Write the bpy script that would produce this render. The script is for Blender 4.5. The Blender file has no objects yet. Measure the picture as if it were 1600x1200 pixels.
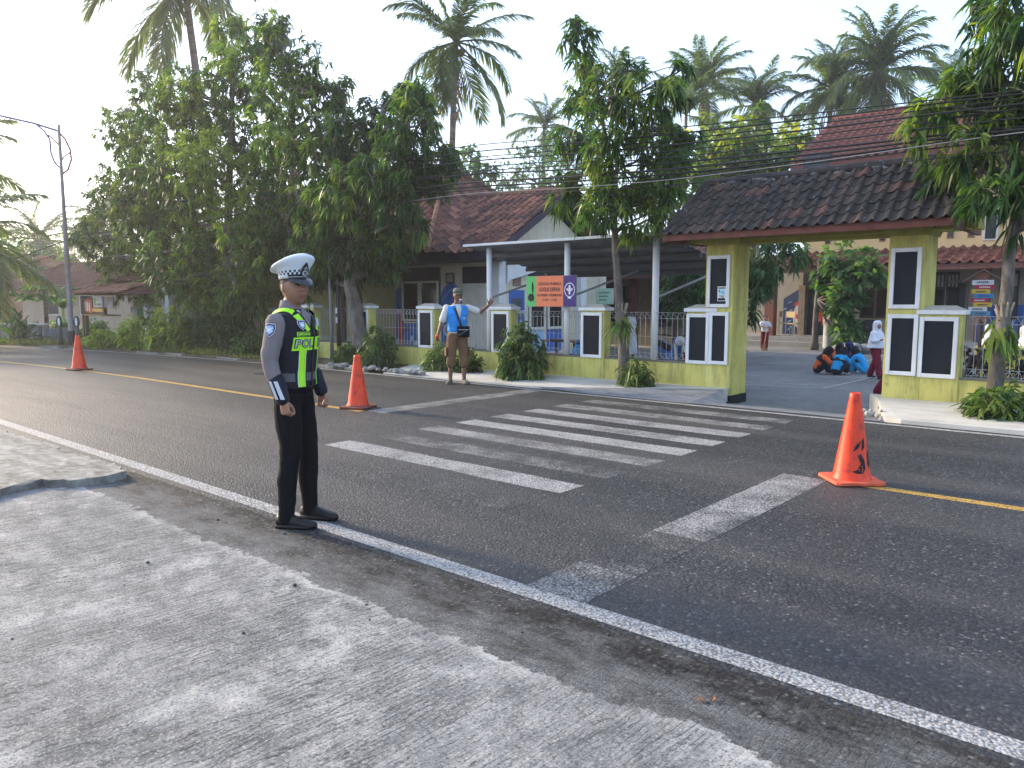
import bpy, bmesh, math, random
import numpy as np
from mathutils import Vector, Matrix, Quaternion
from mathutils.bvhtree import BVHTree

rng = np.random.default_rng(7)
random.seed(7)
R = math.radians
scn = bpy.context.scene
COL = scn.collection

# ------------------------------------------------------------------ camera, sky, sun, exposure
EYE = Vector((0, 0, 1.5)); FOC = 1200.0; PITCH = math.atan(131 / 1200.0); AZ = R(49)
cam_d = bpy.data.cameras.new('camera'); cam = bpy.data.objects.new('camera', cam_d); COL.objects.link(cam)
cam_d.sensor_width = 36; cam_d.lens = 36 * FOC / 1600; cam_d.clip_start = 0.05; cam_d.clip_end = 1500
cam.location = EYE; cam.rotation_euler = (math.pi / 2 - PITCH, 0, math.pi / 2 - AZ)
scn.camera = cam

SUN_EL = R(20); SUN_AZ = R(187)            # direction towards the sun, counter-clockwise from +X
w = bpy.data.worlds.new('World'); scn.world = w; w.use_nodes = True
nt = w.node_tree; nt.nodes.clear()
sky = nt.nodes.new('ShaderNodeTexSky'); sky.sky_type = 'NISHITA'; sky.sun_disc = False
sky.sun_elevation = SUN_EL; sky.sun_rotation = math.pi / 2 - SUN_AZ
sky.air_density = 1.0; sky.dust_density = 2.5; sky.ozone_density = 1.5
bg = nt.nodes.new('ShaderNodeBackground'); bg.inputs[1].default_value = 0.13
wo = nt.nodes.new('ShaderNodeOutputWorld')
veil = nt.nodes.new('ShaderNodeMixRGB'); veil.blend_type = 'ADD'; veil.inputs[0].default_value = 1.0
veil.inputs[2].default_value = (2.7, 3.5, 5.2, 1)      # thin even high cloud over the whole sky
nt.links.new(sky.outputs[0], veil.inputs[1]); nt.links.new(veil.outputs[0], bg.inputs[0]); nt.links.new(bg.outputs[0], wo.inputs[0])
sd = bpy.data.lights.new('sun', 'SUN'); sd.energy = 4.2; sd.angle = R(5.0); sd.color = (1, .81, .57)
sun = bpy.data.objects.new('sun', sd); COL.objects.link(sun)
sv = Vector((math.cos(SUN_AZ) * math.cos(SUN_EL), math.sin(SUN_AZ) * math.cos(SUN_EL), math.sin(SUN_EL)))
sun.rotation_euler = (-sv).to_track_quat('-Z', 'Y').to_euler(); sun.location = sv * 60
vs = scn.view_settings; vs.view_transform = 'Standard'; vs.look = 'None'; vs.exposure = 0.80; vs.gamma = 1; vs.use_curve_mapping = False
scn.render.engine = 'CYCLES'
cy = scn.cycles; cy.use_denoising = True; cy.max_bounces = 6; cy.diffuse_bounces = 3; cy.glossy_bounces = 2
cy.transmission_bounces = 4; cy.volume_bounces = 1; cy.transparent_max_bounces = 4; cy.use_adaptive_sampling = True
cy.adaptive_threshold = 0.02; cy.sample_clamp_indirect = 4.0
cy.caustics_reflective = False; cy.caustics_refractive = False

# ------------------------------------------------------------------ helpers
_F = Vector((-math.cos(AZ) * math.cos(PITCH), math.sin(AZ) * math.cos(PITCH), -math.sin(PITCH)))
_RT = Vector((math.sin(AZ), math.cos(AZ), 0)); _U = _RT.cross(_F)
def _ray(x, y): return _F * FOC + _RT * (x - 800) + _U * (600 - y)
def at(x, y, Y):
    r = _ray(x, y); return EYE + r * (Y / r.y)
def atD(x, y, d):
    r = _ray(x, y); return EYE + r * (d / FOC)
def gnd(x, y, z=0.0):
    r = _ray(x, y); return EYE + r * ((z - EYE.z) / r.z)

def srgb(r, g, b):
    f = lambda c: c / 12.92 if c <= .04045 else ((c + .055) / 1.055) ** 2.4
    return (f(r / 255), f(g / 255), f(b / 255))

class NT:
    def __init__(s, name):
        s.m = bpy.data.materials.new(name); s.m.use_nodes = True; s.t = s.m.node_tree
        s.b = s.t.nodes['Principled BSDF']; s.o = s.t.nodes['Material Output']
    def n(s, typ, **kw):
        nd = s.t.nodes.new('ShaderNode' + typ)
        for k, v in kw.items():
            if k[0] == 'i':
                key = k[1:]
                nd.inputs[int(key) if key.isdigit() else key].default_value = v
            else: setattr(nd, k, v)
        return nd
    def l(s, a, b): s.t.links.new(a, b)
    def coord(s, scale=(1, 1, 1), rot=(0, 0, 0), src='Object'):
        tc = s.n('TexCoord'); mp = s.n('Mapping'); mp.inputs['Scale'].default_value = scale; mp.inputs['Rotation'].default_value = rot
        s.l(tc.outputs[src], mp.inputs['Vector']); return mp.outputs[0]
    def noise(s, vec, scale, detail=4, rough=.55, dist=0):
        nd = s.n('TexNoise'); nd.inputs['Scale'].default_value = scale; nd.inputs['Detail'].default_value = detail
        nd.inputs['Roughness'].default_value = rough; nd.inputs['Distortion'].default_value = dist
        if vec is not None: s.l(vec, nd.inputs['Vector'])
        return nd.outputs['Fac']
    def ramp(s, fac, stops):
        nd = s.n('ValToRGB'); e = nd.color_ramp.elements
        while len(e) < len(stops): e.new(.5)
        for i, (p, c) in enumerate(stops):
            e[i].position = p; e[i].color = (c, c, c, 1) if not hasattr(c, '__len__') else (*c[:3], 1)
        s.l(fac, nd.inputs[0]); return nd.outputs[0]
    def mix(s, fac, a, b, mode='MIX'):
        nd = s.n('MixRGB', blend_type=mode)
        for i, v in ((0, fac), (1, a), (2, b)):
            if hasattr(v, 'is_linked') or hasattr(v, 'links'): s.l(v, nd.inputs[i])
            elif i == 0: nd.inputs[0].default_value = v
            else: nd.inputs[i].default_value = (*v[:3], 1) if hasattr(v, '__len__') else (v, v, v, 1)
        return nd.outputs[0]
    def math(s, op, a, b=0.0, clamp=False):
        nd = s.n('Math', operation=op); nd.use_clamp = clamp
        for i, v in ((0, a), (1, b)):
            if hasattr(v, 'links'): s.l(v, nd.inputs[i])
            else: nd.inputs[i].default_value = v
        return nd.outputs[0]
    def bump(s, h, strength=.3, dist=.01, prev=None):
        nd = s.n('Bump'); nd.inputs['Strength'].default_value = strength; nd.inputs['Distance'].default_value = dist
        s.l(h, nd.inputs['Height'])
        if prev is not None: s.l(prev, nd.inputs['Normal'])
        return nd.outputs[0]
    def done(s, col=None, rough=None, normal=None, spec=None, metal=None):
        b = s.b
        for key, v in (('Base Color', col), ('Roughness', rough), ('Normal', normal), ('Specular IOR Level', spec), ('Metallic', metal)):
            if v is None: continue
            if hasattr(v, 'links'): s.l(v, b.inputs[key])
            elif key == 'Base Color': b.inputs[key].default_value = (*v[:3], 1)
            else: b.inputs[key].default_value = v
        return s.m

_mc = {}
def M(col, rough=.6, var=.18, scale=6.0, dirt=0.0, bump=.15, metal=0.0, spec=.4, name=None, dirtcol=(.05, .045, .035), bscale=None):
    """general surface: base colour with mottling, optional dirt streaks and a fine relief"""
    key = (tuple(round(c, 4) for c in col), rough, var, scale, dirt, bump, metal, spec)
    if key in _mc: return _mc[key]
    n = NT(name or 'surface_%d' % len(_mc))
    v = n.coord()
    a = n.noise(v, scale, 5); c = tuple(x * (1 - var) for x in col); d = tuple(min(1, x * (1 + var)) for x in col)
    out = n.ramp(a, [(.3, c), (.7, d)])
    if dirt > 0:
        v2 = n.coord((2.2, 2.2, .7)); q = n.noise(v2, 3.1, 6, .65)
        fac = n.ramp(q, [(.52, 0.0), (.78, dirt)])
        out = n.mix(fac, out, dirtcol)
    fine = n.noise(v, bscale or scale * 14, 3)
    nm = n.bump(fine, bump, .004) if bump > 0 else None
    m = n.done(out, rough, nm, spec, metal); _mc[key] = m; return m

class MB:
    """collects verts and faces of ONE mesh"""
    def __init__(s): s.v = []; s.f = []; s.mi = []
    def add(s, vs, fs, mi=0):
        o = len(s.v); s.v += [tuple(p) for p in vs]; s.f += [tuple(i + o for i in q) for q in fs]; s.mi += [mi] * len(fs); return s
    def box(s, x0, x1, y0, y1, z0, z1, mi=0, X=None):
        vs = [(x, y, z) for z in (z0, z1) for y in (y0, y1) for x in (x0, x1)]
        if X is not None: vs = [tuple(X @ Vector(p)) for p in vs]
        return s.add(vs, [(0, 2, 3, 1), (4, 5, 7, 6), (0, 1, 5, 4), (2, 6, 7, 3), (0, 4, 6, 2), (1, 3, 7, 5)], mi)
    def tube(s, pts, rad, n=8, mi=0, cap=True, flat=1.0, up=None):
        pts = [Vector(p) for p in pts]; k = len(pts)
        if not hasattr(rad, '__len__'): rad = [rad] * k
        rings = []; t0 = (pts[1] - pts[0]).normalized()
        ref = Vector(up) if up else (Vector((0, 0, 1)) if abs(t0.z) < .9 else Vector((1, 0, 0)))
        a = (ref - t0 * ref.dot(t0)).normalized()
        vs = []
        for i in range(k):
            t = (pts[min(i + 1, k - 1)] - pts[max(i - 1, 0)]).normalized()
            a = (a - t * a.dot(t)).normalized(); b = t.cross(a)
            r = rad[i]; ra, rb = r if hasattr(r, '__len__') else (r, r * flat)
            for j in range(n):
                th = 2 * math.pi * j / n
                vs.append(pts[i] + a * (math.cos(th) * ra) + b * (math.sin(th) * rb))
        fs = [(i * n + j, i * n + (j + 1) % n, (i + 1) * n + (j + 1) % n, (i + 1) * n + j) for i in range(k - 1) for j in range(n)]
        if cap: fs += [tuple(range(n - 1, -1, -1)), tuple((k - 1) * n + j for j in range(n))]
        return s.add(vs, fs, mi)
    def loft(s, rings, mi=0, cap=True):
        n = len(rings[0]); vs = [p for r in rings for p in r]; k = len(rings)
        fs = [(i * n + j, i * n + (j + 1) % n, (i + 1) * n + (j + 1) % n, (i + 1) * n + j) for i in range(k - 1) for j in range(n)]
        if cap: fs += [tuple(range(n - 1, -1, -1)), tuple((k - 1) * n + j for j in range(n))]
        return s.add(vs, fs, mi)
    def lathe(s, prof, n=16, c=(0, 0, 0), mi=0, cap=True):
        return s.loft([[(c[0] + r * math.cos(2 * math.pi * j / n), c[1] + r * math.sin(2 * math.pi * j / n), c[2] + z) for j in range(n)] for r, z in prof], mi, cap)
    def ball(s, c, r, n=10, m=7, mi=0, X=None):
        r = r if hasattr(r, '__len__') else (r, r, r); rings = []
        for i in range(m + 1):
            ph = -math.pi / 2 + math.pi * (i + .02) / (m + .04)
            ring = [Vector((math.cos(ph) * math.cos(2 * math.pi * j / n) * r[0], math.cos(ph) * math.sin(2 * math.pi * j / n) * r[1], math.sin(ph) * r[2])) for j in range(n)]
            if X is not None: ring = [X @ p for p in ring]
            rings.append([p + Vector(c) for p in ring])
        return s.loft(rings, mi)
    def prism(s, poly, y0, y1, X=None, mi=0):
        """2-D polygon (x, z) given thickness along y"""
        n = len(poly); vs = [(p[0], y0, p[1]) for p in poly] + [(p[0], y1, p[1]) for p in poly]
        if X is not None: vs = [tuple(X @ Vector(p)) for p in vs]
        fs = [tuple(range(n)), tuple(range(2 * n - 1, n - 1, -1))] + [(i, i + n, (i + 1) % n + n, (i + 1) % n) for i in range(n)]
        return s.add(vs, fs, mi)
    def slab(s, poly, z0, z1, mi=0):
        n = len(poly); vs = [(p[0], p[1], p[2] if len(p) > 2 else z1) for p in poly] + [(p[0], p[1], z0) for p in poly]
        fs = [tuple(range(n)), tuple(range(2 * n - 1, n - 1, -1))] + [(i, i + n, (i + 1) % n + n, (i + 1) % n) for i in range(n)]
        return s.add(vs, fs, mi)
    def mesh(s, name, mats, smooth=False):
        me = bpy.data.meshes.new(name); me.from_pydata(s.v, [], s.f)
        for m in (mats if isinstance(mats, (list, tuple)) else [mats]): me.materials.append(m)
        me.polygons.foreach_set('material_index', s.mi)
        me.polygons.foreach_set('use_smooth', [smooth] * len(s.f)); me.update()
        bm = bmesh.new(); bm.from_mesh(me); bmesh.ops.recalc_face_normals(bm, faces=bm.faces); bm.to_mesh(me); bm.free()
        return me
    def build(s, name, mats, parent=None, smooth=False, bevel=0.0, kind=None):
        o = link(name, s.mesh(name, mats, smooth), parent)
        if bevel:
            b = o.modifiers.new('bevel', 'BEVEL'); b.width = bevel; b.segments = 2; b.limit_method = 'ANGLE'; b.angle_limit = R(40)
        if kind: o['kind'] = kind
        return o

def link(name, data, parent=None):
    o = bpy.data.objects.new(name, data); COL.objects.link(o)
    if parent is not None: o.parent = parent
    return o
def tag(o, label=None, cat=None, group=None, kind=None):
    for k, v in (('label', label), ('category', cat), ('group', group), ('kind', kind)):
        if v: o[k] = v
    return o
def thing(name, label, cat, loc=(0, 0, 0), rz=0.0, group=None):
    o = bpy.data.objects.new(name, None); COL.objects.link(o); o.empty_display_size = .1
    o.location = loc; o.rotation_euler = (0, 0, rz); return tag(o, label, cat, group)
def copy_tree(o, parent=None):
    c = o.copy(); COL.objects.link(c)
    if parent is not None: c.parent = parent
    for ch in list(o.children): copy_tree(ch, c)
    return c
def again(o, label, loc, rz=0.0, group=None, scale=None):
    c = copy_tree(o); c.location = loc; c.rotation_euler = (0, 0, rz); c['label'] = label
    if group: c['group'] = group
    if scale: c.scale = (scale,) * 3 if not hasattr(scale, '__len__') else scale
    return c
def text(body, size, mat, parent, loc, rot, name='lettering', ext=.002, align='CENTER', bold=0.0, sx=1.0):
    cu = bpy.data.curves.new(name, 'FONT'); cu.body = body; cu.size = size; cu.extrude = ext; cu.align_x = align; cu.align_y = 'CENTER'; cu.offset = bold
    cu.resolution_u = 3; cu.materials.append(mat)
    tmp = bpy.data.objects.new('tmp', cu); COL.objects.link(tmp); me = bpy.data.meshes.new_from_object(tmp.evaluated_get(bpy.context.evaluated_depsgraph_get()))
    bpy.data.objects.remove(tmp); bpy.data.curves.remove(cu); me.name = name
    if not me.materials: me.materials.append(mat)
    if loc is None: return me
    o = link(name, me, parent); o.location = loc; o.rotation_euler = rot; o.scale = (sx, 1, 1); o['kind'] = 'stuff'; return o
def struct(o): o['kind'] = 'structure'; return o

# ------------------------------------------------------------------ ground, road and paving
def off(x): return -.008 * (x + 14) ** 2 if x < -14 else 0.0
def ribbon(x0, x1, y0, y1, z, step=1.0, ny=1, zf=None):
    xs = np.arange(x0, x1 + 1e-6, step) if (x1 - x0) > step else np.array([x0, x1]); b = MB()
    if xs[-1] < x1: xs = np.append(xs, x1)
    ys = np.linspace(y0, y1, ny + 1)
    vs = [(x, y + off(x), z if zf is None else zf(x, y)) for x in xs for y in ys]
    k = ny + 1
    b.add(vs, [(i * k + j, (i + 1) * k + j, (i + 1) * k + j + 1, i * k + j + 1) for i in range(len(xs) - 1) for j in range(ny)])
    return b

def asphalt_nodes(n):
    v = n.coord(); vx = n.coord((.12, 1, 1))
    vor = n.n('TexVoronoi', feature='F1'); vor.inputs['Scale'].default_value = 62; n.l(v, vor.inputs['Vector'])
    stone = n.ramp(vor.outputs['Color'], [(.12, (.014, .014, .0145)), (.5, (.029, .0285, .028)), (.82, (.060, .058, .055)), (.96, (.20, .19, .18))])
    gap = n.ramp(vor.outputs['Distance'], [(.3, 1.0), (.75, .45)])
    col = n.mix(1.0, stone, gap, 'MULTIPLY')
    big = n.ramp(n.noise(v, .55, 8, .66), [(.33, .62), (.68, 1.3)])
    col = n.mix(1.0, col, big, 'MULTIPLY')
    track = n.ramp(n.noise(vx, 1.1, 4, .6), [(.42, 0.0), (.68, .55)])           # dusty bands along the traffic
    col = n.mix(track, col, n.mix(.5, stone, (.125, .11, .095)))
    # dusty brown and sun glare put into the colour, lighter towards the left-hand approach
    sep = n.n('SeparateXYZ'); n.l(v, sep.inputs[0])
    lft = n.math('MULTIPLY', n.math('ADD', n.math('MULTIPLY', sep.outputs[0], -1.0), -5.0), .12, True)
    near = n.math('MULTIPLY', n.math('SUBTRACT', 6.2, sep.outputs[1]), .5, True)
    dust = n.math('MULTIPLY', n.math('MULTIPLY', lft, near), n.ramp(n.noise(vx, 2.3, 6, .72), [(.3, .15), (.7, .9)]))
    col = n.mix(dust, col, (.19, .15, .115))
    h = n.math('ADD', n.math('MULTIPLY', vor.outputs['Distance'], -1.0), n.math('MULTIPLY', n.noise(v, 22, 3), .8))
    nm = n.bump(h, .55, .012)
    return col, nm, v, vx
n = NT('asphalt'); c_, nm_, _, _ = asphalt_nodes(n); ASPH = n.done(c_, .60, nm_, .42)

def paint(name, col, wear, scale=1.0, crack=False):
    n = NT(name); ac, nm, v, vx = asphalt_nodes(n)
    p = n.noise(v, 60 * scale, 4, .65); q = n.noise(v, 2.2, 5, .7)
    s = n.math('ADD', n.math('MULTIPLY', p, .55), n.math('MULTIPLY', q, .45))
    lo = .30 + wear * .36
    fac = n.ramp(s, [(lo - .05, 0.0), (lo + .10, .9)]); vs2 = n.n('TexVoronoi', feature='F1'); vs2.inputs['Scale'].default_value = 75; n.l(v, vs2.inputs['Vector']); fac = n.math('MULTIPLY', fac, n.ramp(vs2.outputs['Distance'], [(.42, 1.0), (.72, .35)]))
    if crack:
        vo = n.n('TexVoronoi', feature='DISTANCE_TO_EDGE'); vo.inputs['Scale'].default_value = 17
        n.l(n.mix(.16, v, n.n('TexNoise', iScale=9.0).outputs['Color']), vo.inputs['Vector'])
        fac = n.math('MULTIPLY', fac, n.ramp(vo.outputs['Distance'], [(.006, .35), (.03, 1.0)]))
    pc = n.mix(n.ramp(n.noise(v, 5, 5), [(.3, 0.0), (.75, .5)]), col, tuple(x * .62 for x in col))
    return n.done(n.mix(fac, ac, pc), .60, nm, .42)

GZ = -.45
n = NT('earth'); v = n.coord()
col = n.ramp(n.noise(v, .8, 8, .7), [(.3, (.045, .045, .02)), (.5, (.075, .06, .035)), (.7, (.05, .07, .022))])
EARTH = n.done(col, .95, n.bump(n.noise(v, 9, 6), .6, .05), .1)
g = MB(); g.add([(-190, -150, GZ), (150, -150, GZ), (150, 190, GZ), (-190, 190, GZ)], [(0, 1, 2, 3)])
struct(g.build('ground', EARTH))
road = struct(ribbon(-110, 45, -14, 10.12, 0.0, 1.0).build('road', ASPH))

WHITE = (.44, .425, .40); YEL = (.62, .36, .055)
P_EDGE = paint('edge_paint', WHITE, .10, 1.0, True)
for nm, y0, y1, mt in (('edge_line', 2.885, 3.015, P_EDGE), ('edge_line', 9.90, 10.0, paint('far_edge_paint', (.52, .51, .48), .16))):
    ribbon(-90, 40, y0, y1, .0015, 1.0).build(nm, mt, road)
P_YEL = paint('yellow_paint', YEL, .05)
ribbon(-90, -8.32, 6.39, 6.51, .0015).build('centre_line', P_YEL, road)
ribbon(-2.1, 40, 6.44, 6.56, .0015).build('centre_line', P_YEL, road)
for yc, wr in ((9.36, .54), (8.71, .50), (8.06, .34), (7.41, .34), (6.77, .24), (6.13, .50), (5.48, .63), (4.84, .36), (4.18, .80)):
    b = MB(); xs = np.linspace(-6.66, -3.57, 12); ww = .165
    b.add([(x, yc + s_ * (ww + random.uniform(-.012, .012)), .0015) for x in xs for s_ in (-1, 1)], [(2 * i, 2 * i + 2, 2 * i + 3, 2 * i + 1) for i in range(11)])
    b.build('crosswalk_stripe', paint('stripe_paint', WHITE, wr), road)
for x0, x1, y0, y1, wr in ((-8.30, -7.93, 6.53, 9.89, .50), (-2.52, -2.14, 5.05, 6.5, .46), (-2.52, -2.14, 4.3, 5.05, .54), (-2.52, -2.14, 3.5, 4.3, .76), (-2.52, -2.14, 3.02, 3.5, .56)):
    b = MB(); b.add([(x0, y0, .0015), (x1, y0, .0015), (x1, y1, .0015), (x0, y1, .0015)], [(0, 1, 2, 3)]); b.build('stop_line', paint('stop_paint', WHITE, wr), road)

# brushed concrete forecourt in the foreground, with a broken edge on the asphalt
def ragged(pts, amp, step=.07):
    out = []
    for (a, b) in zip(pts[:-1], pts[1:]):
        a = Vector(a); b = Vector(b); k = max(1, int((b - a).length / step))
        for i in range(k):
            p = a.lerp(b, i / k); out.append((p.x + random.gauss(0, amp), p.y + random.gauss(0, amp)))
    return out + [tuple(pts[-1])]
n = NT('brushed_concrete')
ac, anm, v, vx = asphalt_nodes(n)
vdir = n.coord((7, .8, 1), (0, 0, R(12)))
streak = n.noise(vdir, 3.2, 9, .78, .6); blot = n.noise(v, 1.1, 9, .72, .8); mid = n.noise(v, 6.5, 8, .72)
tone = n.math('ADD', n.math('MULTIPLY', streak, .38), n.math('ADD', n.math('MULTIPLY', blot, .30), n.math('MULTIPLY', mid, .32)))
col = n.ramp(tone, [(.35, (.05, .051, .051)), (.44, (.135, .135, .131)), (.53, (.235, .232, .222)), (.66, (.42, .405, .37))])
wv = n.n('TexWave', wave_type='BANDS', bands_direction='X'); wv.inputs['Scale'].default_value = 11; wv.inputs['Distortion'].default_value = 11; wv.inputs['Detail'].default_value = 5; wv.inputs['Detail Scale'].default_value = 1.3; wv.inputs['Detail Roughness'].default_value = .66
n.l(n.coord((1, .22, 1), (0, 0, R(12))), wv.inputs['Vector'])
groove = n.ramp(wv.outputs['Fac'], [(.0, .0), (.16, 1.0)])
gmask = n.ramp(n.math('ADD', n.math('MULTIPLY', n.noise(v, .9, 4), .6), n.math('MULTIPLY', n.noise(v, 4.5, 4), .4)), [(.42, 0.0), (.54, .9)])
gm_ = n.math('MULTIPLY', n.math('SUBTRACT', 1.0, groove), gmask)
col = n.mix(gm_, col, (.07, .075, .08))
w2 = n.n('TexWave', wave_type='BANDS', bands_direction='X'); w2.inputs['Scale'].default_value = 4.5; w2.inputs['Distortion'].default_value = 7; w2.inputs['Detail'].default_value = 4; w2.inputs['Detail Scale'].default_value = 2.2; w2.inputs['Detail Roughness'].default_value = .55
n.l(n.coord((1, .5, 1), (0, 0, R(20))), w2.inputs['Vector'])
g2m = n.math('MULTIPLY', n.ramp(w2.outputs['Fac'], [(.0, 1.0), (.05, .0)]), n.ramp(n.noise(v, .7, 3), [(.42, 0.0), (.52, .9)]))
col = n.mix(g2m, col, (.055, .06, .062))
crust = n.math('MULTIPLY', n.ramp(n.noise(v, 3.2, 8, .75), [(.50, 0.0), (.62, .75)]), n.ramp(n.noise(v, .8, 3), [(.4, .2), (.6, 1.0)]))
col = n.mix(crust, col, (.42, .41, .385))
sp = n.noise(v, 95, 5, .7)
col = n.mix(n.ramp(sp, [(.38, .85), (.46, 0.0)]), col, (.05, .052, .052)); col = n.mix(n.ramp(sp, [(.57, 0.0), (.66, .7)]), col, (.50, .49, .46))
sp2 = n.noise(v, 30, 7, .78); col = n.mix(n.ramp(sp2, [(.36, .75), (.43, 0.0)]), col, (.075, .077, .076)); col = n.mix(n.ramp(sp2, [(.58, 0.0), (.67, .55)]), col, (.45, .44, .41))
# the cement runs out in a ragged, feathered edge over gritty asphalt
sep = n.n('SeparateXYZ'); n.l(v, sep.inputs[0])
thr = n.math('ADD', n.math('MULTIPLY', n.noise(v, 1.15, 2), .42), n.math('ADD', n.math('MULTIPLY', n.noise(v, 7, 9, .8), .42), 1.89))
e1 = n.math('MULTIPLY', n.math('SUBTRACT', thr, sep.outputs[1]), 55.0, True); e1b = n.math('MULTIPLY', n.math('SUBTRACT', n.math('SUBTRACT', thr, sep.outputs[1]), .015), 14.0, True); rim = n.math('MULTIPLY', n.math('SUBTRACT', e1, e1b, True), n.ramp(n.noise(v, 2.5, 3), [(.4, .1), (.6, .8)])); col = n.mix(rim, col, (.50, .485, .45))
grit = n.ramp(n.noise(v, 120, 4, .7), [(.38, (.075, .076, .076)), (.50, (.15, .151, .149)), (.64, (.30, .30, .29))])
dustm = n.ramp(n.math('ADD', n.math('MULTIPLY', n.noise(n.coord((.5, 1, 1)), 4.5, 9, .76), .8), n.math('MULTIPLY', n.math('SUBTRACT', 2.85, sep.outputs[1]), .35)), [(.42, 0.0), (.62, .72)])
outer = n.mix(dustm, ac, grit)
col = n.mix(e1, outer, col)
hh = n.math('ADD', n.math('MULTIPLY', n.math('MULTIPLY', groove, gmask), .9), n.math('ADD', n.math('MULTIPLY', mid, 1.0), n.math('ADD', n.math('MULTIPLY', n.noise(v, 60, 5, .7), .8), n.math('MULTIPLY', e1, .7))))
CONC = n.done(col, .85, n.bump(hh, .6, .012), .2)
edge = ragged([(-6.9, 2.80), (-4, 2.83), (20, 2.83)], .008, .05)
b = MB(); k = len(edge); base = [(x, -13.5) for x, y in edge]
b.add([(x, y, .003) for x, y in edge] + [(x, 2.4, .010) for x, y in edge] + [(x, 2.0, .018) for x, y in edge] + [(x, y, .018) for x, y in base],
      [(r_ * k + i, r_ * k + i + 1, (r_ + 1) * k + i + 1, (r_ + 1) * k + i) for r_ in range(3) for i in range(k - 1)])
fore = struct(b.build('forecourt', CONC, smooth=False))
b = MB(); b.add([(-60, -13.5, .017), (-6.85, -13.5, .017), (-6.85, 2.1, .017), (-60, 1.6, .017)], [(0, 1, 2, 3)])
struct(b.build('forecourt', CONC))
# raised broken slab at the left edge
b = MB(); ed = ragged([(-30, 2.55), (-14, 2.6), (-9.78, 2.61), (-8.7, 2.67), (-7.5, 2.66), (-7.05, 2.72), (-6.62, 2.66)], .02) + ragged([(-6.55, 2.45), (-6.6, 2.25), (-6.75, 2.05), (-6.63, 1.7), (-6.5, 1.0), (-6.2, -2), (-6.0, -12)], .02)
SLABM = None
n = NT('slab_concrete'); v = n.coord()
col = n.ramp(n.math('ADD', n.math('MULTIPLY', n.noise(n.coord((1, 3, 1)), 2.2, 8, .7), .6), n.math('MULTIPLY', n.noise(v, 11, 6), .4)), [(.34, (.07, .068, .06)), (.47, (.18, .172, .152)), (.56, (.28, .268, .24)), (.7, (.40, .38, .335))])
vck = n.n('TexVoronoi', feature='DISTANCE_TO_EDGE'); vck.inputs['Scale'].default_value = 1.1
n.l(n.mix(.2, v, n.n('TexNoise', iScale=5.0).outputs['Color']), vck.inputs['Vector'])
col = n.mix(n.ramp(vck.outputs['Distance'], [(.002, .8), (.01, 0.0)]), col, (.05, .05, .045))
SLABM = n.done(col, .85, n.bump(n.noise(v, 30, 7, .7), .6, .01), .2)
top = [(x, y, .075 + random.uniform(-.006, .006)) for x, y in ed]
b.slab(top + [(-30, -12, .075)], -.02, .075)
struct(b.build('raised_slab', SLABM))
# pebbles and crumbs on the forecourt
PEB = M((.05, .047, .043), .9, .3, 30)
peb = MB()
for i in range(34):
    x = random.uniform(-5.2, 1.5); y = random.uniform(.9, 2.8)
    if random.random() < .5: y = random.uniform(2.15, 2.75)
    r = random.choice((.004, .005, .006, .008, .011)); z = .018 if y < 2.2 else .006
    peb.ball((x, y, z + r * .4), (r * random.uniform(.8, 1.4), r, r * .7), 6, 4)
peb.build('pebbles', PEB, None, True, kind='stuff')['label'] = 'dark crumbs of stone scattered on the concrete forecourt'
LEAFB = M((.22, .10, .04), .7, .3, 20)
for (px, py, lab) in ((1094, 1097, 'small dry brown leaf by the edge line, the left one of a pair'), (1114, 1096, 'small dry brown leaf by the edge line, the right one of a pair')):
    p = gnd(px, py, .006); b = MB(); b.add([(-.02, 0, .004), (0, -.011, .010), (.02, 0, .003), (0, .011, .008)], [(0, 1, 2), (0, 2, 3)])
    o = b.build('dry_leaf', LEAFB); o.location = (p.x, p.y, .012); o.rotation_euler = (0, 0, random.random() * 6); tag(o, lab, 'leaf', 'dry leaves on the road edge')

# far pavement, verge, driveway and school yard
n = NT('pavement_concrete'); v = n.coord()
col = n.ramp(n.math('ADD', n.math('MULTIPLY', n.noise(v, 1.6, 7, .65), .6), n.math('MULTIPLY', n.noise(n.coord((.6, 5, 1)), 1.5, 6), .4)), [(.3, (.36, .34, .30)), (.52, (.53, .51, .455)), (.72, (.62, .59, .53))])
PAVE = n.done(col, .85, n.bump(n.noise(v, 40, 5), .35, .006), .2)
n = NT('ramp_cement'); v = n.coord()
RAMP = n.done(n.ramp(n.noise(n.coord((1, 4, 3)), 2.6, 7, .7), [(.32, (.10, .115, .13)), (.68, (.27, .28, .29))]), .8, n.bump(n.noise(v, 30, 5), .4, .008), .25)
pav = MB(); pav.slab([(-12.3, 10.12, .02), (-8.2, 10.14, .03), (-5.35, 11.22, .115), (-5.35, 11.62, .12), (-12.9, 11.62, .10)], -.1, .1)
struct(pav.build('pavement', PAVE))
b = MB(); b.add([(-8.2, 10.13, .027), (-5.36, 11.20, .113), (-4.95, 10.5, -.045), (-5.35, 10.12, .0), (-7.2, 10.1, .0)], [(0, 4, 3, 2, 1)])
struct(b.build('driveway_ramp', RAMP))
pav = MB(); pav.slab([(-2.72, 10.22, .05), (-2.5, 10.12, .05), (14, 10.12, .05), (14, 11.62, .17), (-3.3, 11.62, .17), (-3.05, 11.15, .15)], -.1, .1)
o = struct(pav.build('pavement', PAVE))
rub = MB()
for i in range(26):
    p = Vector((-3.05 + .33 * random.random(), 10.25 + 1.0 * random.random(), random.uniform(-.02, .09))); r = random.uniform(.03, .075)
    me_ = None; rub.ball(p, (r * .7, r * random.uniform(.4, .7), r * .5), 7, 5, 0, Matrix.Rotation(random.random() * 6, 3, 'Z') @ Matrix.Rotation(random.random(), 3, 'X'))
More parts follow.
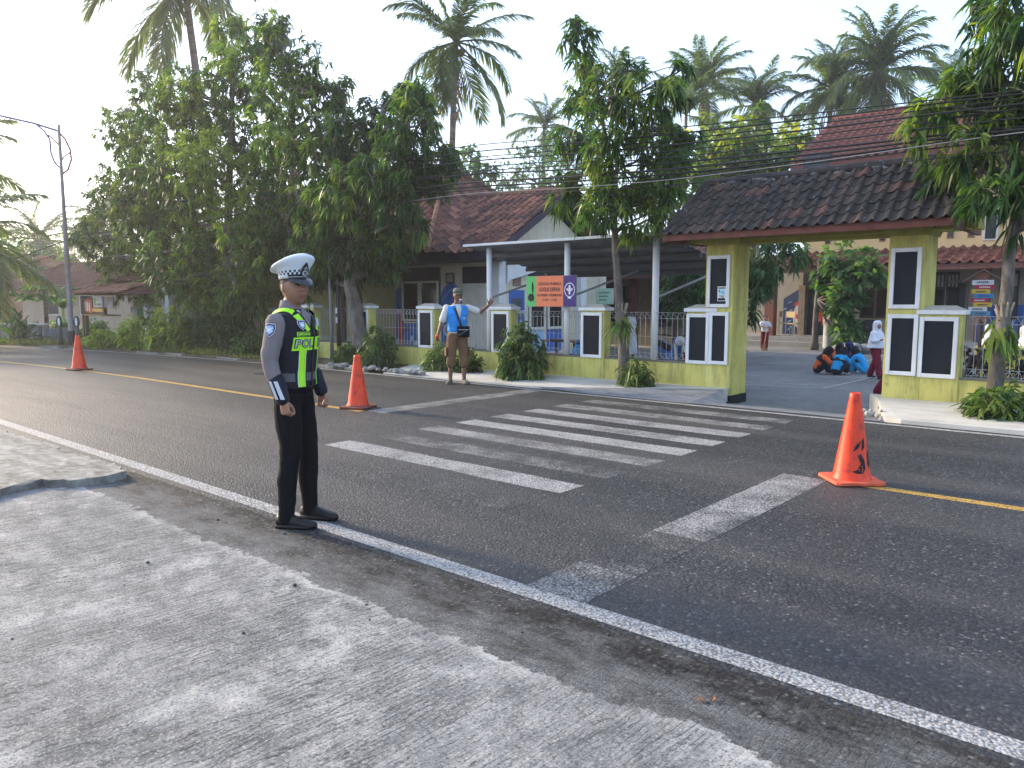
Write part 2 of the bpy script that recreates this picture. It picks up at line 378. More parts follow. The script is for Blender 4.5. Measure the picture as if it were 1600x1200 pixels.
rub.build('broken_edge', M((.36, .34, .30), .9, .35, 12), o, False, kind='stuff')
b = MB(); b.add([(-5.4, 10.13, .003), (-2.7, 10.13, .003), (-2.85, 10.62, -.03), (-4.95, 10.62, -.03)], [(0, 1, 2, 3)]); struct(b.build('threshold', RAMP))
n = NT('paving_blocks'); v = n.coord()
br = n.n('TexBrick'); br.inputs['Scale'].default_value = 5.0; br.inputs['Mortar Size'].default_value = .018
br.inputs['Color1'].default_value = (.18, .176, .17, 1); br.inputs['Color2'].default_value = (.235, .23, .22, 1); br.inputs['Mortar'].default_value = (.08, .08, .074, 1)
n.l(v, br.inputs['Vector'])
col = n.mix(1.0, br.outputs['Color'], n.ramp(n.noise(v, .5, 6, .65), [(.3, .7), (.7, 1.25)]), 'MULTIPLY')
BLOCK = n.done(col, .85, n.bump(br.outputs['Fac'], -.5, .006), .2)
yard = MB(); xs = np.linspace(-30, 14, 30)
yard.add([(-7.5, 10.6, -.032), (2, 10.6, -.032), (2, 11.6, -.15), (-7.5, 11.6, -.15), (-30, 11.6, -.152), (16, 11.6, -.152), (16, 60, -.152), (-30, 60, -.152)], [(0, 1, 2, 3), (4, 5, 6, 7)])
yd = struct(yard.build('school_yard', BLOCK))
YL = paint('yard_paint', (.55, .55, .52), .22)
def yline(p, q, wd=.06):
    p = Vector((*p, 0)); q = Vector((*q, 0)); d = (q - p).normalized(); s = Vector((-d.y, d.x, 0)) * wd / 2
    b = MB(); b.add([p + s, p - s, q - s, q + s], [(0, 1, 2, 3)]); o = b.build('court_line', YL, yd); o.location.z = -.147
yz = -.15
G2 = lambda x, y: tuple(gnd(x, y, yz)[:2])
yline(G2(1164, 601), G2(1285, 607)); yline(G2(1285, 607), G2(1362, 590)); yline(G2(1164, 559), G2(1240, 548)); yline(G2(1164, 567), G2(1262, 570)); yline(G2(1200, 560), G2(1320, 564)); yline(G2(1190, 596), G2(1262, 602)); yline(G2(1300, 585), G2(1420, 540))

# verge under the left-hand trees, with kerb stones
b = MB(); xs = np.arange(-100, -12.1, 1.0)
vv = [(x, y + off(x), z) for x in xs for (y, z) in ((10.10, .008), (10.6, .05), (11.8, .07))]
b.add(vv, [(3 * i + j, 3 * i + 3 + j, 3 * i + 4 + j, 3 * i + 1 + j) for i in range(len(xs) - 1) for j in (0, 1)])
n = NT('verge_soil'); v = n.coord()
VERGE = n.done(n.ramp(n.noise(v, 2.2, 8, .7), [(.3, (.05, .042, .028)), (.5, (.11, .09, .06)), (.7, (.19, .17, .13))]), .95, n.bump(n.noise(v, 18, 7, .7), .8, .04), .1)
struct(b.build('verge', VERGE))
ROCK = M((.25, .245, .23), .9, .35, 7, .5, .5)
from mathutils import noise as mnoise
def stone(r):
    bm = bmesh.new(); bmesh.ops.create_icosphere(bm, subdivisions=3, radius=1.0); o_ = Vector((random.random() * 50, random.random() * 50, 0))
    for vtx in bm.verts:
        p = vtx.co.copy(); d = 1 + .45 * mnoise.noise(p * .9 + o_) + .22 * abs(mnoise.noise(p * 2.2 + o_)) + .07 * mnoise.noise(p * 6 + o_)
        vtx.co = Vector((p.x * r * d, p.y * r * .75 * d, max(-.12 * r, p.z * r * .55 * d + r * .25)))
    me = bpy.data.meshes.new('stone'); bm.to_mesh(me); bm.free(); me.materials.append(ROCK); return me
st = [stone(r) for r in (.15, .12, .10, .17, .13, .09)]
pos = []
for i, px in enumerate((498, 509, 520, 532, 545, 556, 566, 577, 588, 598, 607, 616, 624, 632, 640, 648, 583, 571, 539, 603, 628)):
    p = gnd(px, (573 + (px - 498) * .085) if i < 16 else 568 + (px - 498) * .09, .05); pos.append((p.x, max(10.2, p.y)))
for i, (x, y) in enumerate(sorted(pos)):
    o = link('stone', st[i % 6]); o.location = (x, y, .05); o.rotation_euler = (random.uniform(-.2, .2), 0, random.random() * 6); s_ = random.uniform(.42, .85); o.scale = (s_, s_, s_)
    tag(o, 'grey stone, %s from the left in the row below the leaning tree' % ('first second third fourth fifth sixth seventh eighth ninth tenth eleventh twelfth thirteenth fourteenth fifteenth sixteenth seventeenth eighteenth nineteenth twentieth last'.split()[i]), 'stone', 'stones along the kerb')
KERB = M((.20, .19, .165), .9, .4, 5, .7, .5)
for i, x in enumerate(np.arange(-27, -13.2, 1.25)):
    if i in (2, 3, 6, 8, 9): continue
    b = MB(); L_ = random.uniform(.3, .58); b.box(-L_, L_, -.06, .06, -.05, random.uniform(.03, .07)); o = b.build('kerb_stone', KERB, None, bevel=.012); o.location = (x, 10.16 + off(x), .0); o.rotation_euler = (random.uniform(-.03, .03), random.uniform(-.02, .02), R(.9) + random.uniform(-.05, .05) + (.016 * (x + 14) * -1 if x < -14 else 0)); o['kind'] = 'structure'

# ------------------------------------------------------------------ school: boundary wall, fence, gateway
n = NT('lime_plaster'); v = n.coord()
col = n.ramp(n.noise(v, 1.8, 6, .6), [(.3, (.46, .42, .105)), (.55, (.60, .545, .155)), (.75, (.67, .615, .21))])
stn = n.ramp(n.noise(n.coord((5, 5, .8)), 1.7, 7, .7), [(.46, 0.0), (.70, .62)])
col = n.mix(stn, col, (.16, .15, .07))
col = n.mix(n.ramp(n.noise(v, 10, 6, .7), [(.60, 0.0), (.72, .5)]), col, (.12, .11, .06))
LIME = n.done(col, .8, n.bump(n.noise(v, 40, 5), .25, .005), .25)
n = NT('olive_plaster'); v = n.coord()
col = n.ramp(n.noise(v, 2.2, 6, .6), [(.3, (.30, .285, .06)), (.7, (.40, .38, .10))])
col = n.mix(n.ramp(n.noise(n.coord((4, 4, .7)), 1.7, 7, .7), [(.5, 0.0), (.75, .5)]), col, (.12, .11, .05))
OLIVE = n.done(col, .8, n.bump(n.noise(v, 40, 5), .2, .005), .25)
WHITEP = M((.72, .72, .70), .55, .06, 5, .18, .06)
BLACKP = M((.014, .017, .022), .6, .4, 60, 0, .3, spec=.15)
CAPM = M((.42, .40, .34), .85, .22, 7, .5, .3)
WIRE = M((.46, .46, .44), .5, .1, 8, .25, 0, .5)
DARKB = M((.02, .02, .022), .5, .2, 9, 0, 0)
WY = 11.40

pw = thing('boundary_wall', 'low stained lime green wall with grey ledge left of the gateway', 'wall', (-12, WY + .12, 0))
b = MB(); b.box(-11.5, 6.22, -.12, .12, -.2, .46); b.build('plinth', LIME, pw)
b = MB(); b.box(-11.5, 6.22, -.125, .14, .462, .488); b.build('ledge', M((.16, .15, .12), .9, .3, 6, .5), pw)
pw2 = thing('boundary_wall', 'low stained lime green wall behind the shrub right of the gateway', 'wall', (0, WY + .12, 0))
b = MB(); b.box(-2.6, 12, -.12, .12, -.1, .46); b.build('plinth', LIME, pw2)
b = MB(); b.box(-2.25, 12, -.125, .14, .462, .488); b.build('ledge', M((.16, .15, .12), .9, .3, 6, .5), pw2)

def framed(parent, x0, x1, z0, z1, y):
    fr = MB(); t = .055
    fr.box(x0, x0 + t, y - .028, y + .002, z0, z1); fr.box(x1 - t, x1, y - .028, y + .002, z0, z1)
    fr.box(x0 + t, x1 - t, y - .027, y + .002, z0, z0 + t); fr.box(x0 + t, x1 - t, y - .027, y + .002, z1 - t, z1)
    f = fr.build('panel_frame', WHITEP, parent, bevel=.006)
    b = MB(); b.box(x0 + t, x1 - t, y - .010, y + .003, z0 + t, z1 - t); b.build('black_panel', BLACKP, f)

def pillar():
    t = thing('fence_pillar', 'x', 'pillar', (0, 0, 0), 0, 'pillars of the school fence')
    b = MB(); b.box(-.25, .25, -.015, .20, -.1, 1.31); b.build('shaft', LIME, t, bevel=.008)
    b = MB(); b.box(-.29, .29, -.05, .24, 1.312, 1.37); b.build('cap_lip', WHITEP, t, bevel=.006)
    b = MB(); b.add([(-.27, -.03, 1.371), (.27, -.03, 1.371), (.27, .22, 1.371), (-.27, .22, 1.371), (-.14, .07, 1.43), (.14, .07, 1.43), (.14, .18, 1.43), (-.14, .18, 1.43)],
                    [(0, 1, 5, 4), (1, 2, 6, 5), (2, 3, 7, 6), (3, 0, 4, 7), (4, 5, 6, 7)]); b.build('cap_stone', CAPM, t)
    framed(t, -.245, .215, .47, 1.28, -.016)
    return t
p0 = pillar(); labs = ['lime pillar with black panel directly right of the gateway', 'lime pillar with black panel partly hidden by the left gate pillar',
        'lime pillar with black panel just left of the slim street tree', 'lime pillar with black panel between the man in the blue vest and the big drooping shrub',
        'lime pillar with black panel just left of the man in the blue vest', 'lime pillar with black panel half hidden under the leaning dark tree',
        'lime pillar deep in the shade behind the officer', 'lime pillar beyond the right edge shrub']
for i, x in enumerate((-2.40, -5.86, -7.98, -10.18, -12.36, -14.56, -16.76, .2)):
    o = p0 if i == 0 else again(p0, labs[i], (0, 0, 0)); o.location = (x, WY, 0); o['label'] = labs[i]

def fence_panel(name, label, x0, x1, dark=False):
    t = thing(name, label, 'fence', ((x0 + x1) / 2, WY + .14, .5), 0, 'wire fence panels'); L = (x1 - x0) / 2; r = .0045
    k = max(3, int((x1 - x0) / .098)); bar = MB().tube([(0, 0, .02), (0, 0, .76)], r, 5).mesh('upright_wire', WIRE)
    for i in range(k + 1):
        o = link('upright_wire', bar, t); o.location.x = -L + 2 * L * i / k
    hb = MB().tube([(-L, -.006, 0), (L, -.006, 0)], r, 5).mesh('cross_wire', WIRE)
    for z in (.10, .02, .38, .69, .79):
        o = link('cross_wire', hb, t); o.location.z = z
        if z in (.02, .79): o.location.y = -.075 if z > .5 else -.06
    z1 = MB(); 
    for i in range(k):
        a = -L + 2 * L * i / k; c = -L + 2 * L * (i + 1) / k
        z1.tube([(a, 0, .69), ((a + c) / 2, -.075, .79), (c, 0, .69)], r, 4); z1.tube([(a, 0, .10), ((a + c) / 2, -.06, .02), (c, 0, .10)], r, 4)
    z1.build('folded_wire', WIRE, t, kind='stuff')
    if dark:
        db = MB().tube([(0, .05, -.04), (0, .05, .74)], .009, 6).mesh('dark_bar', DARKB)
        for i in range(k // 2):
            o = link('dark_bar', db, t); o.location.x = -L + 2 * L * (i + .8) / (k // 2)
    return t
for lab, a, c in (('white wire fence panel behind the motorcycle beside the gateway', -7.7, -6.15), ('white wire fence panel behind the big drooping shrub', -9.9, -8.26), ('white wire fence panel behind the man in the blue vest', -12.08, -10.45),
                  ('wire fence panel in front of the barred window and red mural', -14.28, -12.65), ('wire fence panel in deep shade behind the leaning tree', -16.48, -14.85), ('wire fence panel in shade left of the dark poles', -20.5, -17.05)):
    fence_panel('wire_fence', lab, a, c)
fence_panel('wire_fence', 'wire fence panel with extra dark bars right of the gateway', -2.12, -.1, True)

# gateway: two pillars, beam, tiled roof
gate = thing('gateway', 'roofed school gateway with two lime pillars, black panels and dark mossy tiles', 'gate', (-4.2, WY, 0))
def gate_pillar(x0, x1, side):
    X = -4.2
    b = MB(); b.box(x0 - X, x1 - X, -.02, .55, -.16, 2.47); p = b.build('gate_pillar', LIME, gate, bevel=.01)
    b = MB()
    if side < 0:
        b.box(x1 - X - .30, x1 - X + .014, -.034, .56, -.17, -.005)
    else: b.box(x0 - X - .014, x0 - X + .10, .2, .56, -.17, .0)
    b.build('black_base', BLACKP, p)
    w0, w1 = x0 - X + .035, x1 - X - .05
    framed(p, w0, w1, 1.385, 2.20, -.022); framed(p, w0, w1, .48, 1.31, -.022)
    b = MB(); b.add([(x0 - X - .02, -.04, 2.36), (x1 - X + .02, -.04, 2.36), (x1 - X + .02, .57, 2.36), (x0 - X - .02, .57, 2.36),
                     (x0 - X - .20, -.10, 2.56), (x1 - X + .10, -.06, 2.56), (x1 - X + .10, .60, 2.56), (x0 - X - .20, .63, 2.56)],
                    [(0, 1, 5, 4), (1, 2, 6, 5), (2, 3, 7, 6), (3, 0, 4, 7), (4, 5, 6, 7), (0, 3, 2, 1)]); b.build('capital', OLIVE, p)
    return p
gpl = gate_pillar(-5.79, -5.32, -1); gpr = gate_pillar(-3.08, -2.61, 1)
b = MB(); b.box(-2.15, 2.15, .05, .48, 2.42, 2.62); b.build('beam', OLIVE, gate, bevel=.01)
b = MB(); b.box(-1.09, 1.08, .12, .40, 2.37, 2.418); b.build('beam_soffit', OLIVE, gate)
b = MB(); b.tube([(1.52, .1, .5), (1.53, .06, 2.35), (1.7, .0, 2.5)], .012, 5); b.build('downpipe_cable', DARKB, gate)
# warning notice on the left pillar
nt_ = MB(); nt_.box(-.072, .072, -.006, 0, -.115, .115); nz = thing('warning_notice', 'small white printed warning notice on the black gate panel', 'sign', (-5.50, WY - .033, 1.60))
nt_.build('board', WHITEP, nz, bevel=.008)
b = MB(); b.box(-.06, .06, -.009, -.006, .078, .104); b.box(-.06, .06, -.009, -.006, -.105, -.068); b.build('black_band', BLACKP, nz)
b = MB(); b.box(-.055, .055, -.008, -.006, -.02, .07); b.build('picture_field', M((.42, .68, .78), .5, .1, 9), nz)
b = MB(); b.prism([(-.05, .055), (-.034, .06), (-.02, .025), (-.03, .018), (-.038, .036)], -.010, -.008); b.build('dark_mark', BLACKP, nz)
b = MB(); b.prism([(-.01, .02), (.012, .045), (.04, .03), (.045, -.005), (.015, -.012), (.028, .012)], -.010, -.008); b.build('blue_mark', M((.12, .42, .62), .5), nz)
for k_, (a, c, z) in enumerate(((-.045, .048, -.034), (-.005, .045, -.052))):
    b = MB()
    for j in range(5):
        x = a + (c - a) * j / 5; b.box(x, x + (c - a) / 6.6, -.0085, -.006, z - .006, z + .006)
    b.build('print_line', BLACKP, nz)
text('PERHATIAN', .022, WHITEP, nz, (0, -.0095, .091), (R(90), 0, 0), ext=.0005)

# tiles
def tile_mesh(wd, ln, mat, h=.035, name='tile', seg=7, S=False):
    b = MB(); th = .014; k = seg
    prof = []
    for i in range(k + 1):
        u = i / k; x = (u - .5) * wd * 1.06
        z = h * (math.sin(math.pi * min(1, max(0, (u - .55) / .45))) ** .8 if u > .55 else -.35 * math.sin(math.pi * u / .55)) if not S else h * .5 * math.sin(2 * math.pi * u)
        prof.append((x, z))
    for (y, dz) in ((-.04, .012), (ln, -.006)):
        pass
    vs = []
    for (y, dz) in ((-.03, .022), (ln + .02, -.002)):
        vs += [(x, y, z + dz) for x, z in prof] + [(x, y, z + dz - th) for x, z in prof]
    m = k + 1; fs = []
    for i in range(k):
        fs += [(i, i + 1, 2 * m + i + 1, 2 * m + i), (i, m + i, m + i + 1, i + 1)]
    fs += [(0, 2 * m, 3 * m, m), (m - 1, 2 * m - 1, 4 * m - 1, 3 * m - 1)]
    b.add(vs, fs); me = b.mesh(name, mat, False); return me
def tilemat(name, cols, dirt, moss=(.05, .05, .04), pale=0.0):
    n = NT(name); v = n.coord(); oi = n.n('ObjectInfo')
    c1 = n.ramp(oi.outputs['Random'], [(0.0, cols[0]), (.45, cols[1]), (.8, cols[2]), (1.0, cols[3])])
    gv = n.n('NewGeometry').outputs['Position']
    q = n.noise(gv, 3.0, 7, .7)
    c1 = n.mix(n.ramp(q, [(.40, 0.0), (.66, dirt)]), c1, moss)
    if pale: c1 = n.mix(n.ramp(n.noise(gv, 11, 6, .7), [(.60, 0.0), (.70, pale)]), c1, (.34, .33, .30))
    return n.done(c1, .9, n.bump(n.noise(gv, 60, 4), .4, .005), .2)
T_GATE = tilemat('mossy_tile', [(.050, .043, .040), (.075, .062, .054), (.11, .078, .062), (.19, .09, .065)], .5, (.045, .043, .038), .6)
T_OLD = tilemat('old_tile', [(.075, .042, .036), (.16, .072, .052), (.27, .11, .075), (.34, .165, .11)], .55, (.045, .038, .034), .35)
T_RED = tilemat('red_tile', [(.17, .06, .042), (.24, .085, .055), (.28, .105, .068), (.33, .14, .09)], .5, (.10, .055, .045), .2)

def tiles(parent, name, O, u, v, ncol, nrow, cw, rl, me, keep=None, jit=.008, one=False, mat=None):
    """rows of tiles on the slope O + i*cw*u + j*rl*v (u along the eave, v up the slope)"""
    u = Vector(u).normalized(); v = Vector(v).normalized(); nn = u.cross(v)
    X = Matrix((u, v, nn)).transposed().to_4x4(); big = MB() if one else None
    for j in range(nrow):
        for i in range(ncol):
            if keep and not keep((i + .5) * cw, (j + .5) * rl): continue
            p = Vector(O) + u * ((i + .5) * cw) + v * (j * rl) + nn * .012
            L = Matrix.Translation(p + nn * random.uniform(0, jit)) @ X @ Matrix.Rotation(random.uniform(-.02, .02), 4, 'Z') @ Matrix.Rotation(random.uniform(-.015, .015), 4, 'X')
            if one: big.add([L @ q.co for q in me.vertices], [tuple(f.vertices) for f in me.polygons])
            else:
                o = link(name, me, parent); o.matrix_local = L
    if one: return big.build(name, mat, parent, kind='stuff')
    return None

WOODRED = M((.15, .05, .035), .8, .25, 5, .4, .2)
gr = MB(); ye = -.62; ze = 2.50; yr = .26; zr = 3.33; yb = 1.14
xl, xr, rl_, rr_ = -2.0, 1.98, -1.74, 1.52
gr.add([(xl, ye, ze), (xr, ye, ze), (rr_, yr, zr), (rl_, yr, zr), (xl, yb, ze), (xr, yb, ze)], [(0, 1, 2, 3), (1, 5, 2), (5, 4, 3, 2), (4, 0, 3), (0, 4, 5, 1)])
roof = gr.build('roof', M((.06, .035, .03), .9), gate)
b = MB(); b.box(xl - .02, xr + .02, ye - .025, ye + .02, ze - .085, ze + .015); b.box(xl - .02, xl + .03, ye + .022, yb, ze - .10, ze + .012); b.box(xr - .03, xr + .02, ye + .022, yb, ze - .10, ze + .012)
b.build('eave_board', WOODRED, roof)
sl = Vector((0, yr - ye, zr - ze)); Ls = sl.length
tm = tile_mesh(.178, Ls / 6, T_GATE, .040)
W_ = xr - xl; nc = 23
kf = lambda a, c: (a > (rl_ - xl) * c / Ls - .06) and (a < W_ - (xr - rr_) * c / Ls + .06)
tiles(roof, 'roof_tile', (xl, ye - .03, ze + .012), (1, 0, 0), sl, nc, 6, W_ / nc, Ls / 6, tm, kf, .012)
tiles(roof, 'back_tile', (xr, yb, ze + .01), (-1, 0, 0), Vector((0, yr - yb, zr - ze)), nc, 6, W_ / nc, Ls / 6, tm, lambda a, c: (a > (xr - rr_) * c / Ls - .06) and (a < W_ - (rl_ - xl) * c / Ls + .06), .01, True, T_GATE)
MORT = M((.24, .22, .20), .9, .4, 9, .7, .5)
rc = MB().loft([[(x, .095 * math.cos(a) * s_, .085 * math.sin(a) * s_ - .02) for a in np.linspace(-.3, math.pi + .3, 8)] for x, s_ in ((-.15, 1.08), (-.12, 1.0), (.15, .94))], 0).mesh('ridge_cap', T_GATE)
for i in range(12):
    o = link('ridge_cap', rc, roof); o.location = (rl_ + .12 + i * (rr_ - rl_ - .2) / 11, yr, zr + .045 + random.uniform(0, .012)); o.rotation_euler = (random.uniform(-.05, .05), random.uniform(-.03, .03), random.uniform(-.05, .05))
mo = MB()
for i in range(60):
    x = random.uniform(rl_, rr_); sy = random.choice((-1, 1)); mo.ball((x, yr + sy * random.uniform(.06, .11), zr - .02 + random.uniform(-.04, .04)), (random.uniform(.03, .09), .03, .03), 6, 4)
mo.build('ridge_mortar', MORT, roof, kind='stuff')
for s_ in (0, 1):
    hc = MB()
    a = Vector((xl if s_ == 0 else xr, ye, ze + .03)); c = Vector((rl_ if s_ == 0 else rr_, yr, zr + .03))
    for i in range(7):
        p, q = a.lerp(c, i / 7), a.lerp(c, (i + 1.08) / 7); hc.tube([p, q], [(.07, .05), (.06, .045)], 8)
    hc.build('hip_ridge', T_GATE, roof)

# parking canopy on white poles
GALV = M((.20, .21, .23), .5, .2, 3, .3, .1, .4)
can = thing('parking_canopy', 'grey metal sheet canopy on three white poles behind the fence', 'canopy', (-8.5, 11.5, 0))
cx0, cx1, cy0, cy1, cz0, cz1 = -2.55, 2.02, -.22, 2.6, 2.585, 2.05
b = MB(); k = 36; vs = []; 
for i in range(k + 1):
    t = i / k; y = cy0 + (cy1 - cy0) * t; z = cz0 + (cz1 - cz0) * t + (.022 if (i % 3) == 0 else 0)
    vs += [(cx0, y, z), (cx1, y, z), (cx0, y, z - .008), (cx1, y, z - .008)]
b.add(vs, [(4 * i, 4 * i + 1, 4 * i + 5, 4 * i + 4) for i in range(k)] + [(4 * i + 2, 4 * i + 6, 4 * i + 7, 4 * i + 3) for i in range(k)] + [(4 * i, 4 * i + 4, 4 * i + 6, 4 * i + 2) for i in range(k)] + [(4 * i + 1, 4 * i + 3, 4 * i + 7, 4 * i + 5) for i in range(k)])
b.build('roof_sheet', GALV, can)
b = MB(); b.box(cx0 - .05, cx1 + .1, cy0 - .03, cy0 + .02, cz0 - .012, cz0 + .035); b.build('front_trim', WHITEP, can)
for t in (.22, .45, .68, .92):
    b = MB(); y = cy0 + (cy1 - cy0) * t; z = cz0 + (cz1 - cz0) * t; b.box(cx0, cx1, y - .03, y + .03, z - .09, z - .012); b.build('purlin', M((.07, .072, .08), .5), can)
for x, lab in ((-2.10, ''), (-.14, ''), (1.73, '')):
    b = MB(); b.tube([(x, 0, .3), (x, 0, 2.565)], .058, 14); b.build('pole', WHITEP, can, True)
    b = MB(); b.tube([(x, .06, 1.55), (x + .35, 1.9, cz0 + (cz1 - cz0) * .74 - .1)], .022, 7); b.build('strut', M((.30, .30, .30), .5, .1, 5, .3), can)
b = MB(); b.tube([(-.10, .03, .74), (-.55, .03, .74)], .025, 6); b.build('clamp_bar', DARKB, can)

# ------------------------------------------------------------------ school buildings
CREAM = M((.68, .61, .45), .85, .10, 2.2, .35, .2, dirtcol=(.20, .17, .12))
YELLW = M((.42, .36, .15), .85, .12, 1.8, .45, .2, dirtcol=(.16, .13, .07))
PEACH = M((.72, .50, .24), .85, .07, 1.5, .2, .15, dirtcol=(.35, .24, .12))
WOODW = M((.66, .63, .55), .6, .08, 5, .3, .1)
DKWOOD = M((.035, .028, .03), .6, .2, 6, .2, .1)
n = NT('dark_glass'); GLASS = n.done((.012, .014, .017), .12, None, .5)
BLUEP = M((.035, .13, .42), .6, .15, 4, .15, .08); NAVYP = M((.03, .05, .13), .7, .25, 3, .2, .08)
REDP = M((.50, .05, .06), .6, .15, 5, .1, .05); GREENP = M((.06, .28, .12), .6, .2, 6, .1, .05); ORANGEP = M((.75, .25, .06), .6, .1, 5)
SKYP = M((.30, .52, .72), .6, .15, 6)

A = thing('school_building', 'cream school block with tiled gable roof, blue murals and white framed windows', 'building', (-16, 14, 0))
ox, oy = -16, 14
b = MB(); b.box(-1.0, 3.42, 0, .2, -.2, 2.62); b.box(3.22, 3.42, .2, 4.6, -.2, 2.62); b.box(-1.0, 3.22, 4.4, 4.6, -.2, 2.62); b.build('wall', CREAM, A)
b = MB(); b.box(-12, -.42, -1.0, -.8, -.2, 2.75); b.box(-.62, -.42, -.8, 0, -.2, 2.75); b.box(-12, -11.8, -.8, 6, -.2, 2.75); b.build('side_wall', YELLW, A)
def school_window(x0, x1, z0, z1, y, vent=True, panes=2):
    w_ = MB(); t = .05; w_.box(x0, x1, y - .02, y - .003, z0, z1); win = w_.build('window', DKWOOD, A)
    zt = z1 - .34 if vent else z1
    if vent:
        for i in range(5):
            b = MB(); z = zt + .05 + i * .056; b.box(x0 + .04, x1 - .04, y - .05, y - .02, z, z + .026, X=None); b.build('vent_slat', DKWOOD, win)
    wd = (x1 - x0 - .04) / panes
    for i in range(panes):
        a = x0 + .02 + i * wd; c = a + wd - .03; f = MB()
        f.box(a, a + t, y - .07, y - .021, z0 + .02, zt - .02); f.box(c - t, c, y - .07, y - .021, z0 + .02, zt - .02)
        f.box(a + t, c - t, y - .069, y - .021, z0 + .02, z0 + .02 + t); f.box(a + t, c - t, y - .069, y - .021, zt - .02 - t, zt - .02)
        f.build('frame', WOODW, win); g_ = MB(); g_.box(a + t, c - t, y - .04, y - .021, z0 + .02 + t, zt - .02 - t); g_.build('pane', GLASS, win)
    return win
px2x = lambda px, Y: at(px, 480, Y).x - ox
wn = school_window(px2x(630, 14), px2x(689, 14), .92, 2.36, 0)
b = MB(); b.box(px2x(666, 14), px2x(681, 14), -.046, -.04, 1.0, 1.17); b.build('paper_note', WHITEP, wn)
# murals: flat paint on the wall
def arch(x0, x1, z0, z1, y0, y1, mat, name, nseg=14):
    m = (x0 + x1) / 2; r = (x1 - x0) / 2; h = min(r, z1 - z0)
    poly = [(x0, z0), (x1, z0)] + [(m + r * math.cos(a), z1 - h + h * math.sin(a)) for a in np.linspace(0, math.pi, nseg)]
    b = MB(); b.prism(poly, y0, y1); return b.build(name, mat, A)
mur = arch(px2x(689, 14), px2x(722, 14), .05, 1.93, -.004, .002, BLUEP, 'mural')
xm0, xm1 = px2x(689, 14), px2x(722, 14)
def blob(x, z, r, mat, y=-.006, s=1.0):
    b = MB(); b.prism([(x + r * math.cos(a) * s, z + r * math.sin(a)) for a in np.linspace(0, 2 * math.pi, 11)[:-1]], y, y + .003); b.build('mural_patch', mat, mur)
for (u, z, r, mt) in ((.35, 1.15, .14, GREENP), (.62, 1.22, .11, GREENP), (.5, 1.0, .10, REDP), (.75, .95, .12, GREENP), (.3, .72, .16, SKYP), (.33, .74, .10, REDP), (.7, .55, .15, REDP), (.35, .36, .14, REDP), (.65, .26, .12, SKYP)):
    blob(xm0 + (xm1 - xm0) * u, z, r, mt, -.006 - .001 * random.random())
b = MB(); b.tube([(xm0 + .06, -.006, 1.5), ((xm0 + xm1) / 2, -.006, 1.78), (xm1 - .06, -.006, 1.6)], .008, 5); b.build('mural_line', SKYP, mur)
m2 = arch(px2x(619, 14), px2x(629.5, 14), .05, 1.86, -.004, .002, BLUEP, 'mural')
b = MB(); b.box(px2x(618, 14) + .02, px2x(664, 14), -.0045, .0015, .05, .88); b.build('mural', BLUEP, A)
for i in range(6):
    blob(px2x(622 + i * 7, 14), .3 + .45 * random.random(), random.uniform(.05, .13), random.choice((REDP, SKYP, NAVYP, GREENP)), -.0085)
b = MB(); b.box(px2x(623, 14), px2x(630, 14), -.03, -.005, .1, 1.25); b.build('red_banner', REDP, A)
# small framed picture and door
b = MB(); b.box(px2x(698, 14), px2x(711, 14), -.03, 0, 1.92, 2.2); pic = b.build('picture_frame', DKWOOD, A)
b = MB(); b.box(px2x(700, 14), px2x(709, 14), -.036, -.031, 1.96, 2.16); b.build('picture', M((.35, .33, .30), .6, .6, 22), pic)
dx0, dx1 = px2x(724, 14), px2x(766, 14)
b = MB(); b.box(dx0, dx1, -.03, -.003, 1.92, 2.33); dv = b.build('door_vent', DKWOOD, A)
for i in range(5):
    b = MB(); b.box(dx0 + .04, dx1 - .04, -.06, -.031, 1.97 + i * .068, 2.0 + i * .068); b.build('vent_slat', DKWOOD, dv)
mid = (dx0 * .42 + dx1 * .58)
for (a, c) in ((dx0, mid), (mid, dx1)):
    b = MB(); b.box(a + .005, c - .005, -.03, -.003, .1, 1.91); d = b.build('door', WOODW, A)
    wd = c - a
    for k_ in range(2 if wd > .4 else 1):
        w0 = a + .06 + k_ * (wd - .06) / 2; w1 = a + (k_ + 1) * (wd - .06) / 2 if wd > .4 else c - .06
        for (z0, z1) in ((.2, .85), (.98, 1.8)):
            b = MB(); b.box(w0, w1, -.042, -.031, z0, z1); b.build('door_panel', WOODW, d, bevel=.008)
# white arch-edged screen and deeper windows on the side wall (faces +x)
sx = 3.42
b = MB(); b.box(sx - .12, sx + .10, -.12, .12, -.2, 2.62); b.build('corner_column', WHITEP, A)
poly = [(0, 1.9), (.12, 2.0), (.5, 2.08), (1.0, 2.2), (1.5, 2.32), (1.5, 2.62), (0, 2.62)]
b = MB(); X = Matrix.Translation((sx + .02, .15, 0)) @ Matrix.Rotation(R(90), 4, 'Z'); b.prism(poly, -.12, -.03, X); b.build('arch_screen', WHITEP, A)
def side_panel(y0, y1, z0, z1, d, mat, name, par=A):
    b = MB(); b.box(sx + .001, sx + d, y0, y1, z0, z1); return b.build(name, mat, par)
s1 = side_panel(.35, .95, .2, 1.75, .006, BLUEP, 'mural')
side_panel(.45, .85, 1.02, 1.55, .012, M((.06, .08, .10), .6), 'mural_board', s1)
text('Gendang', .17, WHITEP, s1, (sx + .016, .65, 1.22), (R(90), 0, R(90)), ext=.001)
for i in range(7):
    y = .42 + .07 * i; side_panel(y, y + .06, .85 + .04 * (i % 3), .95 + .05 * (i % 2), .014, (REDP, GREENP, SKYP)[i % 3], 'mural_patch', s1)
side_panel(.5, .8, 1.85, 2.1, .02, M((.25, .16, .12), .6, .5, 20), 'picture')
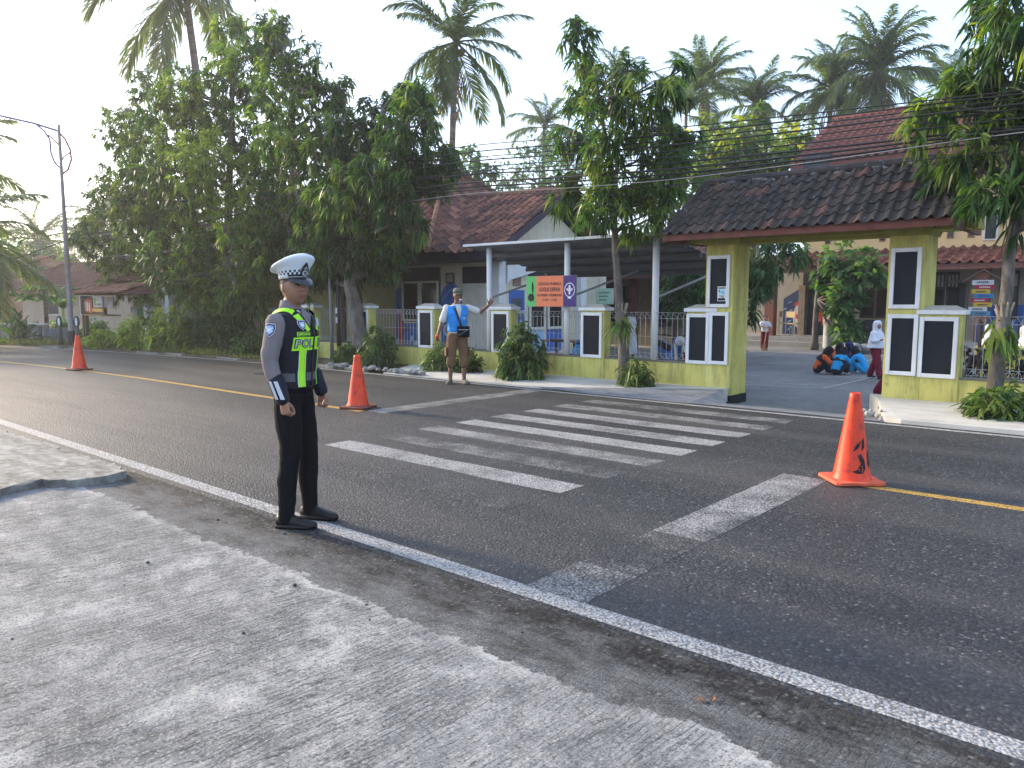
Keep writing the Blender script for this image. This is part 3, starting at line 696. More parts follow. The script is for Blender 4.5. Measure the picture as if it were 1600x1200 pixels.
for (y0, y1) in ((1.1, 1.75), (1.85, 2.5)):
    b = MB(); b.box(sx + .001, sx + .02, y0, y1, .75, 2.35); win = b.build('window', DKWOOD, A); f = MB(); t = .06
    f.box(sx + .02, sx + .06, y0, y0 + t, .75, 1.95); f.box(sx + .02, sx + .06, y1 - t, y1, .75, 1.95); f.box(sx + .02, sx + .058, y0 + t, y1 - t, .75, .81); f.box(sx + .02, sx + .058, y0 + t, y1 - t, 1.89, 1.95); f.build('frame', WOODW, win)
    b = MB(); b.box(sx + .02, sx + .03, y0 + t, y1 - t, .81, 1.89); b.build('pane', GLASS, win)
    side_panel(y0, y1, .15, .73, .006, SKYP if y0 < 1.5 else BLUEP, 'mural')
side_panel(2.6, 2.8, .1, 2.0, .006, BLUEP, 'mural'); b = MB(); b.box(sx - .05, sx + .2, 3.1, 3.35, -.2, 2.6); b.build('column', WHITEP, A)
# gable roof of the front wing
pch = .60; ezA = 2.62; ryA = 2.1; eyA = -.72; rzA = ezA + pch * (ryA - eyA); gx = 3.95; bx = -2.2
b = MB(); b.add([(bx, eyA, ezA), (gx, eyA, ezA), (gx, ryA, rzA), (bx, ryA, rzA), (bx, 2 * ryA - eyA, ezA), (gx, 2 * ryA - eyA, ezA)], [(0, 1, 2, 3), (3, 2, 5, 4)])
wr = b.build('wing_roof', M((.05, .03, .028), .9), A)
b = MB(); b.add([(3.4, 0, ezA), (3.4, 4.3, ezA), (3.4, ryA, ezA + pch * (ryA) * .96), (3.3, 0, ezA), (3.3, 4.3, ezA), (3.3, ryA, ezA + pch * ryA * .96)], [(0, 1, 2), (5, 4, 3), (0, 3, 4, 1), (1, 4, 5, 2), (2, 5, 3, 0)]); b.build('gable', M((.74, .65, .47), .8, .08, 2.5, .3), A)
for sgn in (1, -1):
    y0 = eyA if sgn > 0 else 2 * ryA - eyA
    b = MB(); X = [(gx - .02, y0, ezA - .16), (gx + .03, y0, ezA - .16), (gx + .03, ryA, rzA - .16), (gx - .02, ryA, rzA - .16)]
    b.add(X + [(p[0], p[1], p[2] + .19) for p in X], [(0, 3, 2, 1), (4, 5, 6, 7), (1, 2, 6, 5), (0, 4, 7, 3), (0, 1, 5, 4), (2, 3, 7, 6)]); b.build('barge_board', M((.05, .035, .05), .7, .3, 5, .3), wr)
b = MB(); b.box(bx, gx, eyA - .03, eyA, ezA - .17, ezA + .01); b.build('fascia', M((.03, .03, .05), .6), wr)
b = MB(); b.box(-4.4, gx - .03, eyA + .002, 0, ezA - .19, ezA - .16); b.build('soffit', M((.08, .075, .07), .8), wr)
sl = Vector((0, ryA - eyA, rzA - ezA)); LW = sl.length; tmo = tile_mesh(.25, LW / 10, T_OLD, .045)
# main block hip roof
hx, hz = 3.0, 2.62; F_ = Vector((hx, -1.75, hz)); Bk = Vector((hx, 6.6, hz)); Rr = Vector((-.75, 2.55, 5.42)); Rl = Vector((-9, 2.55, 5.42)); Lf = Vector((-13, -1.75, hz)); Lb = Vector((-13, 6.6, hz))
b = MB(); b.add([F_, Bk, Rr, Rl, Lf, Lb], [(0, 1, 2), (4, 0, 2, 3), (1, 5, 3, 2), (5, 4, 3)]); mr = b.build('main_roof', M((.05, .03, .028), .9), A)
vv_ = (Vector((Rr.x, 0, Rr.z)) - Vector((hx, 0, hz))); LH = vv_.length
def in_wing(a, c):   # a along x from bx, c up slope: keep only what stands above the main roof
    x = bx + a; z = ezA + c / LW * (rzA - ezA); zh = hz + (hx - x) * (Rr.z - hz) / (hx - Rr.x); return z > zh - .12
# the main hip starts left of the wing: shift it so the valley falls near the wing's third
for o_ in (mr,): o_.location.x = -.25
tiles(wr, 'roof_tile', (bx, eyA - .05, ezA + .01), (1, 0, 0), sl, 24, 10, (gx - bx) / 24, LW / 10, tmo, lambda a, c: in_wing(a + .25, c), .012)
tmh = tile_mesh(.27, LH / 14, T_OLD, .045); ny = 31; wy = (Bk.y - F_.y)
def hip_keep(a, c):
    y = F_.y + a; t = c / LH; ok = a > (Rr.y - F_.y) * t and a < wy - (Bk.y - Rr.y) * t
    x = hx - .25 + t * (Rr.x - hx); z = hz + t * (Rr.z - hz)
    if y > eyA and y < 2 * ryA - eyA:
        zw = rzA - pch * abs(y - ryA)
        if x < gx and z < zw - .1 and x > bx: return False
    return ok
tiles(mr, 'roof_tile', F_, (0, 1, 0), vv_, ny, 14, wy / ny, LH / 14, tmh, hip_keep, .012)
fv = Vector((0, Rr.y - F_.y, Rr.z - hz)); LF = fv.length
tmf = tile_mesh(.3, LF / 13, T_OLD, .05)
tiles(mr, 'front_tile', (Lf.x, F_.y, hz), (1, 0, 0), fv, 53, 13, 16 / 53, LF / 13, tmf, lambda a, c: a < 16 - (3.75) * c / LF and a > 4 * c / LF, .012, True, T_OLD)
for (p, q) in ((F_, Rr), (Bk, Rr), (Rl, Rr)):
    hc = MB(); kk = max(5, int((q - p).length / .4))
    for i in range(kk): hc.tube([p.lerp(q, i / kk) + Vector((0, 0, .05)), p.lerp(q, (i + 1.1) / kk) + Vector((0, 0, .05))], [(.10, .07), (.085, .06)], 8)
    hc.build('ridge_cap', T_OLD, mr)
hc = MB()
for i in range(14):
    x = -1.6 + i * (gx + 1.6) / 14; hc.tube([(x, ryA, rzA + .05), (x + .43, ryA, rzA + .045)], [(.10, .07), (.09, .06)], 8)
hc.build('ridge_cap', T_OLD, wr)
b = MB(); va = [(1.95 - .25 + .9, eyA, ezA + .05), (.75, .9, ezA + pch * 1.6 + .08)]; b.tube(va, .06, 6); b.build('valley_mortar', MORT, wr)
b = MB(); b.box(-13.6, 2.35, -1.80, -1.76, hz - .2, hz + .01); b.build('fascia', M((.03, .03, .05), .6), A)

# wing with the porch behind the canopy, dark in the shade
Cb = thing('porch_building', 'dark low classroom block with red brown porch posts behind the canopy', 'building', (-13, 21, -.15))
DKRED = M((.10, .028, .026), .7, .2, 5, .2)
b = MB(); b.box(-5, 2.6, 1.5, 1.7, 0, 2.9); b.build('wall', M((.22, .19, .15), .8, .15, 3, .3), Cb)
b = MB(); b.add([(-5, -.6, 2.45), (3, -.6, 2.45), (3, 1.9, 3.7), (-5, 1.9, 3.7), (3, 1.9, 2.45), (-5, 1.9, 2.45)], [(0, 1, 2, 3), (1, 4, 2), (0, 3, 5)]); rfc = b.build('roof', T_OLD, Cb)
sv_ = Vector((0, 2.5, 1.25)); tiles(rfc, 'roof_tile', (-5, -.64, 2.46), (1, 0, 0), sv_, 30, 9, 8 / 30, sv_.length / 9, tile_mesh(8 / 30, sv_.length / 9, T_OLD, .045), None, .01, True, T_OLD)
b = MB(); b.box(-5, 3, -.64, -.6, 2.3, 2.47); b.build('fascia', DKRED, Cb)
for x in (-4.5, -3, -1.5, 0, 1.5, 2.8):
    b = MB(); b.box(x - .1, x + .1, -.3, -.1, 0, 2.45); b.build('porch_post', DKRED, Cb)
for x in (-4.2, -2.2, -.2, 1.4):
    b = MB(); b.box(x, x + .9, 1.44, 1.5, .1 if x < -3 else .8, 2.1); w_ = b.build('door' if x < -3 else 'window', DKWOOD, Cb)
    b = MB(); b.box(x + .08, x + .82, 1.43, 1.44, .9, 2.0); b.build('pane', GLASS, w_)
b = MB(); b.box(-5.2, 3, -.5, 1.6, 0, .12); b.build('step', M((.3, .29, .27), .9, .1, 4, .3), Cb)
p = at(945, 463, 18); sg = thing('notice_board', 'pale green notice board hanging under the canopy', 'sign', (p.x, 18, p.z))
b = MB(); b.box(-.28, .28, -.02, .02, -.22, .22); b.build('board', M((.45, .62, .48), .6, .1, 6), sg)
b = MB()
for i, z in enumerate((.10, 0, -.1)): b.box(-.18, .16 - .04 * i, -.024, -.02, z - .02, z + .02)
b.build('print_line', M((.12, .30, .20), .6), sg)
b = MB(); b.tube([(-.2, 0, .22), (-.2, 0, .5)], .006, 4); b.tube([(.2, 0, .22), (.2, 0, .5)], .006, 4); b.build('hanger', DARKB, sg)

# two-storey block across the yard
B = thing('classroom_block', 'two storey peach classroom block with red tiled porch roof across the yard', 'building', (-8, 29.5, -.15)); oz = -.15
bw = lambda px: at(px, 480, 29.5).x + 8
bc = lambda px: at(px, 480, 28.0).x + 8
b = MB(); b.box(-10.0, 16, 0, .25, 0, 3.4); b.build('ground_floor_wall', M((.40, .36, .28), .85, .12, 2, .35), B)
b = MB(); b.box(-3.0, 16, .02, .27, 3.402, 6.6); b.build('upper_wall', PEACH, B)
b = MB(); b.box(-10.4, 16.4, -2.0, 0, 0, .34); b.box(-10.7, 16.4, -2.35, -2.002, 0, .17); b.build('porch_step', M((.30, .29, .27), .9, .12, 4, .4), B)
for px in (1289, 1310, 1373, 1395, 1478, 1510, 1545, 1578):
    x = bw(px); b = MB(); b.box(x - .1, x + .1, -.01, .018, 3.72, 4.7); sw = b.build('slit_window', M((.22, .11, .06), .7), B)
    b = MB(); b.box(x - .065, x + .065, -.014, -.011, 3.77, 4.65); b.build('pane', GLASS, sw)
b = MB(); x = bw(1540); b.box(x - .22, x + .22, -.02, .018, 3.6, 5.0); sw = b.build('tall_window', WOODW, B); b = MB(); b.box(x - .15, x + .15, -.03, -.021, 3.65, 4.95); b.build('pane', GLASS, sw)
for px in (1205, 1305, 1425, 1535, 1640):
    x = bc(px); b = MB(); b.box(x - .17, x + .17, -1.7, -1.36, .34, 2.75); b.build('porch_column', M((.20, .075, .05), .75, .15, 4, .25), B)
x0, x1 = bw(1254), bw(1297)
b = MB(); b.box(x0, x1, -.05, -.002, .34, 2.7); dr = b.build('doorway', M((.015, .016, .02), .5), B)
b = MB(); b.box(x0 + .25, x1, -.07, -.051, .34, 2.2); b.build('door_leaf', M((.03, .04, .05), .5, .2, 4), dr)
b = MB(); b.box(x0 - .02, x0 + .22, -.4, -.052, .34, 2.2); b.build('open_leaf', M((.28, .22, .15), .7), dr)
b = MB(); x = bw(1224); b.prism([(x, .34), (bw(1252), .34), (bw(1252), 2.15), (x + .55, 2.05), (x, 1.7)], -.012, -.002); mu = b.build('mural', NAVYP, B)
def mpatch(pts, mat, y=-.016):
    b = MB(); b.prism([(x + pz[0], pz[1]) for pz in pts], y, y + .003); b.build('mural_patch', mat, mu)
mpatch([(.42, .75), (.62, .55), (.78, .62), (.80, 1.0), (.70, 1.55), (.50, 1.45), (.38, 1.15)], M((.55, .50, .50), .7)); mpatch([(.40, 1.5), (.80, 1.75), (.80, 1.62), (.5, 1.42)], REDP, -.017); mpatch([(.5, .95), (.66, .92), (.66, 1.1), (.52, 1.12)], REDP, -.018)
for i in range(9):
    a = random.random() * .4; z = .5 + random.random() * 1.1; mpatch([(a, z), (a + .12, z + .05), (a + .13, z + .09), (a, z + .035)], SKYP, -.0165)
for (pa, pb_) in ((1344, 1366), (1368, 1388), (1455, 1475), (1477, 1497), (1560, 1590)):
    x0, x1 = bw(pa), bw(pb_); b = MB(); b.box(x0, x1, -.03, -.002, 1.0, 2.6); wi = b.build('window', DKWOOD, B)
    for i in range(3):
        f = MB(); c0 = x0 + .05 + i * (x1 - x0 - .05) / 3; c1 = c0 + (x1 - x0) / 3 - .07
        f.box(c0, c1, -.034, -.031, 2.1, 2.5); f.build('vent_pane', M((.32, .34, .33), .4), wi)
    b = MB(); b.box(x0 + .05, x1 - .05, -.035, -.031, 1.08, 2.0); b.build('pane', GLASS, wi)
b = MB(); b.box(bw(1480), bw(1512), -.03, -.002, .34, 2.3); d_ = b.build('door', M((.03, .035, .04), .5), B); b = MB(); b.box(bw(1480), bw(1512), -.05, -.031, 2.22, 2.3); b.box(bw(1508), bw(1512), -.051, -.031, .34, 2.219); b.build('door_frame', M((.2, .17, .14), .6), d_)
b = MB(); b.box(bw(1545), bw(1600), -.012, -.002, .36, 1.5); b.build('mural', BLUEP, B)
b = MB(); b.box(bw(1545), bw(1640), -2.0, -1.8, .34, .9); b.build('low_wall', NAVYP, B)
b = MB(); b.box(bw(1345), bw(1400), -2.05, -1.9, .0, 1.0); lw = b.build('low_wall', M((.03, .03, .045), .7), B)
for i in range(3):
    b = MB(); b.tube([(bw(1350), -2.06, .3 + i * .2), (bw(1362), -2.06, .32 + i * .2), (bw(1372), -2.06, .3 + i * .2)], .01, 4); b.build('mural_line', SKYP, lw)
# porch roof tiles
eY, eZ = -2.0, 2.78; tY, tZ = -.05, 3.38; sl = Vector((0, tY - eY, tZ - eZ)); Lp = sl.length
b = MB(); b.add([(-3.9, eY, eZ), (16.5, eY, eZ), (16.5, tY, tZ), (-3.0, tY, tZ)], [(0, 1, 2, 3)]); pr = b.build('porch_roof', M((.10, .04, .03), .9), B)
b = MB(); b.box(-3.9, 16.5, eY - .03, eY, eZ - .16, eZ + .01); b.build('fascia', M((.16, .06, .045), .8), pr)
tp = tile_mesh(.3, Lp / 5, T_RED, .07); tiles(pr, 'roof_tile', (-3.9, eY - .05, eZ + .02), (1, 0, 0), sl, 50, 5, .3, Lp / 5, tp, lambda a, c: a > .9 * c / Lp - .1, .01)
eY, eZ = -1.3, 6.5; tY, tZ = 2.8, 8.75; sl = Vector((0, tY - eY, tZ - eZ)); Lp = sl.length; xl = -3.1; xt = -3.1
b = MB(); b.add([(xl, eY, eZ), (16, eY, eZ), (16, tY, tZ), (xt, tY, tZ), (xl, 2 * tY - eY, eZ), (16, 2 * tY - eY, eZ)], [(0, 1, 2, 3), (3, 2, 5, 4), (0, 3, 4)]); ur = b.build('upper_roof', M((.10, .04, .03), .9), B)
tiles(ur, 'roof_tile', (xl, eY - .05, eZ + .02), (1, 0, 0), sl, 64, 15, .3, Lp / 15, tile_mesh(.3, Lp / 15, T_RED, .07), None, .01, True, T_RED)
b = MB(); b.box(xl, 16, eY - .03, eY, eZ - .2, eZ + .01); b.build('fascia', M((.16, .06, .045), .8), ur)
hc = MB()
for i in range(48): hc.tube([(xt + i * .4, tY, tZ + .08), (xt + i * .4 + .43, tY, tZ + .07)], [(.12, .09), (.10, .08)], 8)
hc.build('ridge_cap', T_RED, ur)
pp = at(1280, 252, 28.5); b = MB(); b.box(pp.x + 8 - .45, pp.x + 8 + .45, -1.35, -1.0, 6.3, 6.85); b.build('black_tank', M((.03, .035, .05), .5), B)

# ------------------------------------------------------------------ vegetation
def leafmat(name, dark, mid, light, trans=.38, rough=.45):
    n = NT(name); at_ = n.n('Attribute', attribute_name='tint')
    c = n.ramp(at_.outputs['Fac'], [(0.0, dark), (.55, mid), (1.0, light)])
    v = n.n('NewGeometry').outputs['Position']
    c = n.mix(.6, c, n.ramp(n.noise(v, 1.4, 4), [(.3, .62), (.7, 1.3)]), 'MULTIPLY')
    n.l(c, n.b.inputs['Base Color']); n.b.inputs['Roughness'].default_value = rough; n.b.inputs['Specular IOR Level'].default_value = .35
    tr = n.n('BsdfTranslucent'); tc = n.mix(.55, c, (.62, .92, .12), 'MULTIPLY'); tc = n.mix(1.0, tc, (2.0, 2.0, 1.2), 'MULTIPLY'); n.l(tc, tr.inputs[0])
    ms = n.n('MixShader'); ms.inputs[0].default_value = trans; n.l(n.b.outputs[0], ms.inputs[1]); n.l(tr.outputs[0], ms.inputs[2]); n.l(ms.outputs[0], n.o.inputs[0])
    return n.m
LEAF = leafmat('street_leaf', (.016, .042, .012), (.050, .108, .022), (.22, .27, .045), .42)
LEAF2 = leafmat('yard_leaf', (.03, .075, .025), (.055, .12, .04), (.12, .20, .06))
LEAFY = leafmat('flowering_leaf', (.05, .10, .03), (.085, .145, .035), (.48, .44, .04), .42)
LEAFB_ = leafmat('bush_leaf', (.025, .055, .018), (.05, .10, .03), (.15, .20, .05), .35)
VERGEL = leafmat('verge_leaf', (.05, .09, .02), (.12, .18, .035), (.30, .34, .06), .45)
GRASS = leafmat('grass_blade', (.05, .08, .02), (.11, .14, .035), (.28, .25, .09), .4)
FROND = leafmat('palm_leaf', (.06, .09, .04), (.15, .19, .08), (.32, .31, .11), .38, .4)
DEADF = leafmat('dry_palm_leaf', (.12, .075, .04), (.22, .15, .08), (.36, .27, .14), .3, .7)
n = NT('bark'); v = n.coord()
BARK = n.done(n.ramp(n.noise(n.coord((1, 1, .35)), 9, 7, .7), [(.3, (.06, .05, .042)), (.5, (.14, .12, .10)), (.7, (.26, .235, .20))]), .9, n.bump(n.noise(n.coord((1, 1, .3)), 24, 6, .7), .8, .02), .15)
n = NT('palm_bark'); v = n.coord((1, 1, 6))
PBARK = n.done(n.ramp(n.noise(v, 1.6, 5, .6), [(.3, (.10, .08, .065)), (.7, (.27, .23, .19))]), .9, n.bump(n.noise(v, 3, 3), .6, .03), .15)

def arr_mesh(name, verts, polys, mat, tint=None, smooth=False):
    """verts (N,3); polys: list of (K, n) index arrays"""
    me = bpy.data.meshes.new(name); me.vertices.add(len(verts)); me.vertices.foreach_set('co', np.asarray(verts, np.float32).ravel())
    loops = np.concatenate([p.ravel() for p in polys]).astype(np.int32)
    tot = np.concatenate([np.full(len(p), p.shape[1], np.int32) for p in polys]); st_ = np.concatenate([[0], np.cumsum(tot)[:-1]]).astype(np.int32)
    me.loops.add(len(loops)); me.loops.foreach_set('vertex_index', loops); me.polygons.add(len(tot)); me.polygons.foreach_set('loop_start', st_); me.polygons.foreach_set('loop_total', tot)
    if smooth: me.polygons.foreach_set('use_smooth', np.ones(len(tot), bool))
    me.materials.append(mat)
    if tint is not None:
        a = me.attributes.new('tint', 'FLOAT', 'POINT'); a.data.foreach_set('value', np.asarray(tint, np.float32))
    me.update(calc_edges=True); me.validate(); return me
def unit(a): return a / (np.linalg.norm(a, axis=1, keepdims=True) + 1e-9)
def leaf_mesh(name, Pb, D, L, Wd, droop, tint, mat, fold=.0):
    N = len(Pb); D = unit(D); rnd = unit(rng.normal(size=(N, 3)) * .55 + np.array([0, 0, 1.0])); S = unit(np.cross(D, rnd))
    ts = np.array([0, .3, .68, 1.0]); ws = np.array([.18, 1.0, .72, .0]); V = []
    for t, w_ in zip(ts, ws):
        p = Pb + D * (L * t)[:, None]; p[:, 2] -= droop * L * t * t
        if w_ > 0: V += [p - S * (Wd * w_ * .5)[:, None], p + S * (Wd * w_ * .5)[:, None]]
        else: V.append(p)
    V = np.stack(V, 1).reshape(-1, 3); o = (np.arange(N) * 7)[:, None]
    q = np.concatenate([o + np.array([[0, 2, 3, 1]]), o + np.array([[2, 4, 5, 3]])]); t3 = o + np.array([[4, 6, 5]])
    return arr_mesh(name, V, [q, t3], mat, np.repeat(tint, 7))
def sphere_pts(N, bias=.45):
    d = unit(rng.normal(size=(N, 3))); return d * (rng.random(N) ** bias)[:, None], d
def cloud(blobs, dens, per, L, W_, droop=.6, tintf=.5, out=.55, down=.35):
    """clumps of leaves scattered in ellipsoids; returns arrays for leaf_mesh. blobs: (centre, radii)"""
    PB, DD, TT, CL = [], [], [], []
    for c, r in blobs:
        r = np.array(r if hasattr(r, '__len__') else (r, r, r)); k = max(4, int(dens * (r[0] * r[1] * r[2]) ** (2 / 3)))
        p, d = sphere_pts(k); p = p * r + np.array(c); bt = rng.normal(0, .17)
        CL.append(p)
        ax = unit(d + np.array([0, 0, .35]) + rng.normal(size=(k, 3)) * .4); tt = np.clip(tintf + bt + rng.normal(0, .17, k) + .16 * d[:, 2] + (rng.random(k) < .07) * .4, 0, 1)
        for j in range(per):
            u = unit(rng.normal(size=(k, 3))); u[:, 2] *= .6
            DD.append(unit(ax * out + u * .8 + np.array([0, 0, -down]))); PB.append(p + ax * rng.random((k, 1)) * L * .6 + rng.normal(size=(k, 3)) * L * .12); TT.append(np.clip(tt + rng.normal(0, .09, k), 0, 1))
    PB = np.concatenate(PB); DD = np.concatenate(DD); TT = np.concatenate(TT); N = len(PB)
    return (PB, DD, L * rng.uniform(.6, 1.25, N), W_ * rng.uniform(.7, 1.25, N), droop * rng.uniform(.5, 1.3, N), TT), np.concatenate(CL)
def limb_path(a, b, k=5, wob=.12):
    a = Vector(a); b = Vector(b); L = (b - a).length; out = []
    for i in range(k + 1):
        t = i / k; p = a.lerp(b, t); p.z += .10 * L * math.sin(math.pi * t) * .6
        if 0 < i < k: p += Vector((random.gauss(0, wob), random.gauss(0, wob), random.gauss(0, wob * .5))) * L * .25
        out.append(p)
    return out
def tree(label, trunk, rad, blobs, dens=60, per=13, L=.26, W_=.05, mat=LEAF, group=None, name='street_tree', droop=.6, tint=.45, twigs=3, cat='tree', out=.55, down=.35, sprigs=2):
    base = Vector(trunk[0]); t = thing(name, label, cat, base, 0, group)
    tr = [Vector(p) - base for p in trunk]; bl = [(Vector(c) - base, r) for c, r in blobs]
    # smooth the trunk
    pts, rr = [], []
    for i in range(len(tr) - 1):
        for k in range(4): pts.append(tr[i].lerp(tr[i + 1], k / 4) + Vector((random.gauss(0, .1), random.gauss(0, .1), 0)) * rad * .5); rr.append(rad * (1 - .75 * (i + k / 4) / (len(tr) - 1)) * (1.25 if i + k == 0 else 1))
    pts.append(tr[-1]); rr.append(rad * .22)
    b = MB(); b.tube(pts, rr, 10); b.build('trunk', BARK, t, True)
    ex = []
    for c, r in bl:       # shoots that break the outline
        for _ in range(sprigs):
            d = Vector((random.gauss(0, 1), random.gauss(0, .7), random.gauss(.35, .9))).normalized(); q = random.uniform(.16, .34); r0 = r if not hasattr(r, '__len__') else r[0]
            ex.append((c + d * r0 * random.uniform(.95, 1.3), (r0 * q, r0 * q, r0 * q * 1.6)))
    data, cl = cloud(bl + ex, dens, per, L, W_, droop, tint, out, down); bl = bl + ex
    lm = MB()
    for c, r in bl:
        k = min(range(len(pts)), key=lambda i: (pts[i] - c).length + (0 if pts[i].z < c.z else 2.5)); k = max(k, 4); r_ = r if not hasattr(r, '__len__') else min(r)
        if (pts[k] - c).length > .15: lm.tube(limb_path(pts[k], c), [rr[k] * .55 * (1 - .14 * i) for i in range(6)], 6)
        d = np.linalg.norm(cl - np.array(c), axis=1); near = np.argsort(d)[:max(8, int(len(cl) / len(bl)))]
        for q in rng.choice(near, min(twigs * 2, len(near)), replace=False): lm.tube(limb_path(c, cl[q], 3), [.016, .013, .01, .006], 4)
    lm.build('limbs', BARK, t, True, kind='stuff')
    link('crown', leaf_mesh('crown', *data, mat), t); return t
def pb(lst, Y, jit=.5, flat=1.0, sc=1.0):
    out = []
    for (x, y, r) in lst:
        p = at(x, y, Y); d = (p - EYE).dot(_F); rm = r * d / FOC * sc
        p = at(x, y, Y + random.uniform(-jit, jit)); out.append((p, (rm * 1.0, rm * flat, rm)))
    return out
STG = 'street trees along the school wall'
TA = dict(dens=135, per=13, L=.20, W_=.047, sprigs=3)
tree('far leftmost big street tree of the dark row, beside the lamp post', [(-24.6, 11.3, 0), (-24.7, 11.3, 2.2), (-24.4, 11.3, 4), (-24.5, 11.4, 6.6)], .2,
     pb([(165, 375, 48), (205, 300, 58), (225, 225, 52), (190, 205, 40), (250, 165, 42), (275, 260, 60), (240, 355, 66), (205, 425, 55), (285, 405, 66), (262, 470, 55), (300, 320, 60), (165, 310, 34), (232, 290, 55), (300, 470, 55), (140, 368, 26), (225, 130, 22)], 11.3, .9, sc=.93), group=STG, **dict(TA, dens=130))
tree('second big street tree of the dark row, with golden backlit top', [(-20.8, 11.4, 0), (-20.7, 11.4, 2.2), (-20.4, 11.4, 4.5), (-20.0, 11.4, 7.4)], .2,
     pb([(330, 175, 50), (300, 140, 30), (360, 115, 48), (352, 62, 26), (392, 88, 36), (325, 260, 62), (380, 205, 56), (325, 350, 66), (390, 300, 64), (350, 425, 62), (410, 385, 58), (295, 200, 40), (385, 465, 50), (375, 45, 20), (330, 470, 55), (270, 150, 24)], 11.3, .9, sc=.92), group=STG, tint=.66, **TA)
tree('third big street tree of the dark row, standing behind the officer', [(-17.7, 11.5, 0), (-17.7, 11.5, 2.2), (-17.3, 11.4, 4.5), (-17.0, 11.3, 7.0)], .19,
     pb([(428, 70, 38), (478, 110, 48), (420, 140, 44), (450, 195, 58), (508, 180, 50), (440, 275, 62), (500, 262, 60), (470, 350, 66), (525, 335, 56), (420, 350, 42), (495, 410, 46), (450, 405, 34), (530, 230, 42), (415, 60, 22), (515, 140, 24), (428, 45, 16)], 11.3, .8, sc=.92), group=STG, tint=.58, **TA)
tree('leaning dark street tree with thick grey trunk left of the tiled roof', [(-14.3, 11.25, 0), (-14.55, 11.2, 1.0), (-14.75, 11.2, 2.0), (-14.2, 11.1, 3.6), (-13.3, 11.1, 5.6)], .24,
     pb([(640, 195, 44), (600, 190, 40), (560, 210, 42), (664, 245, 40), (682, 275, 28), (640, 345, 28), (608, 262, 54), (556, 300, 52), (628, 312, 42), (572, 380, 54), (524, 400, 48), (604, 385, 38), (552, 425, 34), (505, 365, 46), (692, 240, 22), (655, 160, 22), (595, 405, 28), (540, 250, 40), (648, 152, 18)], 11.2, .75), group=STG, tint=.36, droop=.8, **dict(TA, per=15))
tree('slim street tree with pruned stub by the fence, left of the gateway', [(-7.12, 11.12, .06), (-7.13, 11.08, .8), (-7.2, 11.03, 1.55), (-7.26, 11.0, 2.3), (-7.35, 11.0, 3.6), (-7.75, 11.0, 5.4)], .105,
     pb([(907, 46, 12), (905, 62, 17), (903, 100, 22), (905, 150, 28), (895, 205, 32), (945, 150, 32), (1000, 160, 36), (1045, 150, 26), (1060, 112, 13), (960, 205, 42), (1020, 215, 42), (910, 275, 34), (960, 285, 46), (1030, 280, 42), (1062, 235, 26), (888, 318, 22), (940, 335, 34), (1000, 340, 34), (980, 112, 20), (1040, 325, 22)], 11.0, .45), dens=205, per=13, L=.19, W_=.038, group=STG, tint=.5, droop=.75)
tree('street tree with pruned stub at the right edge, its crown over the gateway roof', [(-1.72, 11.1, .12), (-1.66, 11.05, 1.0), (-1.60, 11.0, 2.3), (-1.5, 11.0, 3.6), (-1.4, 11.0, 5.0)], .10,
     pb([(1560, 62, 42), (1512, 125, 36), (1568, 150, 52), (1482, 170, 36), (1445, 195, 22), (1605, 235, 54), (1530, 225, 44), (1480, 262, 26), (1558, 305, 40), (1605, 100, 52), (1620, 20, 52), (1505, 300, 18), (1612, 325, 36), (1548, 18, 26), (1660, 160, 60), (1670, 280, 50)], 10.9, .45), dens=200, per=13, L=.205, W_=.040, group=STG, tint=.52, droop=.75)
# pruned stubs with a few hanging leaves
def stub(p, h=.30):
    b = MB()
    for i in range(9):
        a = i * .75; b.tube([p, p + Vector((math.cos(a) * .05, math.sin(a) * .05, .08)), p + Vector((math.cos(a) * .10, math.sin(a) * .10, h * random.uniform(.6, 1)))], [.02, .022, .012], 5)
    return b
for tr_, p in ((bpy.data.objects['street_tree.004'], Vector((-7.15, 11.06, 1.22))), (bpy.data.objects['street_tree.005'], Vector((-1.64, 11.02, 1.22)))):
    q = p - tr_.location; stub(q, .26).build('pruned_stub', M((.34, .28, .20), .9, .3, 14), tr_)
    N = 46; D = unit(rng.normal(size=(N, 3)) * [1, 1, .35] + [0, 0, -.3]); link('hanging_leaves', leaf_mesh('hanging_leaves', np.tile(np.array(q), (N, 1)) + rng.normal(size=(N, 3)) * .07 - [0, 0, .1], D, rng.uniform(.2, .34, N), np.full(N, .05), np.full(N, 1.0), rng.uniform(.5, 1, N), LEAF), tr_)['kind'] = 'stuff'
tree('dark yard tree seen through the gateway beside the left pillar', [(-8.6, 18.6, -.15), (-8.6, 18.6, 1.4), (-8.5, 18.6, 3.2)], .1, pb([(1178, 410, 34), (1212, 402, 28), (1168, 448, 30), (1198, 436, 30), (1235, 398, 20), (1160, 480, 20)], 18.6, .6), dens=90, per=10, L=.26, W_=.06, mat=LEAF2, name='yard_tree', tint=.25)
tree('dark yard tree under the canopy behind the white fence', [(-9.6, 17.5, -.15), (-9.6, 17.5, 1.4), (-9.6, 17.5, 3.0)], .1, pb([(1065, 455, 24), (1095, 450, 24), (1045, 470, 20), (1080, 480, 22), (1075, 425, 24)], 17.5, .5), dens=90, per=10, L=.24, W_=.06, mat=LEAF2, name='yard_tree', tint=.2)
tree('broad leaved young tree wrapped in creepers in the middle of the yard', [(-9.2, 26.0, -.15), (-9.2, 26.0, 1.5), (-9.15, 26.0, 3.0)], .12, pb([(1325, 402, 26), (1298, 425, 20), (1350, 425, 22), (1322, 445, 22), (1312, 470, 14), (1332, 478, 15), (1318, 498, 15), (1328, 515, 16), (1316, 530, 14), (1332, 540, 14)], 26, .4), dens=95, per=9, L=.32, W_=.15, mat=LEAF2, name='yard_tree', tint=.62, droop=.3)

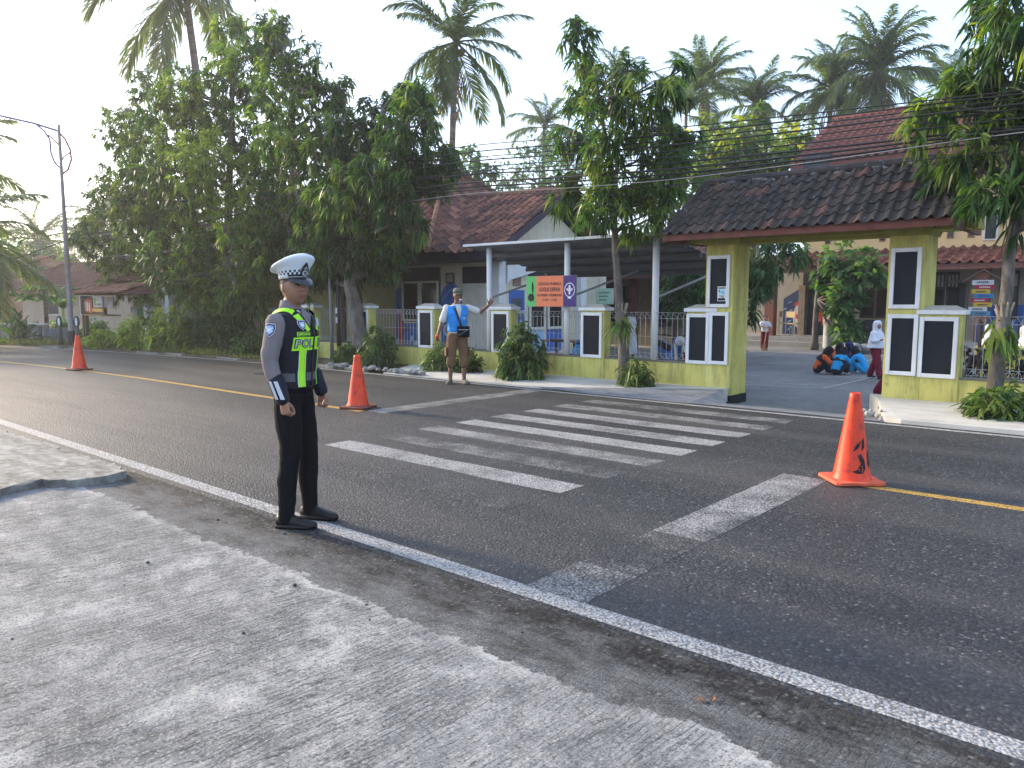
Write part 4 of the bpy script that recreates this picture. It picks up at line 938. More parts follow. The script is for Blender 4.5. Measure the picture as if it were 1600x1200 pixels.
# shrubs
def shrub(label, c, r, n_=None, L=.2, W_=.045, dens=120, per=9, mat=LEAFB_, name='shrub', tint=.45, droop=.6, group=None, cat='shrub', down=.2):
    t = thing(name, label, cat, c, 0, group); R_ = np.array(r); dens = dens * 1.9; bl = [((0, 0, R_[2] * .75), R_ * .8), ((R_[0] * .45, 0, R_[2] * .45), R_ * .55), ((-R_[0] * .45, 0, R_[2] * .45), R_ * .55), ((0, -R_[1] * .4, R_[2] * .4), R_ * .55), ((0, 0, R_[2] * 1.35), R_ * .42)]
    data, cl = cloud(bl, dens, per, L, W_, droop, tint, .5, down); data[0][:, 2] = np.maximum(data[0][:, 2], .03)
    link('foliage', leaf_mesh('foliage', *data, mat), t)['kind'] = 'stuff'
    b = MB()
    for i in range(9):
        q = cl[rng.integers(len(cl))]; b.tube(limb_path((random.gauss(0, .04), random.gauss(0, .04), 0), q, 4), [.014, .012, .01, .008, .004], 5)
    b.build('stems', BARK, t, kind='stuff'); return t
def gp(px, py, z=0.05): p = gnd(px, py, z); return (p.x, p.y, z)
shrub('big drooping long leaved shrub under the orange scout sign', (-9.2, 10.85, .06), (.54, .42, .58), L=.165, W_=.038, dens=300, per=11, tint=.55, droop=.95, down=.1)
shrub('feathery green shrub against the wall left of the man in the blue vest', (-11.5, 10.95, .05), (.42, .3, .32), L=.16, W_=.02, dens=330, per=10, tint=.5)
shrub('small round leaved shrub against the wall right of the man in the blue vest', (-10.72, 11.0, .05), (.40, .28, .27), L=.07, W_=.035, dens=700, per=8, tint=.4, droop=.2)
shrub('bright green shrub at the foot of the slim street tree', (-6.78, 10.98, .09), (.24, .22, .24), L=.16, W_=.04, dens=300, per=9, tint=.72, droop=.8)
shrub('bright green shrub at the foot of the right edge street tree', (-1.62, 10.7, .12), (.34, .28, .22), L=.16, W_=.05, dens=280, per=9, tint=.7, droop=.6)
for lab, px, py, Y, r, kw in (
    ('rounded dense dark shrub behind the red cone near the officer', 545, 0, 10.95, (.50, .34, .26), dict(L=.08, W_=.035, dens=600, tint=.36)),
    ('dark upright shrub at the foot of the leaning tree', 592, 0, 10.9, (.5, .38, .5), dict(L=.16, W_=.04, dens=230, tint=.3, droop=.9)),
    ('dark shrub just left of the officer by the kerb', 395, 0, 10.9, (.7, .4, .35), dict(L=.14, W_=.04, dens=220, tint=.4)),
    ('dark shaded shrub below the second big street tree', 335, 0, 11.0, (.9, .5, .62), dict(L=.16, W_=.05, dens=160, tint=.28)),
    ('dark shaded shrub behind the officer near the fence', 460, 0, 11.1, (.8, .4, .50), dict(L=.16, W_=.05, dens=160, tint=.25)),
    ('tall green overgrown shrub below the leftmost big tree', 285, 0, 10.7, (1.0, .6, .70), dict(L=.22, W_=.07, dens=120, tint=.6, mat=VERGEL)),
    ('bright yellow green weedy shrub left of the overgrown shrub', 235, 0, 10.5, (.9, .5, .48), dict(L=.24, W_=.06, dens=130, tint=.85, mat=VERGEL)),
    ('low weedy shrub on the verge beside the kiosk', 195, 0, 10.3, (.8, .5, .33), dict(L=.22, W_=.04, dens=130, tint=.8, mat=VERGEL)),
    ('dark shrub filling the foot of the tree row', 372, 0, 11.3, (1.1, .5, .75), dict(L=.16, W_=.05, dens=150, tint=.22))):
    p = at(px, 560, Y); shrub(lab, (p.x, Y + off(p.x) * .6, .05), r, **kw)
# grass and weeds on the verge
N = 9000; x = rng.uniform(-40, -12.5, N); y = 10.25 + 1.1 * rng.random(N) ** 1.2; keep = (np.sin(x * 1.7) + np.sin(x * .61 + 1) + rng.normal(0, .7, N)) > -.2
keep &= (x < -14.8) | (y > 10.75)
x, y = x[keep], y[keep]; N = len(x); offv = np.where(x < -14, -.008 * (x + 14) ** 2, 0)
gm = leaf_mesh('grass', np.stack([x, y + offv, np.full(N, .04)], 1), rng.normal(size=(N, 3)) * [.5, .5, .1] + [0, 0, .9], rng.uniform(.1, .36, N) * np.where(x < -19, 1.5, .8), np.full(N, .014), np.full(N, .5), rng.random(N), GRASS)
tag(link('grass', gm), 'long weedy grass along the verge under the street trees', kind='stuff')

# coconut palms: trunk, single fronds, nuts
def frond_mesh(el, L=3.9, nl=68, bend=1.5, mat=FROND, dead=0.0):
    pts = []; p = np.zeros(3); k = 24; a = el
    for i in range(k + 1):
        pts.append(p.copy()); t = i / k; p = p + np.array([math.cos(a), 0, math.sin(a)]) * L / k; a = a - bend / k * (.35 + 1.3 * t)
    pts = np.array(pts); b = MB(); b.tube([Vector(q) for q in pts], [.055 * (1 - .85 * i / k) + .006 for i in range(k + 1)], 5, flat=.6)
    V = [np.array(b.v)]; base = len(b.v); quads = [np.array([f for f in b.f if len(f) == 4])]; tint = [np.full(base, .75)]
    PB, DD, LL, TT = [], [], [], []
    for i in range(nl):
        t = .13 + .86 * i / (nl - 1); f = t * k; j = min(k - 1, int(f)); q = pts[j] + (pts[j + 1] - pts[j]) * (f - j); tg = pts[j + 1] - pts[j]; tg = tg / np.linalg.norm(tg)
        ln = (.95 * math.sin(math.pi * min(1, .18 + .80 * t)) ** .7 + .12) * L / 3.9
        for s_ in (-1, 1):
            if random.random() < .04 + dead * .3: continue
            nrm = np.array([-tg[2], 0, tg[0]]); sp = .55 + .25 * (1 - t)
            d = tg * (.62 + .25 * t) + np.array([0, s_ * sp, 0]) + nrm * random.uniform(.0, .3) + rng.normal(size=3) * .07
            PB.append(q); DD.append(d); LL.append(ln * random.uniform(.85, 1.1)); TT.append(np.clip(.42 + rng.normal(0, .13) + .25 * (t > .9), 0, 1))
    PB = np.array(PB); DD = unit(np.array(DD)); LL = np.array(LL); TT = np.array(TT); N = len(PB)
    S = unit(np.cross(DD, np.array([0, 0, 1.0]) + rng.normal(size=(N, 3)) * .3)); W0 = .075 * L / 3.9; vv_ = []
    for t, w_ in ((0, .5), (.45, 1.0), (1, .0)):
        q = PB + DD * (LL * t)[:, None]; q[:, 2] -= (.55 + .5 * dead) * LL * t * t
        if w_: vv_ += [q - S * W0 * w_ * .5, q + S * W0 * w_ * .5]
        else: vv_.append(q)
    V2 = np.stack(vv_, 1).reshape(-1, 3); o = (base + np.arange(N) * 5)[:, None]
    return arr_mesh('frond', np.concatenate([V[0], V2]), [np.concatenate([quads[0], o + np.array([[0, 2, 3, 1]])]), o + np.array([[2, 4, 3]])], mat, np.concatenate([tint[0], np.repeat(TT, 5)]))
FM = {k: [frond_mesh(e, bend=bd) for bd in (.95, 1.5)] for k, e in (('up', R(72)), ('mid', R(38)), ('low', R(2)), ('hang', R(-38)))}
DF = frond_mesh(R(-62), 3.2, 34, .6, DEADF, .8)
NUT = MB().ball((0, 0, 0), (.14, .14, .17), 9, 7).mesh('coconut', M((.16, .17, .05), .55, .3, 5), True)
NUT2 = MB().ball((0, 0, 0), (.14, .14, .17), 9, 7).mesh('coconut', M((.28, .17, .06), .55, .3, 5), True)
def palm(label, crown, base, sc=1.0, seed=1, spread=(7, 8, 7, 4), dead=3, nuts=6, lean=.4, group='coconut palms'):
    r_ = random.Random(seed); c = Vector(crown); b0 = Vector(base); t = thing('coconut_palm', label, 'palm tree', b0, 0, group)
    top = c - b0; pts = [Vector((top.x * (u ** 1.8), top.y * (u ** 1.8), top.z * u)) for u in np.linspace(0, 1, 14)]
    b = MB(); b.tube(pts, [(.20 - .07 * u + .10 * max(0, .12 - u) / .12) * sc for u in np.linspace(0, 1, 14)], 9); b.build('trunk', PBARK, t, True)
    az = r_.random() * 6
    for kind, cnt in zip(('up', 'mid', 'low', 'hang'), spread):
        for i in range(cnt):
            az += 2.399963 + r_.uniform(-.25, .25); o = link('frond', r_.choice(FM[kind]), t); o.location = top; s = sc * r_.uniform(.85, 1.12) * (.9 if kind == 'up' else 1)
            o.rotation_euler = (r_.uniform(-.35, .35), r_.uniform(-.2, .2), az); o.scale = (s, s, s)
    for i in range(dead):
        o = link('dry_frond', DF, t); o.location = top - Vector((0, 0, .2)); o.rotation_euler = (r_.uniform(-.3, .3), r_.uniform(-.1, .3), r_.random() * 6.28); o.scale = (sc,) * 3
    for i in range(nuts):
        a = r_.random() * 6.28; o = link('coconut', r_.choice((NUT, NUT2)), t); o.location = top + Vector((math.cos(a) * .32, math.sin(a) * .32, -.25 - .35 * r_.random())) * sc; o.scale = (sc,) * 3
    return t
def PL(px, py, d, h=None):
    p = atD(px, py, d); return p
def palm_at(label, px, py, d, sc, seed, dx=0.0, **kw):
    c = atD(px, py, d); return palm(label, c, (c.x + dx * _RT.x, c.y + dx * _RT.y, GZ), sc, seed, **kw)
palm_at('tall coconut palm at the top edge above the leftmost big tree', 288, -24, 33, 1.12, 3, .9, spread=(4, 7, 7, 4), dead=0)
palm_at('tall lone coconut palm with hanging dry fronds above the leaning dark tree', 712, 66, 27, .74, 12, -.3, spread=(5, 6, 6, 5), dead=3, nuts=8)
palm_at('coconut palm rising behind the slim street tree, leftmost of the grove on the right', 1098, 135, 42, .80, 21, .2, spread=(15, 8, 5, 2), dead=1, nuts=3)
palm_at('coconut palm in the grove, second from the left above the flowering trees', 1182, 165, 44, .76, 33, .4, spread=(15, 8, 5, 3), dead=1, nuts=2)
palm_at('coconut palm left of the tallest palm above the red tiled roof', 1300, 140, 43, .86, 41, -.3, spread=(14, 9, 6, 4), dead=2, nuts=4)
palm_at('tallest coconut palm with nut clusters above the red tiled roof', 1372, 112, 40, 1.02, 55, .3, spread=(16, 9, 7, 6), dead=2, nuts=16)
palm_at('pale coconut palm top peeping out behind the slim street tree crown', 965, 128, 52, .80, 61, 0, spread=(8, 5, 3, 0), dead=0, nuts=0)
palm_at('small hazy coconut palm above the trees behind the gable', 850, 200, 52, .80, 71, 0, spread=(7, 5, 5, 1), dead=0, nuts=0)
palm_at('short yellow green palm between the slim tree and the grove', 1072, 180, 38, .62, 81, 0, spread=(10, 4, 1, 0), dead=0, nuts=0)
palm_at('pale palm top behind the right edge tree', 1492, 140, 44, .8, 85, 0, spread=(9, 5, 3, 0), dead=0, nuts=0)
palm_at('coconut palm at the left edge with long fronds over the grey wall', -85, 375, 26, 1.0, 94, -.3, spread=(4, 7, 8, 3), dead=0, nuts=0)
palm_at('second coconut palm at the left edge, taller and farther', -110, 245, 33, 1.0, 97, -.3, spread=(4, 7, 7, 3), dead=0, nuts=0)
palm_at('faint hazy palm far behind the lamp post', 160, 345, 68, 1.0, 99, .2, spread=(6, 6, 6, 2), dead=0, nuts=0)
palm_at('faint hazy palm just left of the lamp post', 60, 375, 62, 1.0, 103, .2, spread=(6, 6, 6, 2), dead=0, nuts=0)

# background trees
def bgtree(label, lst, Y, mat=LEAF2, L=.34, W_=.14, dens=64, per=8, tint=.5, name='broadleaf_tree', **kw):
    bl = pb(lst, Y, 1.2); c = sum((Vector(q[0]) for q in bl), Vector()) / len(bl)
    return tree(label, [(c.x, Y, GZ), (c.x + .1, Y, c.z * .5), (c.x, Y, c.z * 1.05)], .22, bl, dens, per, L, W_, mat, 'trees behind the school', name, .3, tint, 2, **kw)
bgtree('green tree with yellow flower sprays behind the gateway roof', [(1130, 225, 34), (1165, 215, 34), (1100, 250, 36), (1150, 255, 42), (1195, 245, 36), (1180, 275, 36), (1120, 280, 36), (1090, 290, 30)], 30, LEAFY, tint=.5)
bgtree('green flowering tree just left of the red tiled two storey roof', [(1215, 225, 28), (1240, 240, 30), (1225, 265, 30), (1255, 215, 24), (1200, 290, 28)], 33, LEAFY, tint=.42)
bgtree('light green tree behind the slim street tree', [(1060, 230, 30), (1040, 270, 32), (1075, 290, 30), (1015, 300, 28)], 28, LEAF2, tint=.7)
bgtree('hazy feathery green tree behind the gable', [(850, 235, 32), (820, 265, 38), (870, 275, 40), (790, 285, 30), (900, 250, 26), (840, 300, 34)], 36, LEAF2, tint=.62, L=.25, W_=.08, dens=50)
bgtree('small dark tree between the leaning tree and the gable ridge', [(735, 262, 22), (715, 280, 24), (760, 275, 20)], 30, LEAF2, tint=.4)
bgtree('tree behind the right edge street tree', [(1500, 200, 34), (1560, 190, 40), (1530, 170, 30), (1600, 200, 40)], 34, LEAF2, tint=.4)
bgtree('dark mango tree at the left edge behind the palm', [(20, 415, 40), (-30, 400, 50), (65, 430, 34), (40, 460, 32), (100, 425, 24), (-10, 450, 40)], 15.5, LEAF2, tint=.35, dens=40)
bgtree('pale hazy tree far behind the lamp post', [(120, 385, 30), (150, 365, 30), (175, 400, 30), (95, 405, 26), (200, 370, 30)], 42, LEAF2, tint=.5, dens=26)
bgtree('hazy tree filling the far end of the road', [(30, 395, 40), (70, 410, 30), (-30, 380, 50), (150, 420, 40)], 36, LEAF2, tint=.45, dens=26)
from mathutils import noise as mnoise

# ------------------------------------------------------------------ people
n = NT('skin'); v = n.coord()
def skinmat(name, c):
    n = NT(name); v = n.coord()
    m = n.done(n.ramp(n.noise(v, 14, 4), [(.3, tuple(x * .86 for x in c)), (.7, tuple(min(1, x * 1.12) for x in c))]), .5, n.bump(n.noise(v, 160, 2), .12, .002), .35)
    n.b.inputs['Subsurface Weight'].default_value = .06; n.b.inputs['Subsurface Radius'].default_value = (.012, .005, .003); return m
def cloth(col, rough=.85, var=.12, sc=9, bump=.5):
    n = NT('cloth'); v = n.coord(); c = n.ramp(n.noise(v, sc, 4), [(.3, tuple(x * (1 - var) for x in col)), (.7, tuple(min(1, x * (1 + var)) for x in col))])
    h = n.math('ADD', n.math('MULTIPLY', n.noise(n.coord((1, 1, .6)), 13, 3, .5, .8), 1.0), n.math('MULTIPLY', n.noise(v, 260, 2), .12))
    return n.done(c, rough, n.bump(h, bump, .02), .2)
def dens_tube(b, pts, rads, n=12, sub=4, flat=1.0, up=None, mi=0):
    """smooth tapered limb through joints, rounded at the ends"""
    P = [Vector(p) for p in pts]; out, rr = [], []
    for i in range(len(P) - 1):
        p0 = P[max(0, i - 1)]; p1 = P[i]; p2 = P[i + 1]; p3 = P[min(len(P) - 1, i + 2)]
        for k in range(sub):
            t = k / sub; t2 = t * t; t3 = t2 * t
            q = .5 * ((2 * p1) + (p2 - p0) * t + (2 * p0 - 5 * p1 + 4 * p2 - p3) * t2 + (3 * p1 - p0 - 3 * p2 + p3) * t3)
            out.append(p1.lerp(p2, t) * .45 + q * .55); rr.append(rads[i] * (1 - t) + rads[i + 1] * t)
    out.append(P[-1]); rr.append(rads[-1])
    d0 = (out[0] - out[1]).normalized(); d1 = (out[-1] - out[-2]).normalized()
    out = [out[0] + d0 * rr[0] * .85, out[0] + d0 * rr[0] * .5] + out + [out[-1] + d1 * rr[-1] * .5, out[-1] + d1 * rr[-1] * .85]
    rr = [rr[0] * .35, rr[0] * .82] + rr + [rr[-1] * .82, rr[-1] * .35]
    return b.tube(out, rr, n, mi, True, flat, up)
def cut(pts, rads, f0, f1):
    """part of a polyline between length fractions"""
    P = [Vector(p) for p in pts]; L = [0]
    for a, c in zip(P[:-1], P[1:]): L.append(L[-1] + (c - a).length)
    T = L[-1]; res, rr = [], []
    def ev(s):
        for i in range(len(P) - 1):
            if s <= L[i + 1] + 1e-9:
                t = (s - L[i]) / (L[i + 1] - L[i] + 1e-9); return P[i].lerp(P[i + 1], t), rads[i] * (1 - t) + rads[i + 1] * t
        return P[-1], rads[-1]
    p, r = ev(f0 * T); res.append(p); rr.append(r)
    for i in range(len(P)):
        if f0 * T + .01 < L[i] < f1 * T - .01: res.append(P[i]); rr.append(rads[i])
    p, r = ev(f1 * T); res.append(p); rr.append(r); return res, rr
_dg = None
def remesh(b, name, mats, voxel, parent=None, it=3, matfn=None, fac=.5, wr=0.0):
    me = b.mesh(name, mats); o = bpy.data.objects.new(name, me); COL.objects.link(o)
    m = o.modifiers.new('r', 'REMESH'); m.mode = 'VOXEL'; m.voxel_size = voxel; m.use_smooth_shade = True
    if it: s = o.modifiers.new('s', 'SMOOTH'); s.factor = fac; s.iterations = it
    dg = bpy.context.evaluated_depsgraph_get(); me2 = bpy.data.meshes.new_from_object(o.evaluated_get(dg)); bpy.data.objects.remove(o)
    me2.name = name
    if wr:
        k = len(me2.vertices); co = np.zeros(k * 3); me2.vertices.foreach_get('co', co); co = co.reshape(-1, 3); nn = np.zeros(k * 3); me2.vertices.foreach_get('normal', nn); nn = nn.reshape(-1, 3)
        d = np.array([mnoise.noise(Vector((p[0] * 7, p[1] * 7, p[2] * 9 + 4 * p[0] + 3 * p[1]))) + .35 * mnoise.noise(Vector((p[0] * 13 + 5, p[1] * 13, p[2] * 22 + 9 * p[0]))) for p in co]); co = co + nn * (d * wr)[:, None]
        me2.vertices.foreach_set('co', co.ravel()); me2.update()
    if not me2.materials:
        for mt in (mats if isinstance(mats, (list, tuple)) else [mats]): me2.materials.append(mt)
    me2.polygons.foreach_set('use_smooth', [True] * len(me2.polygons))
    if matfn:
        k = len(me2.polygons); c = np.zeros(k * 3); me2.polygons.foreach_get('center', c); me2.polygons.foreach_set('material_index', np.asarray(matfn(c.reshape(-1, 3)), np.int32)); me2.update()
    return link(name, me2, parent)
def head_mb(b, X, s=1.0, nose=1.0, mi=0, wide=1.0):
    nu, nv = 56, 44; rings = []
    for j in range(nv + 1):
        ph = -math.pi / 2 + math.pi * (j + .03) / (nv + .06); ring = []
        for i in range(nu):
            th = 2 * math.pi * i / nu; cx, sy, z = math.cos(ph) * math.cos(th), math.cos(ph) * math.sin(th), math.sin(ph)
            x = .097 * cx * (1 + (wide - 1) * .6); y = .076 * sy * wide; zz = .118 * z
            if zz < 0:
                q = (-zz / .118); y *= 1 - (.30 if wide == 1 else .20) * q ** 1.8; x = x * (1 - .12 * q ** 2) + (.016 * q if cx > 0 else .036 * q)
            else: y *= 1 + .03 * z
            if cx > 0:
                f = min(1, cx * 2.2); g = lambda u, w_: math.exp(-(u / w_) ** 2)
                x -= .006 * cx
                nz = max(0, min(1, (.034 - zz) / .056)) if zz > -.022 else max(0, 1 - (-.022 - zz) / .011)
                x += f * nose * .026 * g(y, .0115 + .006 * nz) * nz
                x += f * .006 * g(zz - .030, .012) * g(abs(y) - .026, .030)
                x -= f * .010 * g(abs(y) - .032, .015) * g(zz - .010, .012)
                x += f * .0095 * g(y, .025) * (g(zz + .052, .0065) + 1.1 * g(zz + .067, .0075)) - f * .004 * g(y, .024) * g(zz + .0595, .0028)
                x += f * .009 * g(y, .024) * g(zz + .098, .016); x += f * .004 * g(abs(y) - .045, .02) * g(zz + .02, .025)
            ring.append(X @ (Vector((x, y, zz)) * s))
        rings.append(ring)
    b.loft(rings, mi)
    for sg in (-1, 1):
        E_ = X @ Matrix.Translation(Vector((-.008, sg * .077 * wide, -.008)) * s) @ Matrix.Rotation(sg * .35, 4, 'Z') @ Matrix.Rotation(-.2, 4, 'Y')
        b.ball((0, 0, 0), (.019 * s, .008 * s, .033 * s), 10, 8, mi, E_.to_3x3()) if False else b.loft([[E_ @ Vector((math.cos(a) * .018 * q * s, w_ * s, math.sin(a) * .032 * q * s)) for a in np.linspace(0, 2 * math.pi, 13)[:-1]] for q, w_ in ((.5, -.008), (.95, -.004), (1, .003), (.7, .008))], mi)
def hand_mb(b, wr, d, nrm, side, curl=.5, spread=.1, s=1.0, thumb=.6, mi=0):
    d = Vector(d).normalized(); nrm = Vector(nrm); nrm = (nrm - d * nrm.dot(d)).normalized(); sd_ = d.cross(nrm) * side
    wr = Vector(wr); rings = []
    for t, w_, h in ((-.01, .024, .019), (.02, .032, .017), (.055, .040, .0155), (.085, .041, .0135), (.095, .034, .010)):
        rings.append([wr + d * t * s + sd_ * (math.cos(a) * w_ * s) + nrm * (math.sin(a) * h * s) for a in np.linspace(0, 2 * math.pi, 15)[:-1]])
    b.loft(rings, mi)
    for i, L in enumerate((.072, .080, .074, .058)):
        p = wr + d * (.086 - .004 * abs(i - 1)) * s + sd_ * (.030 - .0195 * i) * s; dr = (d + sd_ * (spread * (1.2 - .8 * i))).normalized(); pts = [p - dr * .02 * s, p]; ang = 0
        for k, fr in enumerate((.46, .30, .24)):
            ang += curl * (.9 if k == 0 else 1.15); q = dr * math.cos(ang) + nrm * math.sin(ang); p = p + q * L * fr * s; pts.append(p)
        r = (.0092 if i < 3 else .0078) * s; dens_tube(b, pts, [r * 1.05, r, r * .96, r * .88, r * .72], 8, 2, mi=mi)
    p = wr + d * .022 * s + sd_ * .024 * s + nrm * .006 * s; q = (sd_ * thumb + d * .75 + nrm * .35 * (1 + curl)).normalized(); q2 = (sd_ * (thumb - .5 * curl) + d * .9 + nrm * (.2 + curl * .4)).normalized()
    dens_tube(b, [p, p + q * .042 * s, p + q * .042 * s + q2 * .032 * s, p + q * .042 * s + q2 * .055 * s], [.0135 * s, .0115 * s, .0105 * s, .008 * s], 8, 2, mi=mi)
TOR = [(.112, .160), (.104, .150), (.112, .158), (.120, .172), (.104, .172), (.060, .078)]
def torso_mb(b, spine, left, grow=0.0, t0=0, t1=5, S=1.0, mi=0, bulk=1.0, close_top=True):
    sp = [Vector(p) for p in spine]; lf = Vector(left).normalized(); rings = []; N = 22
    ts = np.linspace(t0, t1, int((t1 - t0) * 4) + 1)
    for t in ts:
        i = min(4, int(t)); f = t - i; c = sp[i].lerp(sp[i + 1], f); tg = (sp[min(5, i + 1)] - sp[max(0, i - (0 if f > .5 else 1))]).normalized()
        lv = (lf - tg * lf.dot(tg)).normalized(); fw_ = lv.cross(tg); rx = (TOR[i][0] * (1 - f) + TOR[i + 1][0] * f) * S * bulk + grow; ry = (TOR[i][1] * (1 - f) + TOR[i + 1][1] * f) * S * bulk + grow
        rings.append([c + fw_ * (abs(math.cos(a)) ** .86 * math.copysign(1, math.cos(a)) * rx) + lv * (abs(math.sin(a)) ** .86 * math.copysign(1, math.sin(a)) * ry) for a in np.linspace(0, 2 * math.pi, N + 1)[:-1]])
    b.loft(rings, mi)
ARM_R = [.056, .050, .041, .036, .027]
def arm_pts(sh, el, wr): sh, el, wr = Vector(sh), Vector(el), Vector(wr); return [sh, sh.lerp(el, .5), el, el.lerp(wr, .5), wr]
LEG_R = [.088, .078, .056, .052, .038]
def leg_pts(hp, kn, an): hp, kn, an = Vector(hp), Vector(kn), Vector(an); return [hp, hp.lerp(kn, .5), kn, kn.lerp(an, .38) + Vector((-.012, 0, 0)), an]
def body(t, J, S, skin, vx, mats=None, matfn=None):
    b = MB(); hd = J['head']; X = Matrix.Translation(hd) @ Matrix.Rotation(J.get('yaw', 0), 4, 'Z') @ Matrix.Rotation(J.get('pitch', 0), 4, 'Y'); hs = J.get('hs', 1.0) * S
    head_mb(b, X, hs, wide=J.get('wide', 1.0), nose=1.25); torso_mb(b, J['spine'], J.get('left', (0, 1, 0)), -.004, 0, 5, S)
    nb = Vector(J['spine'][5]); dens_tube(b, [nb + (nb - Vector(J['spine'][4])) * .1 - Vector((0, 0, .03 * S)), X @ Vector((-.012 * hs, 0, -.075 * hs))], [.064 * S, .054 * hs], 14, 4)
    for k, sd_ in (('ar', -1), ('al', 1)):
        A_ = J[k]; dens_tube(b, arm_pts(*A_[:3]), [r * S * .94 for r in ARM_R], 12, 4); h = J.get('h' + k[1], {})
        d = Vector(h.get('d', (Vector(A_[2]) - Vector(A_[1])))); hand_mb(b, Vector(A_[2]), d, h.get('n', (0, -sd_, 0)), sd_ * h.get('flip', -1), h.get('curl', .5), h.get('spread', .08), S * h.get('s', 1.0), h.get('thumb', .5))
    for k in ('lr', 'll'):
        dens_tube(b, leg_pts(*J[k]), [r * S * .95 for r in LEG_R], 12, 4); an = Vector(J[k][2]); fd = J.get('f' + k[1], 0.0)
        dens_tube(b, [an + Vector((0, 0, -.03 * S)), an + Vector((math.cos(fd) * .10 * S, math.sin(fd) * .10 * S, -.058 * S))], [.030 * S, .014 * S], 10, 3)
    return remesh(b, 'body', mats or skin, vx, t, 1, matfn), X, hs
def sleeves(b, J, S, f, grow, g2=None):
    for k in ('ar', 'al'):
        p, r = cut(arm_pts(*J[k][:3]), ARM_R, 0, f); g2_ = g2 if g2 is not None else grow; m = len(p) - 1
        dens_tube(b, p, [r[i] * S + grow + (g2_ - grow) * i / m for i in range(m + 1)], 14, 4)
def trousers(t, J, S, mat, vx, f=1.0, grow=.014, g2=.022, name='trousers', top=1.3):
    b = MB(); torso_mb(b, J['spine'], J.get('left', (0, 1, 0)), grow * .6, 0, top, S)
    sp0 = Vector(J['spine'][0]); b.ball(sp0 - Vector((0, 0, .035 * S)), (.12 * S, .158 * S, .085 * S), 16, 10)
    for k in ('lr', 'll'):
        p, r = cut(leg_pts(*J[k]), LEG_R, 0, f); m = len(p) - 1; dens_tube(b, p, [r[i] * S + grow + (g2 - grow) * i / m for i in range(m + 1)], 16, 4)
    return remesh(b, name, mat, vx, t, 3, wr=.009 * S)
def shoe_mb(b, an, fd, S, zs=0.0, Lf=.275, low=False):
    X = Matrix.Translation((an[0], an[1], zs)) @ Matrix.Rotation(fd, 4, 'Z'); rings = []
    for x, w_, h in ((-.072, .014, .05), (-.066, .028, .075), (-.03, .036, .098), (.02, .037, .098 if not low else .07), (.06, .040, .078), (.11, .047, .060), (.155, .047, .050), (.185, .036, .042), (.200, .018, .032)):
        x *= Lf / .275; rings.append([X @ Vector((x * S, w_ * S * math.cos(a) * (1.0 if math.sin(a) < .2 else .86), max(0.004, (.5 + .5 * math.sin(a)) * h * 1.08) * S)) for a in np.linspace(0, 2 * math.pi, 17)[:-1]])
    b.loft(rings)
    sole = [(X @ Vector((x * S * Lf / .275, y * S, 0))) for x, y in ((-.068, .028), (-.074, 0), (-.068, -.028), (0, -.035), (.10, -.045), (.155, -.044), (.188, -.022), (.196, 0), (.188, .022), (.155, .044), (.10, .045), (0, .035))]
    b.slab([(p.x, p.y, zs + .026 * S) for p in sole], zs, zs + .026 * S)
    for x, h in ((.045, .086), (.065, .078), (.085, .071)):
        b.tube([X @ Vector((x * S, y * S, (h - 9 * y * y) * S)) for y in (-.026, 0, .026)], .004 * S, 5)
def eyes(X, hs, parent, dark=(.015, .009, .007)):
    wm = M((.34, .30, .27), .3, .05, 5, 0, 0); dm = M(dark, .25, .1, 5, 0, 0); hm = M((.012, .010, .009), .8, .2, 30, 0, 0)
    for sg in (-1, 1):
        b = MB(); c = X @ (Vector((.0745, sg * .032, .0095)) * hs); b.ball(c, .0112 * hs, 10, 8); e = b.build('eye', wm, parent, True)
        b = MB(); b.ball(c + X.to_3x3() @ (Vector((.0062, 0, -.0005)) * hs), .0066 * hs, 8, 6); b.build('iris', dm, e, True)
        b = MB(); b.tube([X @ (Vector(q) * hs) for q in ((.090, sg * .014, .029), (.0895, sg * .03, .033), (.080, sg * .05, .028))], [.002 * hs, .0028 * hs, .0016 * hs], 6); b.build('eyebrow', hm, parent, True)
        b = MB(); b.tube([X @ (Vector(q) * hs) for q in ((.083, sg * .019, .0125), (.0885, sg * .032, .0155), (.078, sg * .047, .0115))], .0028 * hs, 5); b.build('eyelid', hm, parent, True)
def bvh_of(o): return BVHTree.FromPolygons([v_.co.copy() for v_ in o.data.vertices], [tuple(p.vertices) for p in o.data.polygons])
def drape(name, mat, parent, bvh, poly, dirn, off_=.004, nu=8, nv=8, org=None):
    """lay a 4-cornered patch (corner list in 3-D, in front of the cloth) on the cloth along dirn"""
    a, c, d, e = [Vector(p) for p in poly]; dirn = Vector(dirn).normalized(); b = MB(); vs = []
    for j in range(nv + 1):
        for i in range(nu + 1):
            p = a.lerp(c, i / nu).lerp(e.lerp(d, i / nu), j / nv); h = bvh.ray_cast(p, dirn)
            vs.append((h[0] + h[1] * off_) if h[0] is not None else p + dirn * .8)
    o_ = [v_ - dirn * 0 for v_ in vs]; m = nu + 1
    b.add(o_, [(j * m + i, j * m + i + 1, (j + 1) * m + i + 1, (j + 1) * m + i) for j in range(nv) for i in range(nu)])
    return b.build(name, mat, parent, True)
def drape_mesh(me, mat, name, parent, bvh, X, dirn, off_):
    """lay flat lettering or a flat emblem (mesh in its xy plane) on the cloth"""
    bm = bmesh.new(); bm.from_mesh(me); bmesh.ops.triangulate(bm, faces=bm.faces); bmesh.ops.subdivide_edges(bm, edges=[e for e in bm.edges if e.calc_length() > .012], cuts=1)
    bm.to_mesh(me); bm.free(); dirn = Vector(dirn).normalized()
    for v_ in me.vertices:
        p = X @ v_.co; h = bvh.ray_cast(p, dirn); v_.co = (h[0] + h[1] * off_) if h[0] is not None else p
    me.update(); me.name = name; return link(name, me, parent)
